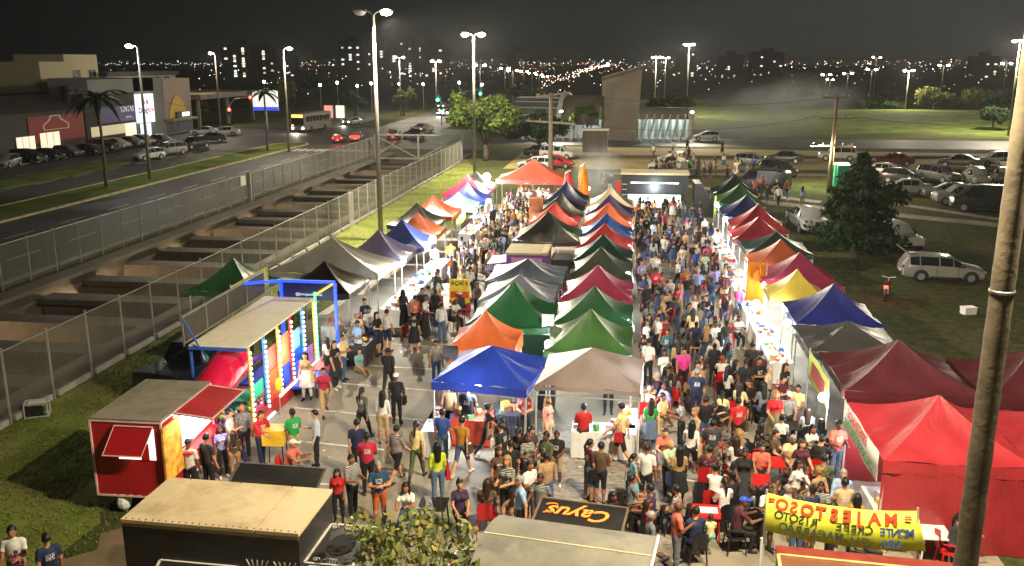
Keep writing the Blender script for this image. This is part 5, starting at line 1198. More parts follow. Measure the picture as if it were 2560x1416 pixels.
MB().box((0, -.6, .2), (1.9, 1.4, .4)).build('pit_box', MATS['pit red'], pg)
lamp('lamp_light', pg, (.2, 1.2, 2.5), 45, (.8, 1, .9), .2); lamp('lamp_light', pg, (.3, 4.6, 2.5), 45, (.55, .65, 1), .2)

# ================================================================== FURNITURE AND SMALL THINGS
M_rpl = mat('red plastic', (.5, .012, .015), .35, var=.1); M_wpl = mat('white plastic', (.72, .7, .64), .4, var=.08); M_bst = mat('black steel', (.02, .02, .022), .4, .3)
def make_chair(m):
    b = {}
    s = MB().box((0, 0, .43), (.44, .42, .04), top=(.96, .96)); parts = [('seat', s)]
    bk = MB()
    for i in range(7):
        q = i / 6; x = -.2 + .4 * q; bk.v += [(x, .21 + .03 * math.cos(q * math.pi * 2), .44), (x * .92, .27 + .03 * math.cos(q * math.pi * 2), .88 + .03 * math.sin(q * math.pi))]
    for i in range(6): bk.f.append((2 * i, 2 * i + 2, 2 * i + 3, 2 * i + 1)); bk.m.append(0)
    n = len(bk.v)
    bk.v += [(x, y + .025, z) for x, y, z in bk.v[:n]]
    for i in range(6): bk.f.append((n + 2 * i + 1, n + 2 * i + 3, n + 2 * i + 2, n + 2 * i)); bk.m.append(0)
    bk.f += [(1, 3, n + 3, n + 1)]; bk.m.append(0)
    parts.append(('backrest', bk))
    for sx_, sy_ in ((-1, -1), (1, -1), (1, 1), (-1, 1)): parts.append(('leg', MB().tube([(sx_ * .2, sy_ * .19, .42), (sx_ * .23, sy_ * .23, 0)], [.022, .018], 6)))
    for sx_ in (-1, 1): parts.append(('armrest', MB().tube([(sx_ * .22, .23, .68), (sx_ * .23, 0, .66), (sx_ * .22, -.17, .62), (sx_ * .21, -.18, .44)], .018, 5)))
    return [(n_, b_.mesh(n_, m, n_ == 'backrest')) for n_, b_ in parts]
CH = {'red': make_chair(M_rpl), 'white': make_chair(M_wpl), 'black': make_chair(M_bst)}
def chair(x, y, rz, kind, label):
    t = thing('chair', label, 'chair', (x, y, .012), rz, 'market chairs')
    for n_, me_ in CH[kind]: obj(n_, me_, t)
def table(x, y, kind, label, rz=0, w=.7):
    m = {'red': M_rpl, 'white': M_wpl, 'black': M_bst}[kind]; t = thing('table', label, 'table', (x, y, .012), rz, 'market tables')
    MB().box((0, 0, .71), (w, w, .035)).build('top', m, t)
    for sx_, sy_ in ((-1, -1), (1, -1), (1, 1), (-1, 1)): MB().tube([(sx_ * w * .4, sy_ * w * .4, .7), (sx_ * w * .46, sy_ * w * .46, 0)], .022, 6).build('leg', m, t)
# tables and chairs under the people are laid out with the people below
p = at(692, 1165); t = thing('yellow_cart', 'yellow box cart on dark legs attended by a vendor', 'cart', (p.x, p.y, 0), R(4))
MB().box((0, 0, .95), (.62, .5, .45)).build('box', mat('yellow enamel', (.75, .48, .03), .4), t); MB().box((0, 0, 1.19), (.66, .54, .05)).build('lid', mat('yellow lid', (.8, .58, .08), .4), t)
for sx_, sy_ in ((-1, -1), (1, -1), (1, 1), (-1, 1)): MB().tube([(sx_ * .26, sy_ * .2, .74), (sx_ * .28, sy_ * .22, 0)], .02, 6).build('leg', M_bst, t)
p = at(702, 1040); t = thing('yellow_fan', 'small yellow mascot free balloon post beside the play frame', 'balloon', (p.x, p.y, 0)); MB().tube([(0, 0, 0), (0, 0, .9)], .015, 5).build('stick', M_leg, t); MB().ball((0, 0, 1.1), (.13, .13, .24)).build('balloon', mat('yellow balloon', (.85, .7, .03), .3), t, True)
t['label'] = 'small yellow balloon on a stick beside the play frame'
p = at(95, 1040); t = thing('generator', 'small portable generator on the grass by the mesh fence', 'generator', (p.x, p.y, 0), R(25))
fr = MB()
for x in (-.35, .35):
    for y in (-.22, .22): fr.bar((x, y, 0), (x, y, .5), .04)
for z in (.04, .5):
    for y in (-.22, .22): fr.bar((-.35, y, z), (.35, y, z), .04)
    for x in (-.35, .35): fr.bar((x, -.22, z), (x, .22, z), .04)
fr.build('frame', M_leg, t); MB().box((-.05, 0, .24), (.5, .36, .36)).build('engine', M_bst, t); MB().box((0, 0, .44), (.5, .32, .1)).build('tank', mat('pale tank', (.6, .6, .55)), t)
p = at(2420, 785); t = thing('water_jug', 'small white foam box lying on the dark field', 'box', (p.x, p.y, 0), .3); MB().box((0, 0, .15), (.6, .4, .3)).build('box', M_wpl, t); MB().box((0, 0, .32), (.64, .44, .05)).build('lid', M_wpl, t); t.name = 'foam_box'
p = at(2100, 470); t = thing('portable_cabin', 'green portable cabin beside the dark utility pole', 'cabin', (p.x, p.y, 0), .1)
M_gc = mat('green cabin', (.02, .32, .17), .5, var=.1); MB().box((0, 0, 1.1), (1.1, 1.1, 2.2)).build('body', M_gc, t); MB().box((0, 0, 2.27), (1.2, 1.2, .14), top=(.8, .8)).build('roof', mat('pale cabin roof', (.5, .55, .5)), t); MB().box((0, -.56, 1.05), (.8, .04, 1.9)).build('door', mat('door green', (.02, .25, .13), .5), t)
p = at(440, 945); tag(MB().add([(p.x - .5, p.y, .02), (p.x + .5, p.y, .02), (p.x + .45, p.y + .3, .55), (p.x + .5, p.y + .06, .02), (p.x - .45, p.y + .3, .02)], [(0, 1, 2), (1, 3, 2), (3, 4, 2), (4, 0, 2), (0, 4, 3, 1)]).build('foam_board', M_wpl), 'white foam wedge lying behind the red trailer', 'board')
rr = np.random.default_rng(31)
lt = MB()
for _ in range(260):
    x, y = rr.uniform(-10, 5), rr.uniform(18, 60); s = rr.uniform(.02, .06); a_ = rr.uniform(0, 3); c_, s_ = math.cos(a_) * s, math.sin(a_) * s
    lt.add([(x - c_, y - s_, .022), (x + s_, y - c_, .024), (x + c_, y + s_, .03), (x - s_, y + c_, .026)], [(0, 1, 2, 3)], int(rr.integers(2)))
tag(stuff(lt.build('litter', [M_wpl, mat('straw litter', (.45, .35, .2))])), 'small scraps of paper littering the pavement', 'litter')

# ================================================================== VEHICLES
M_paint = mat('car paint', rough=.3, var=.05, scale=1, attr='paint', coat=.5, spec=.5)
M_cglass = mat('car glass', (.012, .014, .016), .06, var=0, spec=.9); M_trim = mat('car trim', (.02, .02, .02), .6)
L_tail = glow('lit tail lamp', (1, .03, .02), 12, False); M_tail = mat('dull tail lamp', (.25, .012, .01), .25, var=0); L_headl = glow('lit head lamp', (1, .95, .85), 30, False); M_headl = mat('clear head lamp', (.55, .56, .56), .12, var=0, spec=.8)
SHAPES = {  # stations along the length: x, underside, belt, top, half width, roof half width
 'hatch': dict(L=3.9, st=[(1.95, .32, .55, .6, .62, .5), (1.8, .24, .66, .78, .80, .62), (.95, .22, .86, .97, .83, .64), (.2, .22, .90, 1.42, .84, .58), (-.45, .22, .92, 1.48, .84, .58), (-1.3, .22, .93, 1.45, .83, .56), (-1.75, .24, .93, 1.36, .81, .54), (-1.92, .3, .9, .98, .76, .6), (-1.95, .34, .6, .64, .7, .55)], cabin=(2, 6), ax=(1.22, -1.2)),
 'sedan': dict(L=4.4, st=[(2.2, .32, .54, .6, .62, .5), (2.05, .24, .66, .76, .82, .64), (1.05, .22, .86, .95, .85, .66), (.35, .22, .90, 1.40, .86, .58), (-.35, .22, .92, 1.45, .86, .58), (-1.0, .22, .93, 1.40, .86, .57), (-1.55, .22, .93, 1.04, .85, .64), (-2.1, .28, .88, 1.0, .8, .64), (-2.2, .34, .6, .66, .7, .58)], cabin=(2, 6), ax=(1.35, -1.3)),
 'suv': dict(L=4.4, st=[(2.2, .42, .68, .78, .66, .55), (2.05, .32, .84, .98, .86, .7), (1.1, .3, 1.0, 1.1, .9, .72), (.55, .3, 1.04, 1.62, .9, .64), (-.3, .3, 1.06, 1.70, .9, .65), (-1.5, .3, 1.07, 1.66, .89, .63), (-1.95, .32, 1.06, 1.58, .87, .62), (-2.15, .38, 1.0, 1.1, .82, .66), (-2.2, .42, .7, .76, .76, .6)], cabin=(2, 6), ax=(1.4, -1.35)),
 'wagon': dict(L=4.25, st=[(2.12, .3, .54, .58, .6, .5), (1.98, .24, .64, .74, .78, .62), (1.05, .22, .84, .94, .81, .64), (.4, .22, .88, 1.36, .82, .57), (-.3, .22, .90, 1.43, .82, .58), (-1.3, .22, .91, 1.45, .81, .57), (-1.8, .24, .91, 1.41, .80, .56), (-2.08, .3, .88, .96, .76, .6), (-2.12, .34, .6, .64, .7, .55)], cabin=(2, 6), ax=(1.32, -1.2)),
 'van': dict(L=4.8, st=[(2.4, .4, .7, .8, .7, .6), (2.25, .32, .95, 1.05, .92, .75), (1.75, .3, 1.1, 1.25, .95, .78), (1.1, .3, 1.15, 2.0, .96, .8), (.2, .3, 1.17, 2.1, .96, .82), (-1.2, .3, 1.17, 2.1, .96, .82), (-2.2, .32, 1.16, 2.06, .95, .8), (-2.36, .36, 1.0, 1.9, .9, .78), (-2.4, .4, .8, .86, .85, .7)], cabin=(2, 6), ax=(1.55, -1.45)),
 'pickup': dict(L=5.0, st=[(2.5, .45, .72, .8, .68, .58), (2.35, .36, .88, 1.0, .88, .72), (1.4, .34, 1.02, 1.12, .92, .74), (.85, .34, 1.06, 1.64, .92, .64), (.1, .34, 1.08, 1.72, .92, .65), (-.6, .34, 1.08, 1.66, .92, .64), (-.85, .34, 1.08, 1.12, .92, .8), (-2.4, .38, 1.06, 1.1, .9, .78), (-2.5, .42, .8, .84, .84, .7)], cabin=(2, 6), ax=(1.6, -1.5))}
CARS = {}
def car_parts(kind):
    if kind in CARS: return CARS[kind]
    S = SHAPES[kind]; st = S['st']; rings = []
    for (x, zb, zl, zt, hw, rw) in st:
        cab = zt > zl + .2; zs = zb + .45 * (zl - zb)
        ring = [(0, zb), (hw * .86, zb), (hw * .98, zb + .12), (hw, zs), (hw * .985, zl), ((rw if cab else rw), zt - (.06 if cab else .03)), (rw * .86, zt - .005), (0, zt + .012)]
        rings.append([Vector((x, y, z)) for y, z in ring])
    body, wnd = MB(), []; c0, c1 = S['cabin']; m = 8
    for sgn in (1, -1):
        o_ = len(body.v)
        for rg in rings: body.v += [(p.x, sgn * p.y, p.z) for p in rg]
        for i in range(len(rings) - 1):
            for k in range(m - 1):
                a, b_, c, d = o_ + i * m + k, o_ + i * m + k + 1, o_ + (i + 1) * m + k + 1, o_ + (i + 1) * m + k
                body.f.append((a, b_, c, d) if sgn > 0 else (d, c, b_, a)); body.m.append(0)
        for i in (0, len(rings) - 1):
            f = tuple(o_ + i * m + k for k in range(m)); body.f.append(f if (sgn > 0) == (i == len(rings) - 1) else tuple(reversed(f))); body.m.append(0)
    def pane(name, pts, push):
        P = [Vector(p) for p in pts]; n = (P[1] - P[0]).cross(P[3] - P[0]).normalized(); ctr = sum(P, Vector()) / 4
        if n.dot(Vector(push)) < 0: n = -n
        P = [ctr + (p - ctr) * .93 + n * .012 for p in P]; wnd.append((name, MB().add(P, [(0, 1, 2, 3)] if (P[1] - P[0]).cross(P[3] - P[0]).dot(Vector(push)) > 0 else [(3, 2, 1, 0)]).mesh(name, M_cglass)))
    def P(i, k, s): v = rings[i][k]; return (v.x, s * v.y, v.z)
    pane('windshield', [P(c0, 5, -1), P(c0, 5, 1), P(c0 + 1, 5, 1), P(c0 + 1, 5, -1)], (1, 0, 1))
    last = c1 if kind != 'sedan' and kind != 'pickup' else c1 - 1
    pane('rear_window', [P(last, 5, -1), P(last, 5, 1), P(last + 1, 5, 1), P(last + 1, 5, -1)] , (-1, 0, .6))
    for s in (1, -1):
        for i in range(c0, last):
            if kind == 'van' and i > c0 + 1: continue
            pane('side_window', [P(i, 4, s), P(i + 1, 4, s), P(i + 1, 5, s), P(i, 5, s)], (0, s, .3))
    for ax in S['ax']:
        hw = S['st'][3][4]
        for s in (1, -1):
            body.add([(ax + .39 * math.cos(q * math.pi / 9), s * (hw + .004), max(.2, .31 + .39 * math.sin(q * math.pi / 9))) for q in range(-1, 11)], [tuple(range(12)) if s < 0 else tuple(reversed(range(12)))], 1)
    for s in (1, -1):                            # door seams and sills
        hw = S['st'][3][4]
        for xx in (S['st'][3][0] + .28, S['st'][4][0] - .12, S['st'][5][0] + .1): body.box((xx, s * (hw + .001), .62), (.018, .012, .56), 1)
        body.box(((S['ax'][0] + S['ax'][1]) / 2, s * (hw - .02), .29), (S['ax'][0] - S['ax'][1] - .9, .05, .1), 1)
    for xx in (S['st'][0][0], S['st'][-1][0]): body.box((xx * .985, 0, .42), (.08, 1.1, .16), 1)
    bme_ = body.mesh('body', [M_paint, M_trim], False)
    try: bme_.polygons.foreach_set('use_smooth', [i < (len(body.f)) and body.m[i] == 0 for i in range(len(body.f))]); bme_.set_sharp_from_angle(angle=R(32))
    except Exception: pass
    r_ = .32 if kind not in ('suv', 'pickup', 'van') else .37
    tyre = MB().tube([(0, -.1, 0), (0, -.085, 0), (0, .085, 0), (0, .1, 0)], [r_ * .9, r_, r_, r_ * .9], 18).mesh('wheel', M_rub, True)
    rim = MB().tube([(0, -.103, 0), (0, .103, 0)], r_ * .6, 10).mesh('rim', mat('alloy rim', (.42, .42, .44), .35, .7))
    f, bk = st[1], st[-2]
    hl = MB().ball((0, 0, 0), (.12, .17, .09), 0, 8, 6); tl_ = MB().box((0, 0, 0), (.08, .2, .2 if kind in ('hatch', 'suv', 'van') else .12))
    CARS[kind] = dict(body=bme_, win=wnd, tyre=tyre, rim=rim, r=r_, hl=hl, tl=tl_, S=S, f=f, b=bk, hlm={}, tlm={})
    return CARS[kind]
CARGROUP = {}
def car(x, y, rz, kind, col, label, lit=None, group='parked cars', detail=True):
    K = car_parts(kind); S = K['S']; t = thing('car' if kind not in ('van', 'pickup') else kind, label, {'van': 'van', 'pickup': 'pickup'}.get(kind, 'car'), (x, y, .006), rz, group); col = srgb(col)
    obj('body', K['body'], t, paint=col)
    for n_, me_ in K['win']: obj(n_, me_, t)
    hw = S['st'][3][4]
    for ax in S['ax']:
        for s in (1, -1):
            w = obj('wheel', K['tyre'], t, (ax, s * (hw - .07), K['r'])); obj('rim', K['rim'], w)
    hm, tm = (L_headl if lit in ('head', 'both') else M_headl), (L_tail if lit in ('tail', 'both') else M_tail)
    for d_, m_, nm in ((K['hlm'], hm, 'headlight'), (K['tlm'], tm, 'tail_light')):
        if m_.name not in d_: d_[m_.name] = K['hl' if nm == 'headlight' else 'tl'].mesh(nm, m_)
    x0, _, zl, zt, w_, _ = K['f']; xb, _, zlb, ztb, wb, _ = K['b']
    for s in (1, -1):
        obj('headlight', K['hlm'][hm.name], t, (x0 + .02, s * w_ * .74, zl - .02)); obj('tail_light', K['tlm'][tm.name], t, (xb - .02, s * wb * .8, zlb - .06))
    if detail:
        if 'mir' not in K: K['mir'] = MB().box((0, 0, 0), (.12, .2, .13)).mesh('mirror', M_trim); K['plate'] = MB().box((0, 0, 0), (.02, .42, .13)).mesh('number_plate', mat('grey plate', (.5, .5, .5)))
        for s in (1, -1): obj('mirror', K['mir'], t, (S['st'][2][0] - .25, s * (hw + .08), S['st'][3][2] + .08))
        obj('number_plate', K['plate'], t, (S['st'][-1][0] - .01, 0, .52))
    if lit in ('head', 'both'): lamp('lamp_light', t, (S['st'][0][0] + .6, 0, .65), 500, (1, .92, .8), .25, R(110), (0, R(-80), 0))
    if lit in ('tail', 'both'): lamp('lamp_light', t, (S['st'][-1][0] - .5, 0, .8), 40, (1, .05, .03), .2)
    return t
def carp(px, py, *a, **k): p = at(px, py); return car(p.x, p.y, *a, **k)
WHT, SIL, BLK_, GRY, RD, DRD, BRN = (.46, .455, .43), (.22, .22, .215), (.015, .016, .018), (.11, .115, .12), (.35, .02, .02), (.1, .015, .015), (.07, .055, .045)
# the field on the right
c_ = carp(2350, 700, R(-3), 'wagon', (.27, .245, .21), 'silver station wagon with its tailgate open on the near field')
flap(c_, (-1.78, -.5, 1.43), (-1.78, .5, 1.43), (-.55, 0, .38), M_paint, name='raised_tailgate')['paint'] = (.27, .245, .21)
carp(2230, 618, R(-70), 'suv', WHT, 'white car half hidden behind the dark conical tree', group='cars on the field')
carp(2015, 575, R(95), 'pickup', WHT, 'white pickup with a black load left of the conical tree', group='cars on the field')
for a in [(2262, 487, R(172), 'sedan', SIL, 'silver sedan in the second row right of the conical tree'), (2372, 497, R(170), 'sedan', GRY, 'dark grey sedan behind the black van'), (2400, 512, R(178), 'suv', SIL, 'silver suv touching the front of the black van'), (2455, 528, R(172), 'van', BLK_, 'large black van near the tan pole'),
          (2345, 455, R(-62), 'suv', GRY, 'charcoal suv facing the stalls in the third row'), (2440, 462, R(-95), 'suv', SIL, 'silver pickup faced suv with dark grille right of the charcoal suv'), (2510, 455, R(-105), 'sedan', WHT, 'white sedan half behind the tan pole'), (2215, 442, R(-30), 'sedan', WHT, 'white sedan just right of the conical tree top'), (2255, 458, R(-25), 'hatch', BLK_, 'black hatchback in the shade of the conical tree'),
          (2395, 418, R(160), 'sedan', BRN, 'brown sedan in the back row'), (2232, 414, R(178), 'sedan', DRD, 'dark maroon sedan in the back row'), (2490, 415, R(185), 'suv', WHT, 'white suv at the end of the back row'), (2530, 425, R(100), 'hatch', WHT, 'white hatchback beside the tan pole in the back row'), (2092, 402, R(175), 'suv', WHT, 'white suv behind the dark utility pole'), (1958, 408, R(175), 'sedan', (.03, .05, .045), 'dark green sedan at the left of the back row'),
          (1945, 442, R(-60), 'suv', BLK_, 'black suv with people around it behind the right row'), (1905, 480, R(150), 'van', BLK_, 'black van right behind the blackish green tent'), (2110, 440, R(120), 'hatch', GRY, 'grey hatchback behind the green cabin'),
          (1880, 415, R(-20), 'hatch', SIL, 'silver hatchback behind the standing people on the track')]:
    carp(*a, group='cars on the field')
for a in [(1655, 425, R(-120), 'hatch', WHT, 'white hatchback behind the far food truck, left one'), (1692, 418, R(-100), 'suv', WHT, 'white suv behind the far food truck'), (1705, 440, R(-95), 'hatch', SIL, 'silver hatchback directly behind the far food truck'), (1395, 398, R(-15), 'suv', WHT, 'white suv behind the brown utility pole'), (1352, 392, R(10), 'sedan', BLK_, 'black sedan left of the white suv by the pole'), (1392, 420, R(-10), 'hatch', RD, 'dark red hatchback behind the red hall tent'), (1338, 424, R(170), 'hatch', WHT, 'white hatchback behind the red hall tent'), (1765, 352, R(180), 'hatch', WHT, 'white hatchback driving on the cross street')]:
    carp(*a, group='cars past the market')
# left side: parked by the shops, on the roads
for a in [(372, 400, R(-112), 'hatch', WHT, 'white hatchback driving past the shops towards us'), (425, 388, R(-115), 'suv', SIL, 'silver suv behind the white hatchback at the shops'), (487, 372, R(-110), 'suv', BLK_, 'black suv behind the silver one at the shops'), (528, 355, R(-160), 'sedan', BLK_, 'dark sedan at the corner past the pharmacy'), (512, 338, R(-170), 'sedan', WHT, 'white sedan turning at the corner, left of two'), (566, 339, R(-170), 'sedan', WHT, 'white sedan turning at the corner, right of two'),
          (408, 362, R(-20), 'hatch', SIL, 'silver hatchback parked before the dome shop'), (362, 362, R(-20), 'hatch', WHT, 'white hatchback parked before the pharmacy'), (330, 366, R(-18), 'sedan', SIL, 'silver sedan parked left of the pharmacy door'), (295, 372, R(-15), 'hatch', (.4, .38, .3), 'beige hatchback parked before the paint shop'), (262, 380, R(-15), 'suv', BLK_, 'black suv parked before the paint shop'), (220, 388, R(-15), 'sedan', BLK_, 'black sedan parked behind the dark palm'), (172, 392, R(-12), 'hatch', GRY, 'dark grey hatchback parked before the red shop'), (118, 400, R(-12), 'sedan', BLK_, 'black sedan parked under the lit shop windows'), (72, 408, R(-10), 'suv', BLK_, 'black suv parked left of the lit shop windows'), (20, 418, R(-80), 'hatch', SIL, 'silver hatchback at the left edge of the street')]:
    carp(*a, group='cars by the shops')
for a, l in [((848, 357, R(100), 'hatch', DRD, 'dark car with glowing red tail lamps, left of three at the junction'), 'tail'), ((893, 353, R(98), 'sedan', (.4, .12, .1), 'car with glowing red tail lamps, middle one at the junction'), 'tail'), ((985, 349, R(100), 'suv', BLK_, 'black suv braking beside the truss frame'), 'tail'), ((882, 312, R(-110), 'sedan', WHT, 'white sedan with headlights on beyond the junction'), 'head'), ((1055, 330, R(150), 'sedan', (.5, .4, .38), 'pale sedan turning behind the truss frame'), None), ((1035, 345, R(150), 'hatch', BLK_, 'black hatchback behind the left end of the truss frame'), None),
             ((1108, 290, R(-100), 'hatch', WHT, 'oncoming car with headlights on the avenue, left lane'), 'head'), ((1132, 288, R(-100), 'hatch', SIL, 'oncoming car with headlights on the avenue, right lane'), 'head'), ((1110, 272, R(-100), 'suv', GRY, 'oncoming suv with headlights further up the avenue'), 'head')]:
    carp(*a, lit=l, group='cars on the roads')
p = at(425, 905); car(-15.6, 29.9, R(80), 'pickup', (.02, .022, .024), 'dark pickup parked on the grass behind the play frame')
# bus
t = thing('bus', 'white city bus with an orange lit destination sign at the junction', 'bus', tuple(at(752, 331)), R(-97))
Mb = mat('bus paint', (.2, .165, .145), .4, var=.1); MB().box((-4.2, 0, 1.75), (10.4, 2.5, 2.7)).build('body', Mb, t)
MB().box((-4.2, 0, 3.14), (10.0, 2.3, .12)).build('roof', Mb, t)
MB().box((1.02, 0, 2.75), (.04, 2.0, .42)).build('destination_sign', glow('amber destination', (1, .4, .04), 7), t)
MB().box((1.02, 0, 1.8), (.03, 2.2, 1.2)).build('windshield', M_cglass, t)
for s in (1, -1):
    for k in range(7): MB().box((-.3 - 1.3 * k, s * 1.26, 2.2), (1.1, .03, .9)).build('side_window', M_cglass, t)
    MB().ball((1.05, s * .95, .75), (.08, .2, .14), 0, 8, 6).build('headlight', L_headl, t)
    for ax in (-1.6, -6.9):
        w = MB().tube([(ax, s * 1.02, .48), (ax, s * 1.28, .48)], .48, 16).build('wheel', M_rub, t)
MB().box((1.02, -.9, 1.25), (.03, .4, .16)).build('route_sign', glow('amber route', (1, .5, .08), 5), t)
lamp('lamp_light', t, (1.8, 0, .7), 900, (1, .9, .75), .3, R(120), (0, R(-80), 0))
# motorbike with its tail lamp on
p = at(2215, 745); t = thing('motorbike', 'motorbike with a glowing red tail lamp on the dark field', 'motorbike', (p.x, p.y, 0), R(70))
for x in (-.6, .65):
    MB().tube([(x + .26 * math.cos(q * math.pi / 8), 0, .3 + .26 * math.sin(q * math.pi / 8)) for q in range(17)], .05, 6).build('wheel', M_rub, t)
MB().ball((.1, 0, .72), (.32, .14, .14)).build('tank', mat('dark red tank', (.2, .02, .02), .3), t, True); MB().box((-.35, 0, .74), (.6, .22, .1)).build('seat', M_bst, t); MB().box((0, 0, .42), (.5, .22, .32)).build('engine', M_head, t)
MB().tube([(.65, 0, .3), (.45, 0, .95), (.4, -.32, 1.02)], .025, 5).build('fork', M_leg, t); MB().tube([(.45, 0, .95), (.4, .32, 1.02)], .02, 5).build('handlebar', M_leg, t)
MB().box((-.7, 0, .72), (.08, .18, .12)).build('tail_light', L_tail, t); lamp('lamp_light', t, (-.95, 0, .72), 12, (1, .04, .02), .1)

# ================================================================== PEOPLE
# One closed body surface per pose (distance field, surface nets); skin, hair and clothes take their colours from each person.
def capsule(P, a, b, ra, rb):
    a, b = np.array(a, float), np.array(b, float); ab = b - a; L2 = max(ab @ ab, 1e-9)
    h = np.clip(((P - a) @ ab) / L2, 0, 1); return np.linalg.norm(P - a - h[..., None] * ab, axis=-1) - (ra + (rb - ra) * h)
def ellip(P, c, r):
    q = (P - np.array(c)) / np.array(r); k = np.linalg.norm(q, axis=-1); return (k - 1) * min(r)
def smin(a, b, k):
    h = np.clip(.5 + .5 * (b - a) / k, 0, 1); return b + (a - b) * h - k * h * (1 - h)
def surface(fields, lo, hi, vox, k=.03):
    """fields: list of (function, slot). Returns vertices, quads, slot of each quad."""
    n = [int(math.ceil((hi[i] - lo[i]) / vox)) + 1 for i in range(3)]
    ax = [lo[i] + vox * np.arange(n[i]) for i in range(3)]
    P = np.stack(np.meshgrid(*ax, indexing='ij'), -1); D = None; best = None; slot = None
    for fn, s in fields:
        d = fn(P)
        if D is None: D, best, slot = d, d.copy(), np.full(d.shape, s)
        else:
            D = smin(D, d, k); m = d < best; slot = np.where(m, s, slot); best = np.where(m, d, best)
    S = D < 0; cs = np.zeros([m - 1 for m in n], int)
    corners = [(i, j, l) for i in (0, 1) for j in (0, 1) for l in (0, 1)]
    for (i, j, l) in corners: cs += S[i:n[0] - 1 + i, j:n[1] - 1 + j, l:n[2] - 1 + l]
    act = (cs > 0) & (cs < 8); idx = -np.ones(act.shape, int); cells_ = np.argwhere(act); idx[act] = np.arange(len(cells_))
    acc = np.zeros((len(cells_), 3)); cnt = np.zeros(len(cells_))
    for (c0, c1) in [(a, b) for a in corners for b in corners if sum(abs(x - y) for x, y in zip(a, b)) == 1 and a < b]:
        i0 = tuple((cells_ + np.array(c0)).T); i1 = tuple((cells_ + np.array(c1)).T); d0, d1 = D[i0], D[i1]; m = (d0 < 0) != (d1 < 0)
        t = np.where(m, d0 / np.where(np.abs(d0 - d1) < 1e-9, 1, d0 - d1), 0); p0, p1 = P[i0], P[i1]
        acc += np.where(m[:, None], p0 + (p1 - p0) * t[:, None], 0); cnt += m
    V = acc / cnt[:, None]; vs = slot[tuple(cells_.T)]; Q = []
    for ax_ in range(3):
        o1, o2 = [(1, 2), (2, 0), (0, 1)][ax_]; sl0 = [slice(None)] * 3; sl1 = [slice(None)] * 3; sl0[ax_] = slice(0, -1); sl1[ax_] = slice(1, None)
        e = np.argwhere(S[tuple(sl0)] != S[tuple(sl1)])
        e = e[(e[:, o1] > 0) & (e[:, o2] > 0) & (e[:, o1] < n[o1] - 1) & (e[:, o2] < n[o2] - 1)]
        u, w = np.zeros(3, int), np.zeros(3, int); u[o1] = 1; w[o2] = 1
        a, b, c, d = [idx[tuple(x.T)] for x in (e - u - w, e - w, e, e - u)]; f = S[tuple(e.T)]
        q = np.stack([a, b, c, d], 1); q[~f] = q[~f][:, ::-1]; Q.append(q)
    Q = np.concatenate(Q); return V, Q, vs[Q[:, 0]]
SKIN, SHIRT, ARM, PANTS, CALF, SHOE, DARK = range(7)
P_M = [mat('person skin', rough=.55, var=.06, scale=8, attr='c_skin'), mat('person top', rough=.85, var=.12, scale=9, attr='c_top', bump=.6, bscale=11), mat('person sleeve', rough=.75, var=.08, scale=9, attr='c_arm'), mat('person bottoms', rough=.85, var=.14, scale=9, attr='c_pants', bump=.6, bscale=10), mat('person calf', rough=.7, var=.08, scale=9, attr='c_calf'), mat('person shoe', rough=.6, var=.1, scale=9, attr='c_shoe'), mat('person eyes and lips', (.05, .02, .02), .5, var=0)]
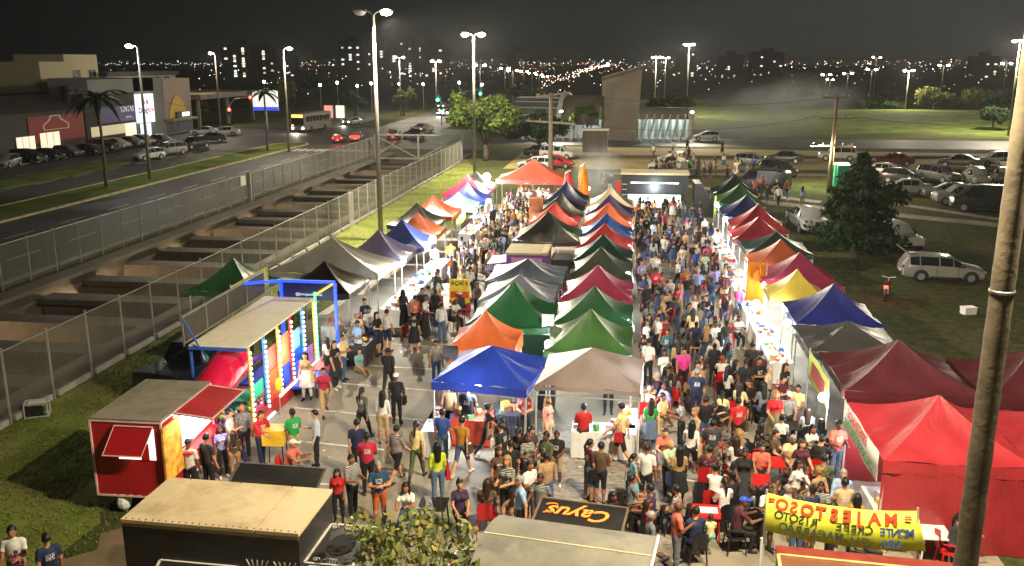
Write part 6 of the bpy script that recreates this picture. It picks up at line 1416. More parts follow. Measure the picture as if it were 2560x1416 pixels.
def prints(m):
    n, l = m.node_tree.nodes, m.node_tree.links; b = n['Principled BSDF']; base = b.inputs['Base Color'].links[0].from_socket
    oi = n.new('ShaderNodeObjectInfo'); tx = n.new('ShaderNodeTexCoord'); sp = n.new('ShaderNodeSeparateXYZ'); l.new(tx.outputs['Object'], sp.inputs[0])
    def gate(lo, hi):
        a = n.new('ShaderNodeMath'); a.operation = 'COMPARE'; a.inputs[1].default_value = (lo + hi) / 2; a.inputs[2].default_value = (hi - lo) / 2; l.new(oi.outputs['Random'], a.inputs[0]); return a.outputs[0]
    wv = n.new('ShaderNodeTexWave'); wv.bands_direction = 'Z'; wv.inputs['Scale'].default_value = 9; l.new(tx.outputs['Object'], wv.inputs['Vector'])
    st = n.new('ShaderNodeMath'); st.operation = 'GREATER_THAN'; st.inputs[1].default_value = .6; l.new(wv.outputs['Fac'], st.inputs[0])
    vo = n.new('ShaderNodeTexVoronoi'); vo.inputs['Scale'].default_value = 16; l.new(tx.outputs['Object'], vo.inputs['Vector'])
    fl = n.new('ShaderNodeMath'); fl.operation = 'LESS_THAN'; fl.inputs[1].default_value = .32; l.new(vo.outputs['Distance'], fl.inputs[0])
    # a printed patch on chest and back
    ax = n.new('ShaderNodeMath'); ax.operation = 'ABSOLUTE'; l.new(sp.outputs['X'], ax.inputs[0]); a1 = n.new('ShaderNodeMath'); a1.operation = 'LESS_THAN'; a1.inputs[1].default_value = .085; l.new(ax.outputs[0], a1.inputs[0])
    a2 = n.new('ShaderNodeMath'); a2.operation = 'COMPARE'; a2.inputs[1].default_value = 1.28; a2.inputs[2].default_value = .07; l.new(sp.outputs['Z'], a2.inputs[0])
    pt = n.new('ShaderNodeMath'); pt.operation = 'MULTIPLY'; l.new(a1.outputs[0], pt.inputs[0]); l.new(a2.outputs[0], pt.inputs[1])
    nz = n.new('ShaderNodeTexNoise'); nz.inputs['Scale'].default_value = 30; l.new(tx.outputs['Object'], nz.inputs['Vector']); g0 = n.new('ShaderNodeMath'); g0.operation = 'GREATER_THAN'; g0.inputs[1].default_value = .47; l.new(nz.outputs['Fac'], g0.inputs[0]); p2_ = n.new('ShaderNodeMath'); p2_.operation = 'MULTIPLY'; l.new(pt.outputs[0], p2_.inputs[0]); l.new(g0.outputs[0], p2_.inputs[1])
    for mask, lo, hi, c, amt in ((st.outputs[0], .06, .2, (.6, .58, .52, 1), .8), (fl.outputs[0], .22, .36, (.55, .3, .25, 1), .7), (p2_.outputs[0], .4, .78, (.62, .6, .55, 1), .85)):
        f = n.new('ShaderNodeMath'); f.operation = 'MULTIPLY'; l.new(mask, f.inputs[0]); l.new(gate(lo, hi), f.inputs[1]); f2 = n.new('ShaderNodeMath'); f2.operation = 'MULTIPLY'; f2.inputs[1].default_value = amt; l.new(f.outputs[0], f2.inputs[0])
        mi = n.new('ShaderNodeMix'); mi.data_type = 'RGBA'; l.new(f2.outputs[0], mi.inputs['Factor']); l.new(base, mi.inputs['A']); mi.inputs['B'].default_value = c; base = mi.outputs['Result']
    l.new(base, b.inputs['Base Color'])
prints(P_M[1])
M_hair = mat('person hair', rough=.55, var=.25, scale=14, attr='c_hair')
def d3(pitch, side=0.0): return np.array([math.sin(side), -math.sin(pitch) * math.cos(side), -math.cos(pitch) * math.cos(side)])
def pose_mesh(name, fem=False, legs=((0, 0), (0, 0)), arms=((.05, .12, .2, 0), (.05, .12, .2, 0)), lean=0.0, skirt=None, kneel=0, fat=1.0, vox=.0215):
    """legs: (thigh pitch, knee bend) left, right; arms: (shoulder pitch, out, elbow bend, inward)."""
    F = []; hipw, shw = (.095, .165) if fem else (.088, .19); wr = fat
    hip = np.array([0, 0, .94]); up = np.array([0, -math.sin(lean), math.cos(lean)])
    low = []; joints = []
    for s, (t_, k_) in zip((-1, 1), legs):
        h = hip + np.array([s * hipw, 0, -.02]); kn = h + .43 * d3(t_, s * .03); an = kn + .41 * d3(t_ - k_); joints.append((h, kn, an)); low.append(an[2])
    dz = .085 - min(low)
    if kneel: dz = kneel - hip[2]
    sh = np.array([0, 0, dz]); hip = hip + sh
    for s, (h, kn, an) in zip((-1, 1), joints):
        h, kn, an = h + sh, kn + sh, an + sh
        F.append((lambda P, a=h, b=kn: capsule(P, a, b, (.098 if fem else .092) * wr, .064), PANTS))
        F.append((lambda P, a=kn, b=kn + (an - kn) * .35: capsule(P, a, b, .06, .06), CALF)); F.append((lambda P, a=kn + (an - kn) * .35, b=an: capsule(P, a, b, .06, .04), CALF))
        an = an.copy(); toe = an + np.array([s * .03, -.15, -.05]); heel = an + np.array([0, .03, -.045]); F.append((lambda P, a=heel, b=toe: capsule(P, a, b, .04, .036), SHOE))
    waist, chest, neck = hip + up * .15, hip + up * .36, hip + up * .52
    def flat(P, a, b, ra, rb, sc=1.45): 
        q = np.array([1, sc, 1]); return capsule(P * q, np.array(a) * q, np.array(b) * q, ra, rb) / 1.15
    F.append((lambda P: flat(P, hip + [-.05, 0, 0], hip + [.05, 0, 0], .125 * wr, .125 * wr, 1.3), PANTS))
    F.append((lambda P: flat(P, hip + up * .06, waist, (.14 if fem else .15) * wr, (.125 if fem else .15) * wr, 1.35), SHIRT)); F.append((lambda P: flat(P, waist, chest, (.125 if fem else .15) * wr, (.15 if fem else .17) * min(wr, 1.1), 1.35), SHIRT))
    shz = hip + up * .475
    F.append((lambda P: flat(P, shz + [-shw + .05, 0, 0], shz + [shw - .05, 0, 0], .072, .072, 1.1), SHIRT))
    if fem:
        for s in (-1, 1): F.append((lambda P, c=chest + up * .02 + np.array([s * .075, -.1, 0]): ellip(P, c, (.07, .06, .07)), SHIRT))
    F.append((lambda P: capsule(P, neck - up * .03, neck + up * .1, .055, .05), SKIN))
    head = neck + up * .185 + np.array([0, -.02, 0])
    F.append((lambda P: ellip(P, head + np.array([0, .01, .02]), (.077, .094, .1)), SKIN)); F.append((lambda P: ellip(P, head + np.array([0, -.025, -.05]), (.056, .062, .07)), SKIN))
    for s in (-1, 1): F.append((lambda P, s=s: ellip(P, head + np.array([s * .08, .005, -.01]), (.014, .02, .03)), SKIN))
    F.append((lambda P: capsule(P, head + np.array([0, -.085, .015]), head + np.array([0, -.104, -.025]), .012, .016), SKIN))
    hands = []
    for s, (p_, o_, e_, in_) in zip((-1, 1), arms):
        sh_ = shz + np.array([s * shw, 0, -.01]); el = sh_ + .28 * d3(p_ + lean * .5, s * o_); fd = d3(p_ + e_, s * (o_ * .6 - in_)); wrt = el + .245 * fd; pl = wrt + .085 * fd
        F.append((lambda P, a=sh_, b=sh_ + (el - sh_) * .6: capsule(P, a, b, .062 if not fem else .052, .056 if not fem else .048), SHIRT)); F.append((lambda P, a=sh_ + (el - sh_) * .55, b=el: capsule(P, a, b, .05 if not fem else .04, .043 if not fem else .037), ARM))
        F.append((lambda P, a=el, b=wrt: capsule(P, a, b, .043 if not fem else .037, .029), ARM)); F.append((lambda P, a=wrt, b=pl: flat(P, a, b, .03, .038, 1.2), SKIN)); hands.append((pl, fd, s))
    if skirt:
        zt, zb, rb_ = waist[2], skirt[0], skirt[1]
        def sk(P):
            q = np.clip((zt - P[..., 2]) / max(.1, zt - zb), 0, 1); ang = np.arctan2(P[..., 1], P[..., 0]); r = .13 + (rb_ - .13) * q ** .7 + .014 * np.sin(ang * 9) * q
            d = np.sqrt(P[..., 0] ** 2 + (P[..., 1] * 1.25) ** 2) - r; return np.maximum(np.maximum(d, P[..., 2] - zt) , zb - P[..., 2]) * .8
        F.append((sk, PANTS))
    V, Q, sl = surface(F, (-.62, -.95, -.02), (.62, .55, 1.86), vox, .035)
    if vox > .03: return V, Q, sl, head
    b = MB(); b.v = [tuple(v) for v in V]; b.f = [tuple(int(i) for i in q) for q in Q]; b.m = [int(s) for s in sl]
    for pl, fd, s in hands:                       # four fingers of unequal length and a thumb, bent at the knuckle
        fd = fd / np.linalg.norm(fd); sd = np.cross(fd, [0, 0, 1]); sd = np.array([s, 0, 0]) if np.linalg.norm(sd) < .2 else sd / np.linalg.norm(sd); nr = np.cross(sd, fd)
        for q, ln in zip((-1.5, -.5, .5, 1.5), (.062, .075, .08, .07)):
            a = pl + sd * q * .018 + fd * .02; m_ = a + fd * ln * .55 - nr * .008; e_ = m_ + fd * ln * .4 - nr * .025; b.tube([a, m_, e_], [.0095, .009, .007], 5, SKIN)
        a = pl - fd * .03 + sd * .035; b.tube([a, a + sd * .025 + fd * .03, a + sd * .03 + fd * .06], [.011, .010, .008], 5, SKIN)
    for s in (-1, 1): b.ball(tuple(head + np.array([s * .031, -.079, .018])), (.012, .008, .007), DARK, 6, 4)
    b.ball(tuple(head + np.array([0, -.083, -.058])), (.022, .008, .006), DARK, 6, 4)
    me = b.mesh(name, P_M, True); return dict(mesh=me, head=head, hipz=float(hip[2]), fem=fem)
A0 = (.05, .13, .2, .0)
POSE = {
 'stand': pose_mesh('body_stand', legs=((.05, .05), (-.03, .03)), arms=((.05, .14, .25, .05), (-.05, .12, .2, 0))),
 'phone': pose_mesh('body_phone', legs=((0, 0), (.08, .1)), arms=((.2, .1, 1.75, .55), (.05, .14, .25, 0))),
 'hold': pose_mesh('body_hold', legs=((.04, .04), (-.04, 0)), arms=((.25, .15, 1.45, .35), (.3, .12, 1.35, .4)), fat=1.1),
 'walk': pose_mesh('body_walk', legs=((.42, .12), (-.32, .35)), arms=((-.4, .14, .3, 0), (.45, .12, .45, 0)), lean=.05),
 'stride': pose_mesh('body_stride', legs=((-.3, .4), (.38, .08)), arms=((.35, .16, .5, 0), (-.35, .14, .35, 0)), lean=.05, fat=1.12),
 'crossed': pose_mesh('body_crossed', legs=((.06, .05), (-.05, 0)), arms=((.35, .2, 1.5, .95), (.3, .2, 1.6, .95)), fat=1.15),
 'reach': pose_mesh('body_reach', legs=((.1, .05), (-.12, .05)), arms=((.9, .12, .5, .1), (.15, .14, .5, .1)), lean=.12),
 'sit': pose_mesh('body_sit', legs=((1.45, 1.45), (1.5, 1.4)), arms=((.35, .12, .9, .25), (.3, .12, 1.0, .3)), lean=.05),
 'eat': pose_mesh('body_eat', legs=((1.4, 1.55), (1.45, 1.35)), arms=((.75, .15, 1.0, .35), (.7, .15, 1.2, .35)), lean=.22, fat=1.08),
 'floor': pose_mesh('body_floor', legs=((1.35, .5), (1.55, .9)), arms=((-.35, .3, .2, 0), (.5, .2, .9, .3)), lean=-.1, kneel=.14),
 'f_stand': pose_mesh('body_woman_stand', True, legs=((.05, .05), (-.03, .03)), arms=((.05, .14, .3, .05), (0, .12, .25, .05))),
 'f_phone': pose_mesh('body_woman_phone', True, legs=((0, 0), (.08, .12)), arms=((.2, .1, 1.8, .55), (.1, .12, .5, .1))),
 'f_hold': pose_mesh('body_woman_hold', True, legs=((.04, .04), (-.04, 0)), arms=((.25, .15, 1.5, .4), (.3, .12, 1.4, .45))),
 'f_walk': pose_mesh('body_woman_walk', True, legs=((.4, .1), (-.3, .35)), arms=((-.35, .14, .3, 0), (.4, .12, .45, 0)), lean=.04),
 'f_sit': pose_mesh('body_woman_sit', True, legs=((1.45, 1.45), (1.5, 1.4)), arms=((.4, .12, .9, .3), (.35, .12, 1.0, .3)), lean=.05),
 'f_eat': pose_mesh('body_woman_eat', True, legs=((1.4, 1.5), (1.45, 1.35)), arms=((.75, .15, 1.0, .35), (.7, .15, 1.3, .35)), lean=.2),
 'f_floor': pose_mesh('body_woman_floor', True, legs=((1.4, .6), (1.5, 1.2)), arms=((.4, .2, .7, .2), (-.3, .25, .2, 0)), lean=.05, kneel=.14),
 'dress': pose_mesh('body_dress', True, legs=((.1, .08), (-.08, .05)), arms=((.1, .14, .4, .05), (0, .13, .3, .0)), skirt=(.5, .27)),
 'longdress': pose_mesh('body_long_dress', True, legs=((.1, .05), (-.1, .05)), arms=((.2, .12, 1.2, .3), (.05, .13, .4, .1)), skirt=(.14, .25)),
}
def hair_mesh(kind):
    c = (0, .012, .03)
    def skull(P, g=.014): return ellip(P, c, (.08 + g, .098 + g, .102 + g))
    def face_cut(P, z=.035): return np.maximum(-(P[..., 1] + .045 + .0 * P[..., 2]), P[..., 2] - z)   # >0 keeps
    def cap_only(P, g=.014, z=.03, zb=-.03): 
        d = skull(P, g); front = (P[..., 1] < -.02) & (P[..., 2] < z + .03); low_ = P[..., 2] < zb; return np.where(front | low_, np.maximum(d, .02), d)
    if kind == 'short': f = [(lambda P: cap_only(P), 0)]
    elif kind == 'cap': f = [(lambda P: cap_only(P, .016, .02, .02), 0), (lambda P: np.maximum(ellip(P, (0, -.13, .05), (.075, .085, .02)), -.5), 0)]
    elif kind == 'long': f = [(lambda P: cap_only(P, .018), 0), (lambda P: np.maximum(capsule(P * [1, 1.5, 1], np.array([0, .09, .02]), np.array([0, .17, -.33]), .1, .085), -(P[..., 1] + .0)), 0), (lambda P: capsule(P, (-.085, .02, .0), (-.095, .03, -.2), .03, .025), 0), (lambda P: capsule(P, (.085, .02, .0), (.095, .03, -.2), .03, .025), 0)]
    elif kind == 'tail': f = [(lambda P: cap_only(P, .012), 0), (lambda P: capsule(P, (0, .11, .04), (0, .16, -.06), .035, .035), 0), (lambda P: capsule(P, (0, .16, -.06), (0, .15, -.3), .035, .018), 0)]
    elif kind == 'bun': f = [(lambda P: cap_only(P, .012), 0), (lambda P: ellip(P, (0, .1, .1), (.05, .05, .045)), 0)]
    V, Q, s = surface(f, (-.17, -.25, -.46), (.17, .27, .19), .0165, .02)
    b = MB(); b.v = [tuple(v) for v in V]; b.f = [tuple(int(i) for i in q) for q in Q]; b.m = [0] * len(Q)
    return b.mesh('hair', M_hair, True)
HAIR = {k: hair_mesh(k) for k in ('short', 'cap', 'long', 'tail', 'bun')}
COL = {'black': '#17161a', 'white': '#d8d6d0', 'grey': '#6c6e73', 'charcoal': '#33353a', 'navy': '#1e2a4a', 'blue': '#2f4f9c', 'lightblue': '#8fb0d4', 'red': '#b81f26', 'maroon': '#4f1c28', 'pink': '#d85a8a', 'magenta': '#d83a8e', 'crimson': '#b32444', 'orange': '#c2622c', 'coral': '#cc6a58', 'mustard': '#b07a2a', 'yellow': '#d8c02a', 'cream': '#dccb94', 'lime': '#c2d42a', 'green': '#249a4c', 'olive': '#4c5838', 'teal': '#2c5558', 'turquoise': '#6fa8ac', 'purple': '#3c2646', 'lilac': '#8c86b8', 'brown': '#52402e', 'beige': '#b89c74', 'tan': '#a08058', 'denim': '#42587c', 'jeans': '#5a6c88', 'khaki': '#6a6448', 'palegreen': '#a8c4a0', 'silver': '#b4b8be'}
SK = ['#a06c4e', '#b9805c', '#7c5038', '#cc9a76', '#ab7656', '#c48c68', '#6a4432', '#c9946f']
HR = {'black': '#0e0b0a', 'brown': '#2c1a10', 'blond': '#9a7440', 'grey': '#8c8a86', 'red': '#4a1a12', 'white': '#d8d8d4', 'dark': '#17110e', 'navy': '#1e2a4a', 'bluecap': '#2848b8', 'redcap': '#a82020'}
NP = [0]
def person(x, y, pose, face, top, bottoms, label, hair='short', hc='black', shorts=False, long=False, sc=1.0, z=.012, shoe=None, bare=False, group='market visitors', arm=None):
    K = POSE[pose]; NP[0] += 1; r = random.Random(NP[0] * 13 + 5); sk_ = srgb(r.choice(SK))
    if hc == 'blond': sk_ = srgb('#c08a66')
    o = obj('person', K['mesh'], None, (x, y, z), R(face), (sc * r.uniform(.97, 1.03), sc * r.uniform(.97, 1.03), sc * r.uniform(.97, 1.04)))
    g = lambda c: srgb(COL.get(c, c)); o['c_skin'] = sk_; o['c_top'] = g(top); o['c_arm'] = g(top) if long else sk_; o['c_pants'] = g(bottoms)
    o['c_calf'] = sk_ if shorts else g(bottoms); o['c_shoe'] = g(shoe or r.choice(['black', 'white', 'grey', 'brown', 'black']))
    tag(o, label, 'person', group)
    if hair and hair != 'bald':
        h = obj('hair' if hair != 'cap' else 'cap', HAIR[hair], o, tuple(K['head'])); h['c_hair'] = srgb(HR.get(hc, hc))
    return o
def pp(px, py, pose, face, top, bottoms, label, **k):
    p = at(px, py); return person(p.x, p.y, pose, face, top, bottoms, label, **k)
# ---- people one can tell apart, front of the market (feet point in the frame, facing: 0 = towards us, 180 = away)
A = 180
for a in [
 ((972, 985, 'walk', A, 'black', 'black', 'person in all black walking away over the empty bays'), dict(long=True)),
 ((1092, 965, 'stand', 10, 'black', 'denim', 'person in black shirt and jeans facing us left of the bright blue tent'), {}),
 ((993, 1060, 'stand', A, 'black', 'black', 'person with a white cap and black shirt seen from behind'), dict(hair='cap', hc='white')),
 ((908, 1098, 'f_walk', 165, '#5a5854', 'black', 'person in a long grey striped top standing in the open yard'), dict(hair='tail', long=True)),
 ((960, 1110, 'f_stand', A, 'white', 'beige', 'person in white blouse and beige shorts beside the white cap'), dict(shorts=True, long=True, hair='long')),
 ((993, 1206, 'stride', 150, 'purple', 'black', 'person in plum shirt and black shorts striding away'), dict(shorts=True)),
 ((1043, 1202, 'f_walk', 175, 'cream', 'olive', 'person in pale yellow shirt with a long dark plait'), dict(hair='tail')),
 ((1108, 1162, 'stand', 170, 'blue', 'jeans', 'person in blue shirt and pale jeans at the corner of the bright blue tent'), {}),
 ((1155, 1190, 'walk', 160, 'mustard', 'denim', 'person in mustard shirt and blue shorts stepping aside'), dict(shorts=True, shoe='white')),
 ((1096, 1262, 'f_stand', 200, 'lime', 'jeans', 'person in neon yellow top with long black hair'), dict(hair='long', long=True)),
 ((922, 1238, 'hold', 200, 'crimson', 'black', 'person in crimson polo seen from behind in the queue'), {}),
 ((898, 1200, 'stand', 190, 'navy', 'black', 'person in dark blue shirt ahead of the crimson polo'), {}),
 ((884, 1295, 'hold', 60, 'charcoal', 'black', 'person in charcoal shirt looking at a phone near the tan roof'), {}),
 ((951, 1312, 'crossed', 20, '#23405c', 'orange', 'grey haired person in navy polo and orange shorts, arms folded'), dict(shorts=True, hc='grey')),
 ((848, 1305, 'f_stand', 10, 'red', 'black', 'small person in a red shirt beside the tan roofed trailer'), dict(sc=.85, hair='long')),
 ((739, 1163, 'hold', 230, 'green', 'beige', 'person in bright green shirt at the yellow cart'), {}),
 ((795, 1170, 'phone', 290, 'silver', 'black', 'person in pale grey shirt checking a phone beside the cart'), dict(long=True)),
 ((657, 1168, 'reach', 60, 'red', 'navy', 'vendor with a red vest bending over the yellow cart'), dict(long=True)),
 ((1219, 1144, 'f_walk', 120, 'black', 'black', 'person in black walking below the bright blue tent'), dict(hair='bun')),
 ((1255, 1172, 'stand', 170, 'black', 'black', 'boy in black shirt and shorts below the bright blue tent'), dict(sc=.88)),
 ((1248, 1276, 'dress', 20, 'brown', 'brown', 'person in a brown dress carrying a bundle'), dict(hair='long', hc='brown')),
 ((1170, 1110, 'hold', A, 'black', 'black', 'tall person in black at the counter of the bright blue tent'), dict(sc=1.06)),
 ((1131, 1038, 'hold', 210, 'grey', 'charcoal', 'person in grey shirt inside the bright blue tent'), {}),
 ((1122, 1088, 'stand', 200, 'tan', 'khaki', 'person in tan shirt by the left leg of the bright blue tent'), {}),
 ((813, 1038, 'f_walk', 30, 'crimson', 'beige', 'person in patterned red top and pale trousers with a bag'), dict(hair='tail')),
 ((769, 1000, 'dress', 0, 'tan', 'white', 'person in an orange top and spotted white skirt by the play frame'), dict(hair='long')),
 ((688, 1010, 'stand', 100, 'black', 'black', 'attendant in a black suit leaning on the play frame'), dict(long=True, sc=1.03)),
 ((841, 974, 'dress', 60, 'black', '#22242c', 'person in dark flowered dress beyond the play frame'), dict(hair='tail')),
 ((1021, 1330, 'f_eat', 0, 'white', 'denim', 'person in white shirt bending over behind the young tree'), dict(hair='long')),
 ((1150, 1330, 'f_sit', 20, 'purple', 'black', 'person in dark red top sitting beside the young tree'), dict(hair='bun')),
 ((1218, 1330, 'sit', A, 'brown', 'black', 'person with brown hair sitting on a red chair by the grey roof'), dict(hair='long', hc='brown')),
 ((615, 1152, 'stand', 30, 'grey', 'charcoal', 'bald person in grey shirt at the red trailer'), dict(hair='bald')),
 ((582, 1168, 'phone', 100, 'white', 'silver', 'person in white shirt at the serving hatch of the red trailer'), {}),
 ((560, 1195, 'f_stand', 40, 'lilac', 'black', 'long haired person in lilac waiting at the red trailer'), dict(hair='long', sc=.9)),
 ((592, 1200, 'f_stand', 200, 'brown', 'tan', 'person in brown sitting low beside the red trailer queue'), dict(hair='long', hc='brown', sc=.85)),
 ((527, 1240, 'stand', 160, 'charcoal', 'black', 'person in dark printed shirt before the red trailer counter'), {}),
 ((482, 1250, 'stand', A, 'white', 'black', 'person with a cap and white shirt at the end of the red trailer'), dict(hair='cap', hc='black')),
 ((725, 1215, 'eat', 90, 'coral', 'grey', 'person in orange shirt and white cap sitting by the black awning'), dict(hair='cap', hc='white')),
 ((55, 1505, 'hold', 20, 'white', 'tan', 'person in white shirt holding a toddler on the grass corner'), {}),
 ((140, 1525, 'stand', 230, 'navy', 'black', 'person in sleeveless navy top at the lower left corner'), {}),
 ((1457, 1146, 'hold', 190, 'red', 'charcoal', 'person in red shirt eating at the counter of the faded beige tent'), {}),
 ((1552, 1163, 'walk', 250, 'cream', 'black', 'person in cream shirt and black shorts reaching for food'), dict(shorts=True, sc=1.08)),
 ((1651, 1118, 'hold', 60, 'cream', 'beige', 'stout person in cream shirt and beige shorts holding a plate'), dict(shorts=True)),
 ((1700, 1132, 'f_hold', 280, 'black', 'black', 'person in black sleeveless top holding a plate'), dict(hair='tail')),
 ((1723, 1194, 'f_walk', 170, 'white', 'black', 'person in white long sleeves and black shorts with long hair'), dict(hair='long', long=True, shorts=True)),
 ((1774, 1198, 'hold', A, 'charcoal', 'khaki', 'person in dark shirt and olive shorts seen from behind'), dict(shorts=True, sc=1.05)),
 ((1838, 1135, 'stand', 200, 'red', 'black', 'person in red polo standing among the tables'), {}),
 ((1499, 1262, 'hold', 160, 'brown', 'black', 'person in brown shirt and black shorts in the paved strip'), dict(shorts=True)),
 ((1471, 1254, 'f_stand', 120, 'maroon', 'jeans', 'person in sleeveless wine top and denim shorts'), dict(shorts=True, hair='tail')),
 ((1612, 1272, 'stand', 165, 'white', 'black', 'short haired person in white shirt and black shorts'), dict(shorts=True, hc='brown')),
 ((1665, 1245, 'reach', 40, 'palegreen', 'black', 'bald person in pale green shirt'), dict(hair='bald')),
 ((1693, 1272, 'dress', 190, 'tan', 'black', 'person with bare back and a black skirt'), dict(hair='long')),
 ((1580, 1265, 'dress', 110, 'turquoise', 'turquoise', 'child in turquoise beside the white shirt'), dict(sc=.86, hair='tail')),
 ((1296, 1218, 'dress', 170, 'black', 'black', 'person in a black dress left of the paved strip'), dict(hair='tail')),
 ((1318, 1238, 'f_hold', 30, 'black', '#27303a', 'red haired person in black top and dark jeans'), dict(hair='long', hc='red')),
 ((1365, 1234, 'hold', 320, 'olive', 'khaki', 'person in olive shirt holding a carrier bag'), {}),
 ((1368, 1132, 'f_stand', 60, 'coral', 'beige', 'blond person in a peach top turning away'), dict(hair='long', hc='blond')),
 ((1312, 1112, 'f_hold', 0, 'coral', 'black', 'blond person facing us under the bright blue tent edge'), dict(hair='long', hc='blond')),
 ((1705, 988, 'stand', 10, 'magenta', 'black', 'person in hot pink shirt and black shorts'), dict(shorts=True)),
 ((1740, 1034, 'longdress', 10, 'tan', '#8a6a6a', 'person in a long flowered dress'), dict(hair='bun')),
 ((1655, 992, 'dress', 30, 'white', 'white', 'person in a white dress at the beige tent side'), dict(hair='long')),
 ((1618, 968, 'stand', 150, 'white', 'black', 'person in white shirt right behind the beige tent'), {}),
 ((1858, 1034, 'stand', A, 'black', 'charcoal', 'large person in black seen from behind in the middle of the right aisle'), dict(sc=1.06)),
 ((1890, 1022, 'crossed', 20, 'black', 'black', 'person in black with folded arms facing the large one'), dict(sc=1.05)),
 ((1915, 1042, 'stand', 60, 'beige', 'charcoal', 'person in pale tank top in the right aisle'), dict(hc='grey')),
 ((1520, 1036, 'f_hold', 0, 'green', 'black', 'vendor in green behind the beige tent counter'), dict(hair='bun')),
 ((1690, 1340, 'sit', 250, 'maroon', 'denim', 'person in striped maroon shirt sitting left of the low red table'), {}),
 ((1735, 1408, 'sit', 200, 'navy', 'navy', 'person in dark jacket sitting with a child before the rust trailer'), dict(long=True)),
 ((1772, 1400, 'f_sit', 190, 'cream', 'turquoise', 'small child in cream sitting on a lap'), dict(sc=.68, z=.25, hc='brown')),
 ((1835, 1380, 'eat', 100, 'maroon', 'black', 'person in maroon printed shirt sitting right of the low red table'), dict(hair='cap', hc='bluecap')),
 ((1897, 1222, 'sit', 0, 'coral', 'black', 'person in coral shirt sitting behind the red tables'), {}),
 ((1845, 1250, 'sit', 200, 'navy', 'denim', 'person in navy sitting on the red chair with its back to the aisle'), dict(hc='brown')),
 ((1972, 1200, 'eat', 0, 'cream', 'beige', 'grey haired person in cream shirt looking down at a phone'), dict(hc='grey')),
 ((2052, 1262, 'sit', A, 'olive', 'black', 'person in olive shirt sitting with back to us by the white table'), {}),
 ((2084, 1203, 'hold', 15, 'coral', 'jeans', 'person in coral shirt and jeans standing at the lime banner post'), {}),
 ((2012, 1128, 'f_sit', A, 'silver', 'navy', 'person with long brown hair sitting in pale top'), dict(hair='long', hc='brown')),
 ((2046, 1160, 'f_sit', 200, 'navy', 'navy', 'person in navy with dark long hair sitting next to the pale top'), dict(hair='long')),
 ((2368, 1418, 'f_eat', 90, 'charcoal', 'maroon', 'person in dark top writing at the white table in the corner'), dict(hair='tail')),
 ((1892, 1345, 'f_sit', 160, 'charcoal', 'white', 'person with bare shoulders sitting left of the yellow banner'), dict(hair='long')),
 ((1625, 1345, 'sit', 250, 'purple', 'black', 'person in plum shirt sitting behind the grey roofed trailer'), dict(hair='short')),
 ((1572, 1312, 'f_sit', 120, 'grey', '#a07868', 'person in a flowered skirt sitting by the black sign hatch'), dict(hair='tail')),
 ((1955, 1035, 'f_stand', 40, 'black', 'denim', 'person with curly long hair by the charcoal tent'), dict(hair='long', hc='brown')),
 ((1965, 1085, 'sit', 0, 'black', 'black', 'person in black with a white cap sitting near the lime banner'), dict(hair='cap', hc='white')),
 ((1948, 1150, 'f_sit', A, 'white', 'grey', 'person in white sitting with back to us among the tables'), dict(hair='bun')),
 ((1928, 1185, 'sit', 60, 'brown', 'black', 'person in brown sitting close to the coral shirt'), {}),
 ((1990, 1060, 'sit', 330, 'cream', 'grey', 'person in cream sitting under the charcoal tent edge'), {}),
 ((2015, 1170, 'f_eat', 30, 'white', 'black', 'person in black and white top eating at the tables'), dict(hair='long')),
 ((850, 915, 'f_floor', 120, 'cream', 'navy', 'person in cream sitting on the ground behind the play frame'), dict(hair='tail')),
 ((897, 930, 'f_floor', 60, 'turquoise', 'tan', 'person in pale turquoise sitting on the ground by the empty bays'), dict(hair='long')),
 ((918, 900, 'floor', 200, 'red', 'white', 'child in red bending down by the empty bays'), dict(sc=.8)),
 ((1105, 858, 'stand', 160, 'white', 'denim', 'person in white hooded top left of the vivid orange tent'), dict(long=True)),
 ((1072, 810, 'stand', 175, 'silver', 'black', 'person in light grey shirt with a cross strap in the left aisle'), {}),
 ((1040, 840, 'f_stand', A, 'coral', 'black', 'person in dusty pink top and black trousers in the left aisle'), dict(hair='bun')),
 ((1010, 822, 'longdress', 170, 'black', 'black', 'person in a long black dress in the left aisle'), dict(hair='long')),
 ((970, 880, 'stand', 160, 'white', 'navy', 'person in white shirt and dark blue shorts near the bays'), dict(shorts=True)),
 ((945, 890, 'f_hold', 60, 'black', 'navy', 'person in black with a navy skirt near the bays'), dict(hair='long', shorts=True)),
 ((915, 850, 'f_stand', 40, 'navy', 'teal', 'person in navy overalls holding a child near the left stalls'), dict(hair='bun')),
 ((1128, 685, 'stand', A, 'yellow', 'black', 'person in acid yellow shirt in the left aisle'), dict(sc=1.08)),
 ((1087, 690, 'stand', 170, 'silver', 'maroon', 'person in pale hooded top and wine shorts in the left aisle'), dict(long=True, shorts=True)),
 ((1162, 690, 'stand', 150, 'charcoal', 'denim', 'person in dark shirt next to the acid yellow shirt'), dict(sc=1.05)),
 ((1636, 718, 'stand', A, 'white', 'grey', 'person in white shirt standing at the pink tent side'), dict(sc=1.04)),
 ((1790, 650, 'stand', A, 'white', 'black', 'person in white shirt and black shorts in the far right aisle'), dict(shorts=True, sc=1.06)),
 ((1785, 735, 'sit', A, 'lilac', 'navy', 'person in lilac blue shirt sitting in the right aisle'), {}),
]:
    pp(*a[0], **a[1])
p = at(62, 1500); person(p.x + .16, p.y - .25, 'f_sit', 0, 'pink', 'pink', 'toddler in pink carried at the lower left corner', sc=.45, z=.75, hair='short', hc='brown')
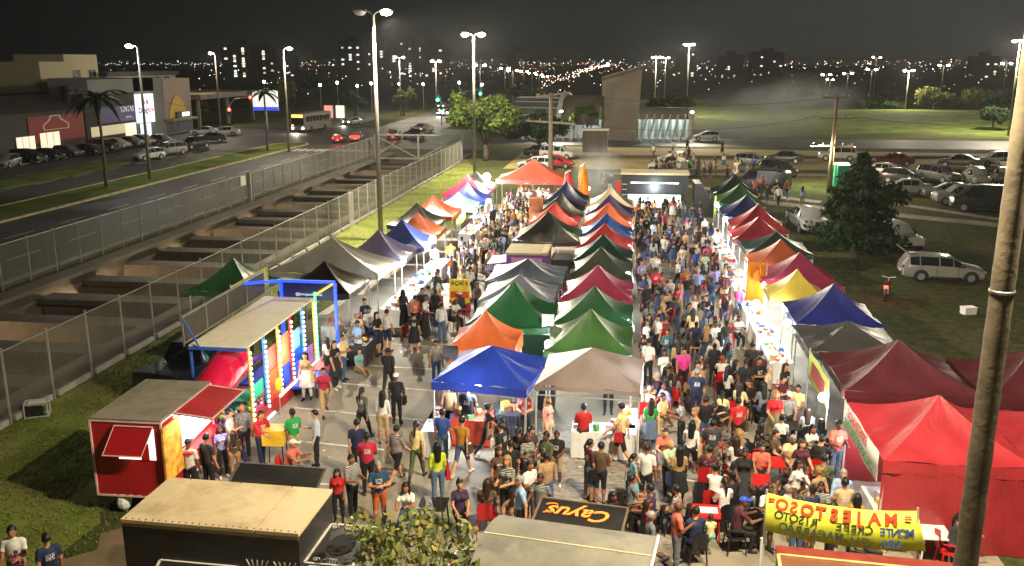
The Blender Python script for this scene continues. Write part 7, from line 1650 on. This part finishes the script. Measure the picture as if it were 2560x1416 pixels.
# ---- seats and tables for those who sit
def seat_for(px, py, face, kind, label, rz=None): p = at(px, py); a = R(face); chair(p.x - .0 * math.sin(a), p.y + .0, a, kind, label)
for a in [(1845, 1250, 200, 'red', 'red plastic chair under the person in navy'), (1897, 1222, 0, 'red', 'red plastic chair under the coral shirt behind the red tables'), (1690, 1340, 250, 'black', 'dark chair under the striped maroon shirt'), (1735, 1408, 200, 'black', 'dark chair under the person with the child'), (1835, 1380, 100, 'black', 'dark chair under the maroon printed shirt'), (1892, 1345, 160, 'black', 'dark chair under the person with bare shoulders'), (1218, 1330, 180, 'red', 'red plastic chair beside the grey roofed trailer'), (2368, 1418, 90, 'red', 'red plastic chair under the person writing'),
          (1972, 1200, 0, 'white', 'white plastic chair under the cream shirt with phone'), (2052, 1262, 180, 'black', 'dark chair under the olive shirt'), (1625, 1345, 250, 'black', 'dark chair under the plum shirt'), (1572, 1312, 120, 'black', 'dark chair under the flowered skirt'), (2012, 1128, 180, 'black', 'dark chair under the long brown hair'), (2046, 1160, 200, 'black', 'dark chair under the navy top'), (1948, 1150, 180, 'black', 'dark chair under the person in white'), (1965, 1085, 0, 'black', 'dark chair under the black top with white cap'), (725, 1215, 90, 'red', 'red stool chair under the orange shirt with white cap')]:
    seat_for(*a)
seat_for(1752, 1300, 0, 'black', 'empty round backed black chair behind the low red table')
seat_for(1780, 1150, 30, 'red', 'empty red plastic chair in the right aisle')
for px, py, k, l in [(1762, 1345, 'red', 'low red table with a white cloth in front of the empty black chair'), (1888, 1262, 'red', 'glossy red table before the coral shirt'), (1985, 1265, 'white', 'white table before the grey haired person'), (2325, 1400, 'white', 'white plastic table in the lower right corner'), (1985, 1120, 'black', 'dark table amid the seated group by the lime banner'), (1925, 1215, 'red', 'second glossy red table beside the cream shirt'), (1085, 1325, 'black', 'dark table beside the young tree')]:
    p = at(px, py); table(p.x, p.y, k, l)
p = at(1762, 1345); tag(MB().box((p.x + .05, p.y, .76), (.45, .3, .02)).build('folded_cloth', M_cloth), 'white folded cloth on the low red table', 'cloth')
p = at(1985, 1265); b_ = MB().tube([(0, 0, 0), (0, 0, .05), (0, 0, .06)], [.1, .16, .17], 14).build('bowl', mat('pale green bowl', (.4, .6, .42), .4), None, True); b_.location = (p.x - .05, p.y, .745); tag(b_, 'pale green bowl on the white table', 'bowl')
# ---- the rest of the crowd: aisles, tables, far field
TENTS = [(o.location.x, o.location.y, o['label']) for o in C.objects if o.get('category') == 'tent']
def near_tent(x, y):
    q = min(TENTS, key=lambda t_: (t_[0] - x) ** 2 + (t_[1] - y) ** 2); w = q[2].split(' tent')[0].split(' ')
    return ' '.join(w[-3:]) + ' tent'
PLACED = [(o.location.x, o.location.y) for o in C.objects if o.name.startswith('person')]
TOPS = ['black'] * 15 + ['white'] * 9 + ['charcoal'] * 4 + ['navy'] * 4 + ['grey'] * 2 + ['brown', 'olive', 'maroon', 'maroon', 'beige', 'beige', 'cream', 'cream', 'red', 'blue', 'pink', 'mustard', 'purple', 'teal', 'coral', 'tan', 'silver', 'lilac', 'palegreen', 'orange', 'green', 'lightblue']
BOTS = ['black'] * 6 + ['denim'] * 4 + ['jeans', 'charcoal', 'khaki', 'navy', 'grey', 'beige', 'brown', 'white']
NICE = {'jeans': 'pale jeans', 'denim': 'denim', 'palegreen': 'pale green', 'lightblue': 'light blue'}
cr_ = random.Random(99)
def chair_label(top, bot, hn, nt):
    for kind, w in ((cr_.choice(['red', 'black']), ''), ('red', ' close to'), ('black', ' close to'), ('white', '')):
        for l in ('%s chair under the %s top and %s near the %s' % (kind, NICE.get(top, top), NICE.get(bot, bot), nt), '%s chair under %s, %s top and %s near the %s' % (kind, hn, NICE.get(top, top), NICE.get(bot, bot), nt)):
            if l not in USED: return kind, l
    return kind, l
def crowd(n, region, poses, where, tries=60, mind=.5, seatp=0.0):
    k = 0
    for _ in range(n * 12):
        if k >= n: break
        x, y = region(cr_)
        if any((x - a) ** 2 + (y - b) ** 2 < mind ** 2 for a, b in PLACED): continue
        ps = cr_.choice(poses); fem = ps.startswith('f_') or 'dress' in ps; nt = near_tent(x, y)
        for _t in range(tries):
            top, bot = cr_.choice(TOPS), cr_.choice(BOTS); sh = cr_.random() < .45; hr_ = cr_.choice(['long', 'long', 'tail', 'bun']) if fem else cr_.choice(['short'] * 6 + ['cap', 'bald'])
            hn = {'long': 'long hair', 'tail': 'a ponytail', 'bun': 'a bun', 'short': 'short hair', 'cap': 'a cap', 'bald': 'a bald head'}[hr_]
            verb = 'walking' if 'walk' in ps or ps == 'stride' else 'sitting' if ('sit' in ps or 'eat' in ps) else 'standing'
            lab = 'person with %s in %s top and %s %s %s %s the %s' % (hn, NICE.get(top, top), NICE.get(bot, bot), ('dress' if 'dress' in ps else 'shorts' if sh else 'trousers'), verb, where, nt)
            w = lab.split()
            if len(w) > 16: lab = ' '.join(w).replace('person with a bald head', 'bald person').replace(' trousers', '').replace(' in the', '')
            if len(lab.split()) > 16: lab = lab.replace('person with a ', 'person with ').replace(' top and ', ' and ')
            if len(lab.split()) > 16: lab = lab.replace(' standing', '').replace(' walking', '')
            if lab not in USED and len(lab.split()) <= 16: break
        fc = cr_.choice([0, 180, 90, 270, 180, 200, 160, 30, 330]) + cr_.uniform(-30, 30)
        person(x, y, ps, fc, top, bot, lab, hair=hr_, hc=cr_.choice(['black', 'black', 'dark', 'brown', 'brown', 'blond' if fem else 'grey'] if hr_ != 'cap' else ['black', 'navy', 'redcap', 'white']), shorts=sh, long=cr_.random() < .2, sc=cr_.uniform(.92, 1.07), bare=True)
        if verb == 'sitting' and y < 52: chair(x, y, R(fc), *chair_label(top, bot, hn, nt))
        PLACED.append((x, y)); k += 1
STD = ['stand', 'phone', 'hold', 'walk', 'stride', 'crossed', 'f_stand', 'f_phone', 'f_hold', 'f_walk', 'dress', 'longdress']
MIX = STD + ['sit', 'f_sit', 'eat', 'f_eat'] * 2
SEAT = ['sit', 'f_sit', 'eat', 'f_eat']
crowd(38, lambda r: (r.uniform(.7, 5.2), r.uniform(24.0, 34.0)), MIX, 'near')
crowd(22, lambda r: (r.uniform(2.4, 5.6), r.uniform(19.4, 24.5)), MIX, 'near')
crowd(36, lambda r: (r.uniform(.7, 5.1), r.uniform(34, 47)), MIX, 'near')
crowd(40, lambda r: (r.uniform(.7, 5.2), r.uniform(47, 68)), STD, 'near')
crowd(17, lambda r: (r.uniform(-9.4, -6.4), r.uniform(33.5, 44)), MIX, 'near')
crowd(52, lambda r: (r.uniform(-9.4, -6.3), r.uniform(44, 70)), STD, 'near')
crowd(10, lambda r: (r.uniform(-9.5, -5.6), r.uniform(70, 75)), STD, 'near')
crowd(9, lambda r: (r.uniform(-3.3, -1.7), r.uniform(19.8, 23.4)), STD, 'before')
crowd(5, lambda r: (r.uniform(-.6, 1.6), r.uniform(18.4, 20.0)), SEAT + STD, 'before')
crowd(6, lambda r: (r.uniform(-11.2, -9.9), r.uniform(30.5, 34.5)), STD, 'near')
TENTS = [(2, 100, 'dirt track tent'), (14, 92, 'dark utility pole tent'), (10, 108, 'low kerb tent'), (2, 88, 'far truck tent'), (14, 78, 'black van tent')]
near_tent = lambda x, y: min([(2, 100, 'dirt track'), (16, 90, 'dark utility pole'), (10, 110, 'low rail of the cross street'), (0, 84, 'smoking grill'), (13, 76, 'black van'), (5, 116, 'dry grass')], key=lambda t_: (t_[0] - x) ** 2 + (t_[1] - y) ** 2)[2]
crowd(16, lambda r: (r.uniform(2.5, 6.5), r.uniform(94, 104)), STD, 'by', mind=.4)
crowd(16, lambda r: (r.uniform(7, 16), r.uniform(88, 104)), STD, 'by', mind=.4)
crowd(9, lambda r: (r.uniform(-3.0, 1.5), r.uniform(78, 88)), STD, 'by', mind=.4)
crowd(8, lambda r: (r.uniform(9.5, 14.5), r.uniform(72, 82)), STD, 'by', mind=.5)
crowd(5, lambda r: (r.uniform(2, 16), r.uniform(110, 122)), STD, 'by', mind=.5)

# ---- the packed middle of the aisles, one mass behind the people one can pick out
LOW = [pose_mesh('low', legs=((.05, .05), (-.03, .03)), vox=.05), pose_mesh('low', legs=((.3, .1), (-.25, .3)), arms=((-.3, .14, .3, 0), (.35, .12, .45, 0)), vox=.05), pose_mesh('low', True, arms=((.25, .15, 1.45, .35), (.3, .12, 1.35, .4)), vox=.05), pose_mesh('low', True, skirt=(.45, .28), vox=.05), pose_mesh('low', arms=((.2, .1, 1.75, .55), (.05, .14, .25, 0)), vox=.05)]
cv, cf, cc = [], [], []; off = 0; rg = np.random.default_rng(77)
def mass(n, x0, x1, y0, y1):
    global off
    k = 0
    for _ in range(n * 8):
        if k >= n: break
        x, y = cr_.uniform(x0, x1), cr_.uniform(y0, y1)
        if any((x - a) ** 2 + (y - b) ** 2 < .2 for a, b in PLACED): continue
        PLACED.append((x, y)); k += 1; V, Q, sl, hd = LOW[int(rg.integers(5))]; a_ = rg.uniform(0, 6.28); s_ = rg.uniform(.9, 1.05)
        ca, sa = math.cos(a_) * s_, math.sin(a_) * s_
        W = np.stack([V[:, 0] * ca - V[:, 1] * sa + x, V[:, 0] * sa + V[:, 1] * ca + y, V[:, 2] * s_ + .012], 1)
        sk_, tp, bt, hr_ = srgb(cr_.choice(SK)), srgb(COL[cr_.choice(TOPS)]), srgb(COL[cr_.choice(BOTS)]), srgb(HR[cr_.choice(['black', 'dark', 'brown', 'black', 'blond'])]); sh = cr_.random() < .45
        pal = np.array([sk_, tp, sk_ if cr_.random() < .8 else tp, bt, sk_ if sh else bt, (.05, .05, .05), (.02, .02, .02), hr_]); s2 = sl.copy(); cz = V[Q].mean(1)
        s2[(cz[:, 2] > hd[2] + .03) | ((cz[:, 2] > hd[2] - .12) & (cz[:, 1] > hd[1] + .02))] = 7
        cv.append(W); cf.append(Q + off); cc.append(pal[s2]); off += len(W)
mass(30, .7, 5.3, 46, 69); mass(62, -9.5, -6.2, 46, 72); mass(12, .8, 5.2, 30, 46)
cm_ = bpy.data.meshes.new('crowd'); V_, F_, K_ = np.concatenate(cv), np.concatenate(cf), np.concatenate(cc)
cm_.from_pydata(V_.tolist(), [], F_.tolist()); ca_ = cm_.attributes.new('cloth', 'FLOAT_COLOR', 'FACE'); ca_.data.foreach_set('color', np.concatenate([K_, np.ones((len(K_), 1))], 1).astype(np.float32).ravel()); cm_.polygons.foreach_set('use_smooth', [True] * len(F_))
cmat = mat('crowd clothes', rough=.8, var=.12, scale=6, attr='cloth'); [q for q in cmat.node_tree.nodes if q.type == 'ATTRIBUTE'][0].attribute_type = 'GEOMETRY'; cm_.materials.append(cmat)
tag(stuff(obj('crowd', cm_)), 'dense mass of people packed in the aisles between the tents', 'crowd')
# ---- bags carried by some of them
BAG = MB().box((0, 0, 0), (.26, .11, .3), top=(.8, .8)); BAG.tube([(-.09, 0, .14), (-.07, 0, .38), (.07, 0, .38), (.09, 0, .14)], .012, 5)
BAGM = {k: BAG.mesh('bag', mat('bag ' + k, COL[k] if k in COL else k, .5, var=.2, scale=6)) for k in ('black', 'brown', 'red', 'white', 'beige', 'navy', 'pink')}
near_tent = lambda x, y: ' '.join(min(TENTS0, key=lambda t_: (t_[0] - x) ** 2 + (t_[1] - y) ** 2)[2].split(' tent')[0].split(' ')[-3:]) + ' tent'
TENTS0 = [(o.location.x, o.location.y, o['label']) for o in C.objects if o.get('category') == 'tent']
nb_ = 0
for o in [o for o in C.objects if o.get('category') == 'person' and o.location.y < 50 and o.data.name in ('body_woman_stand', 'body_woman_walk', 'body_dress', 'body_stand', 'body_walk')]:
    if cr_.random() > .55 or nb_ > 30: continue
    a_ = o.rotation_euler.z; sx_ = cr_.choice([-1, 1]) * .27
    for kc in cr_.sample(sorted(BAGM), len(BAGM)):
        l = '%s shoulder bag hanging from someone near the %s' % (kc, near_tent(o.location.x, o.location.y))
        if l not in USED:
            tag(obj('shoulder_bag', BAGM[kc], None, (o.location.x + sx_ * math.cos(a_), o.location.y + sx_ * math.sin(a_), .88 * o.scale.z), (0, 0, a_ + math.pi / 2)), l, 'bag', 'bags'); nb_ += 1; break
# ---- lettering becomes plain mesh
bpy.context.view_layer.update()
dg = bpy.context.evaluated_depsgraph_get()
for o in [o for o in C.objects if o.type == 'FONT']:
    me = bpy.data.meshes.new_from_object(o.evaluated_get(dg)); n_ = o.name; pa = o.parent
    q = bpy.data.objects.new('lettering', me); C.objects.link(q); q.parent = pa
    q.location, q.rotation_euler, q.scale = o.location, o.rotation_euler, o.scale
    bpy.data.objects.remove(o)
# ---- smoky night air round the whole place
hz = MB().box((0, 0, 9.5), (9000, 9000, 35)).build('haze', None)
hz.data.materials.clear()
hm = bpy.data.materials.new('night haze'); hm.use_nodes = True; hn_ = hm.node_tree.nodes; hn_.remove(hn_['Principled BSDF'])
pv = hn_.new('ShaderNodeVolumePrincipled'); pv.inputs['Color'].default_value = (.82, .87, .9, 1); pv.inputs['Density'].default_value = HAZE; pv.inputs['Anisotropy'].default_value = .35
hm.node_tree.links.new(pv.outputs[0], hn_['Material Output'].inputs['Volume']); hz.data.materials.append(hm)
stuff(hz); tag(hz, 'thin smoky night air over the whole market', 'haze')

# ---- grill smoke: wisps that thin out to nothing at their rim
def smoke(name, label, loc, rad, dens, nscale, tilt=0.0):
    m = bpy.data.materials.new(name); m.use_nodes = True; n, l = m.node_tree.nodes, m.node_tree.links; n.remove(n['Principled BSDF'])
    v = n.new('ShaderNodeVolumePrincipled'); v.inputs['Color'].default_value = (.88, .91, .95, 1); v.inputs['Anisotropy'].default_value = .2
    tx = n.new('ShaderNodeTexCoord'); ln = n.new('ShaderNodeVectorMath'); ln.operation = 'LENGTH'; l.new(tx.outputs['Object'], ln.inputs[0])
    mr = n.new('ShaderNodeMapRange'); mr.interpolation_type = 'SMOOTHSTEP'; mr.inputs[1].default_value = 1.0; mr.inputs[2].default_value = .15; mr.inputs[3].default_value = 0; mr.inputs[4].default_value = 1; l.new(ln.outputs['Value'], mr.inputs[0])
    no = n.new('ShaderNodeTexNoise'); no.inputs['Scale'].default_value = nscale; no.inputs['Detail'].default_value = 3; l.new(tx.outputs['Object'], no.inputs['Vector'])
    m2 = n.new('ShaderNodeMapRange'); m2.inputs[1].default_value = .35; m2.inputs[2].default_value = .7; m2.inputs[3].default_value = 0; m2.inputs[4].default_value = dens; l.new(no.outputs['Fac'], m2.inputs[0])
    mu = n.new('ShaderNodeMath'); mu.operation = 'MULTIPLY'; l.new(mr.outputs[0], mu.inputs[0]); l.new(m2.outputs[0], mu.inputs[1]); l.new(mu.outputs[0], v.inputs['Density'])
    l.new(v.outputs[0], n['Material Output'].inputs['Volume'])
    o = MB().ball((0, 0, 0), 1.0, 0, 16, 10).build('smoke', m, None, True); o.location = loc; o.scale = rad; o.rotation_euler = (0, tilt, 0)
    stuff(o); tag(o, label, 'smoke')
smoke('grill smoke', 'grey white grill smoke rising behind the feather flags', (-2.6, 76, 2.6), (2.8, 4.0, 3.0), .3, 1.6)
smoke('drifting smoke', 'pale smoke drifting over the far lawn right of the station', (21, 146, 4.2), (16, 9, 6.4), .14, 1.8, R(-10))
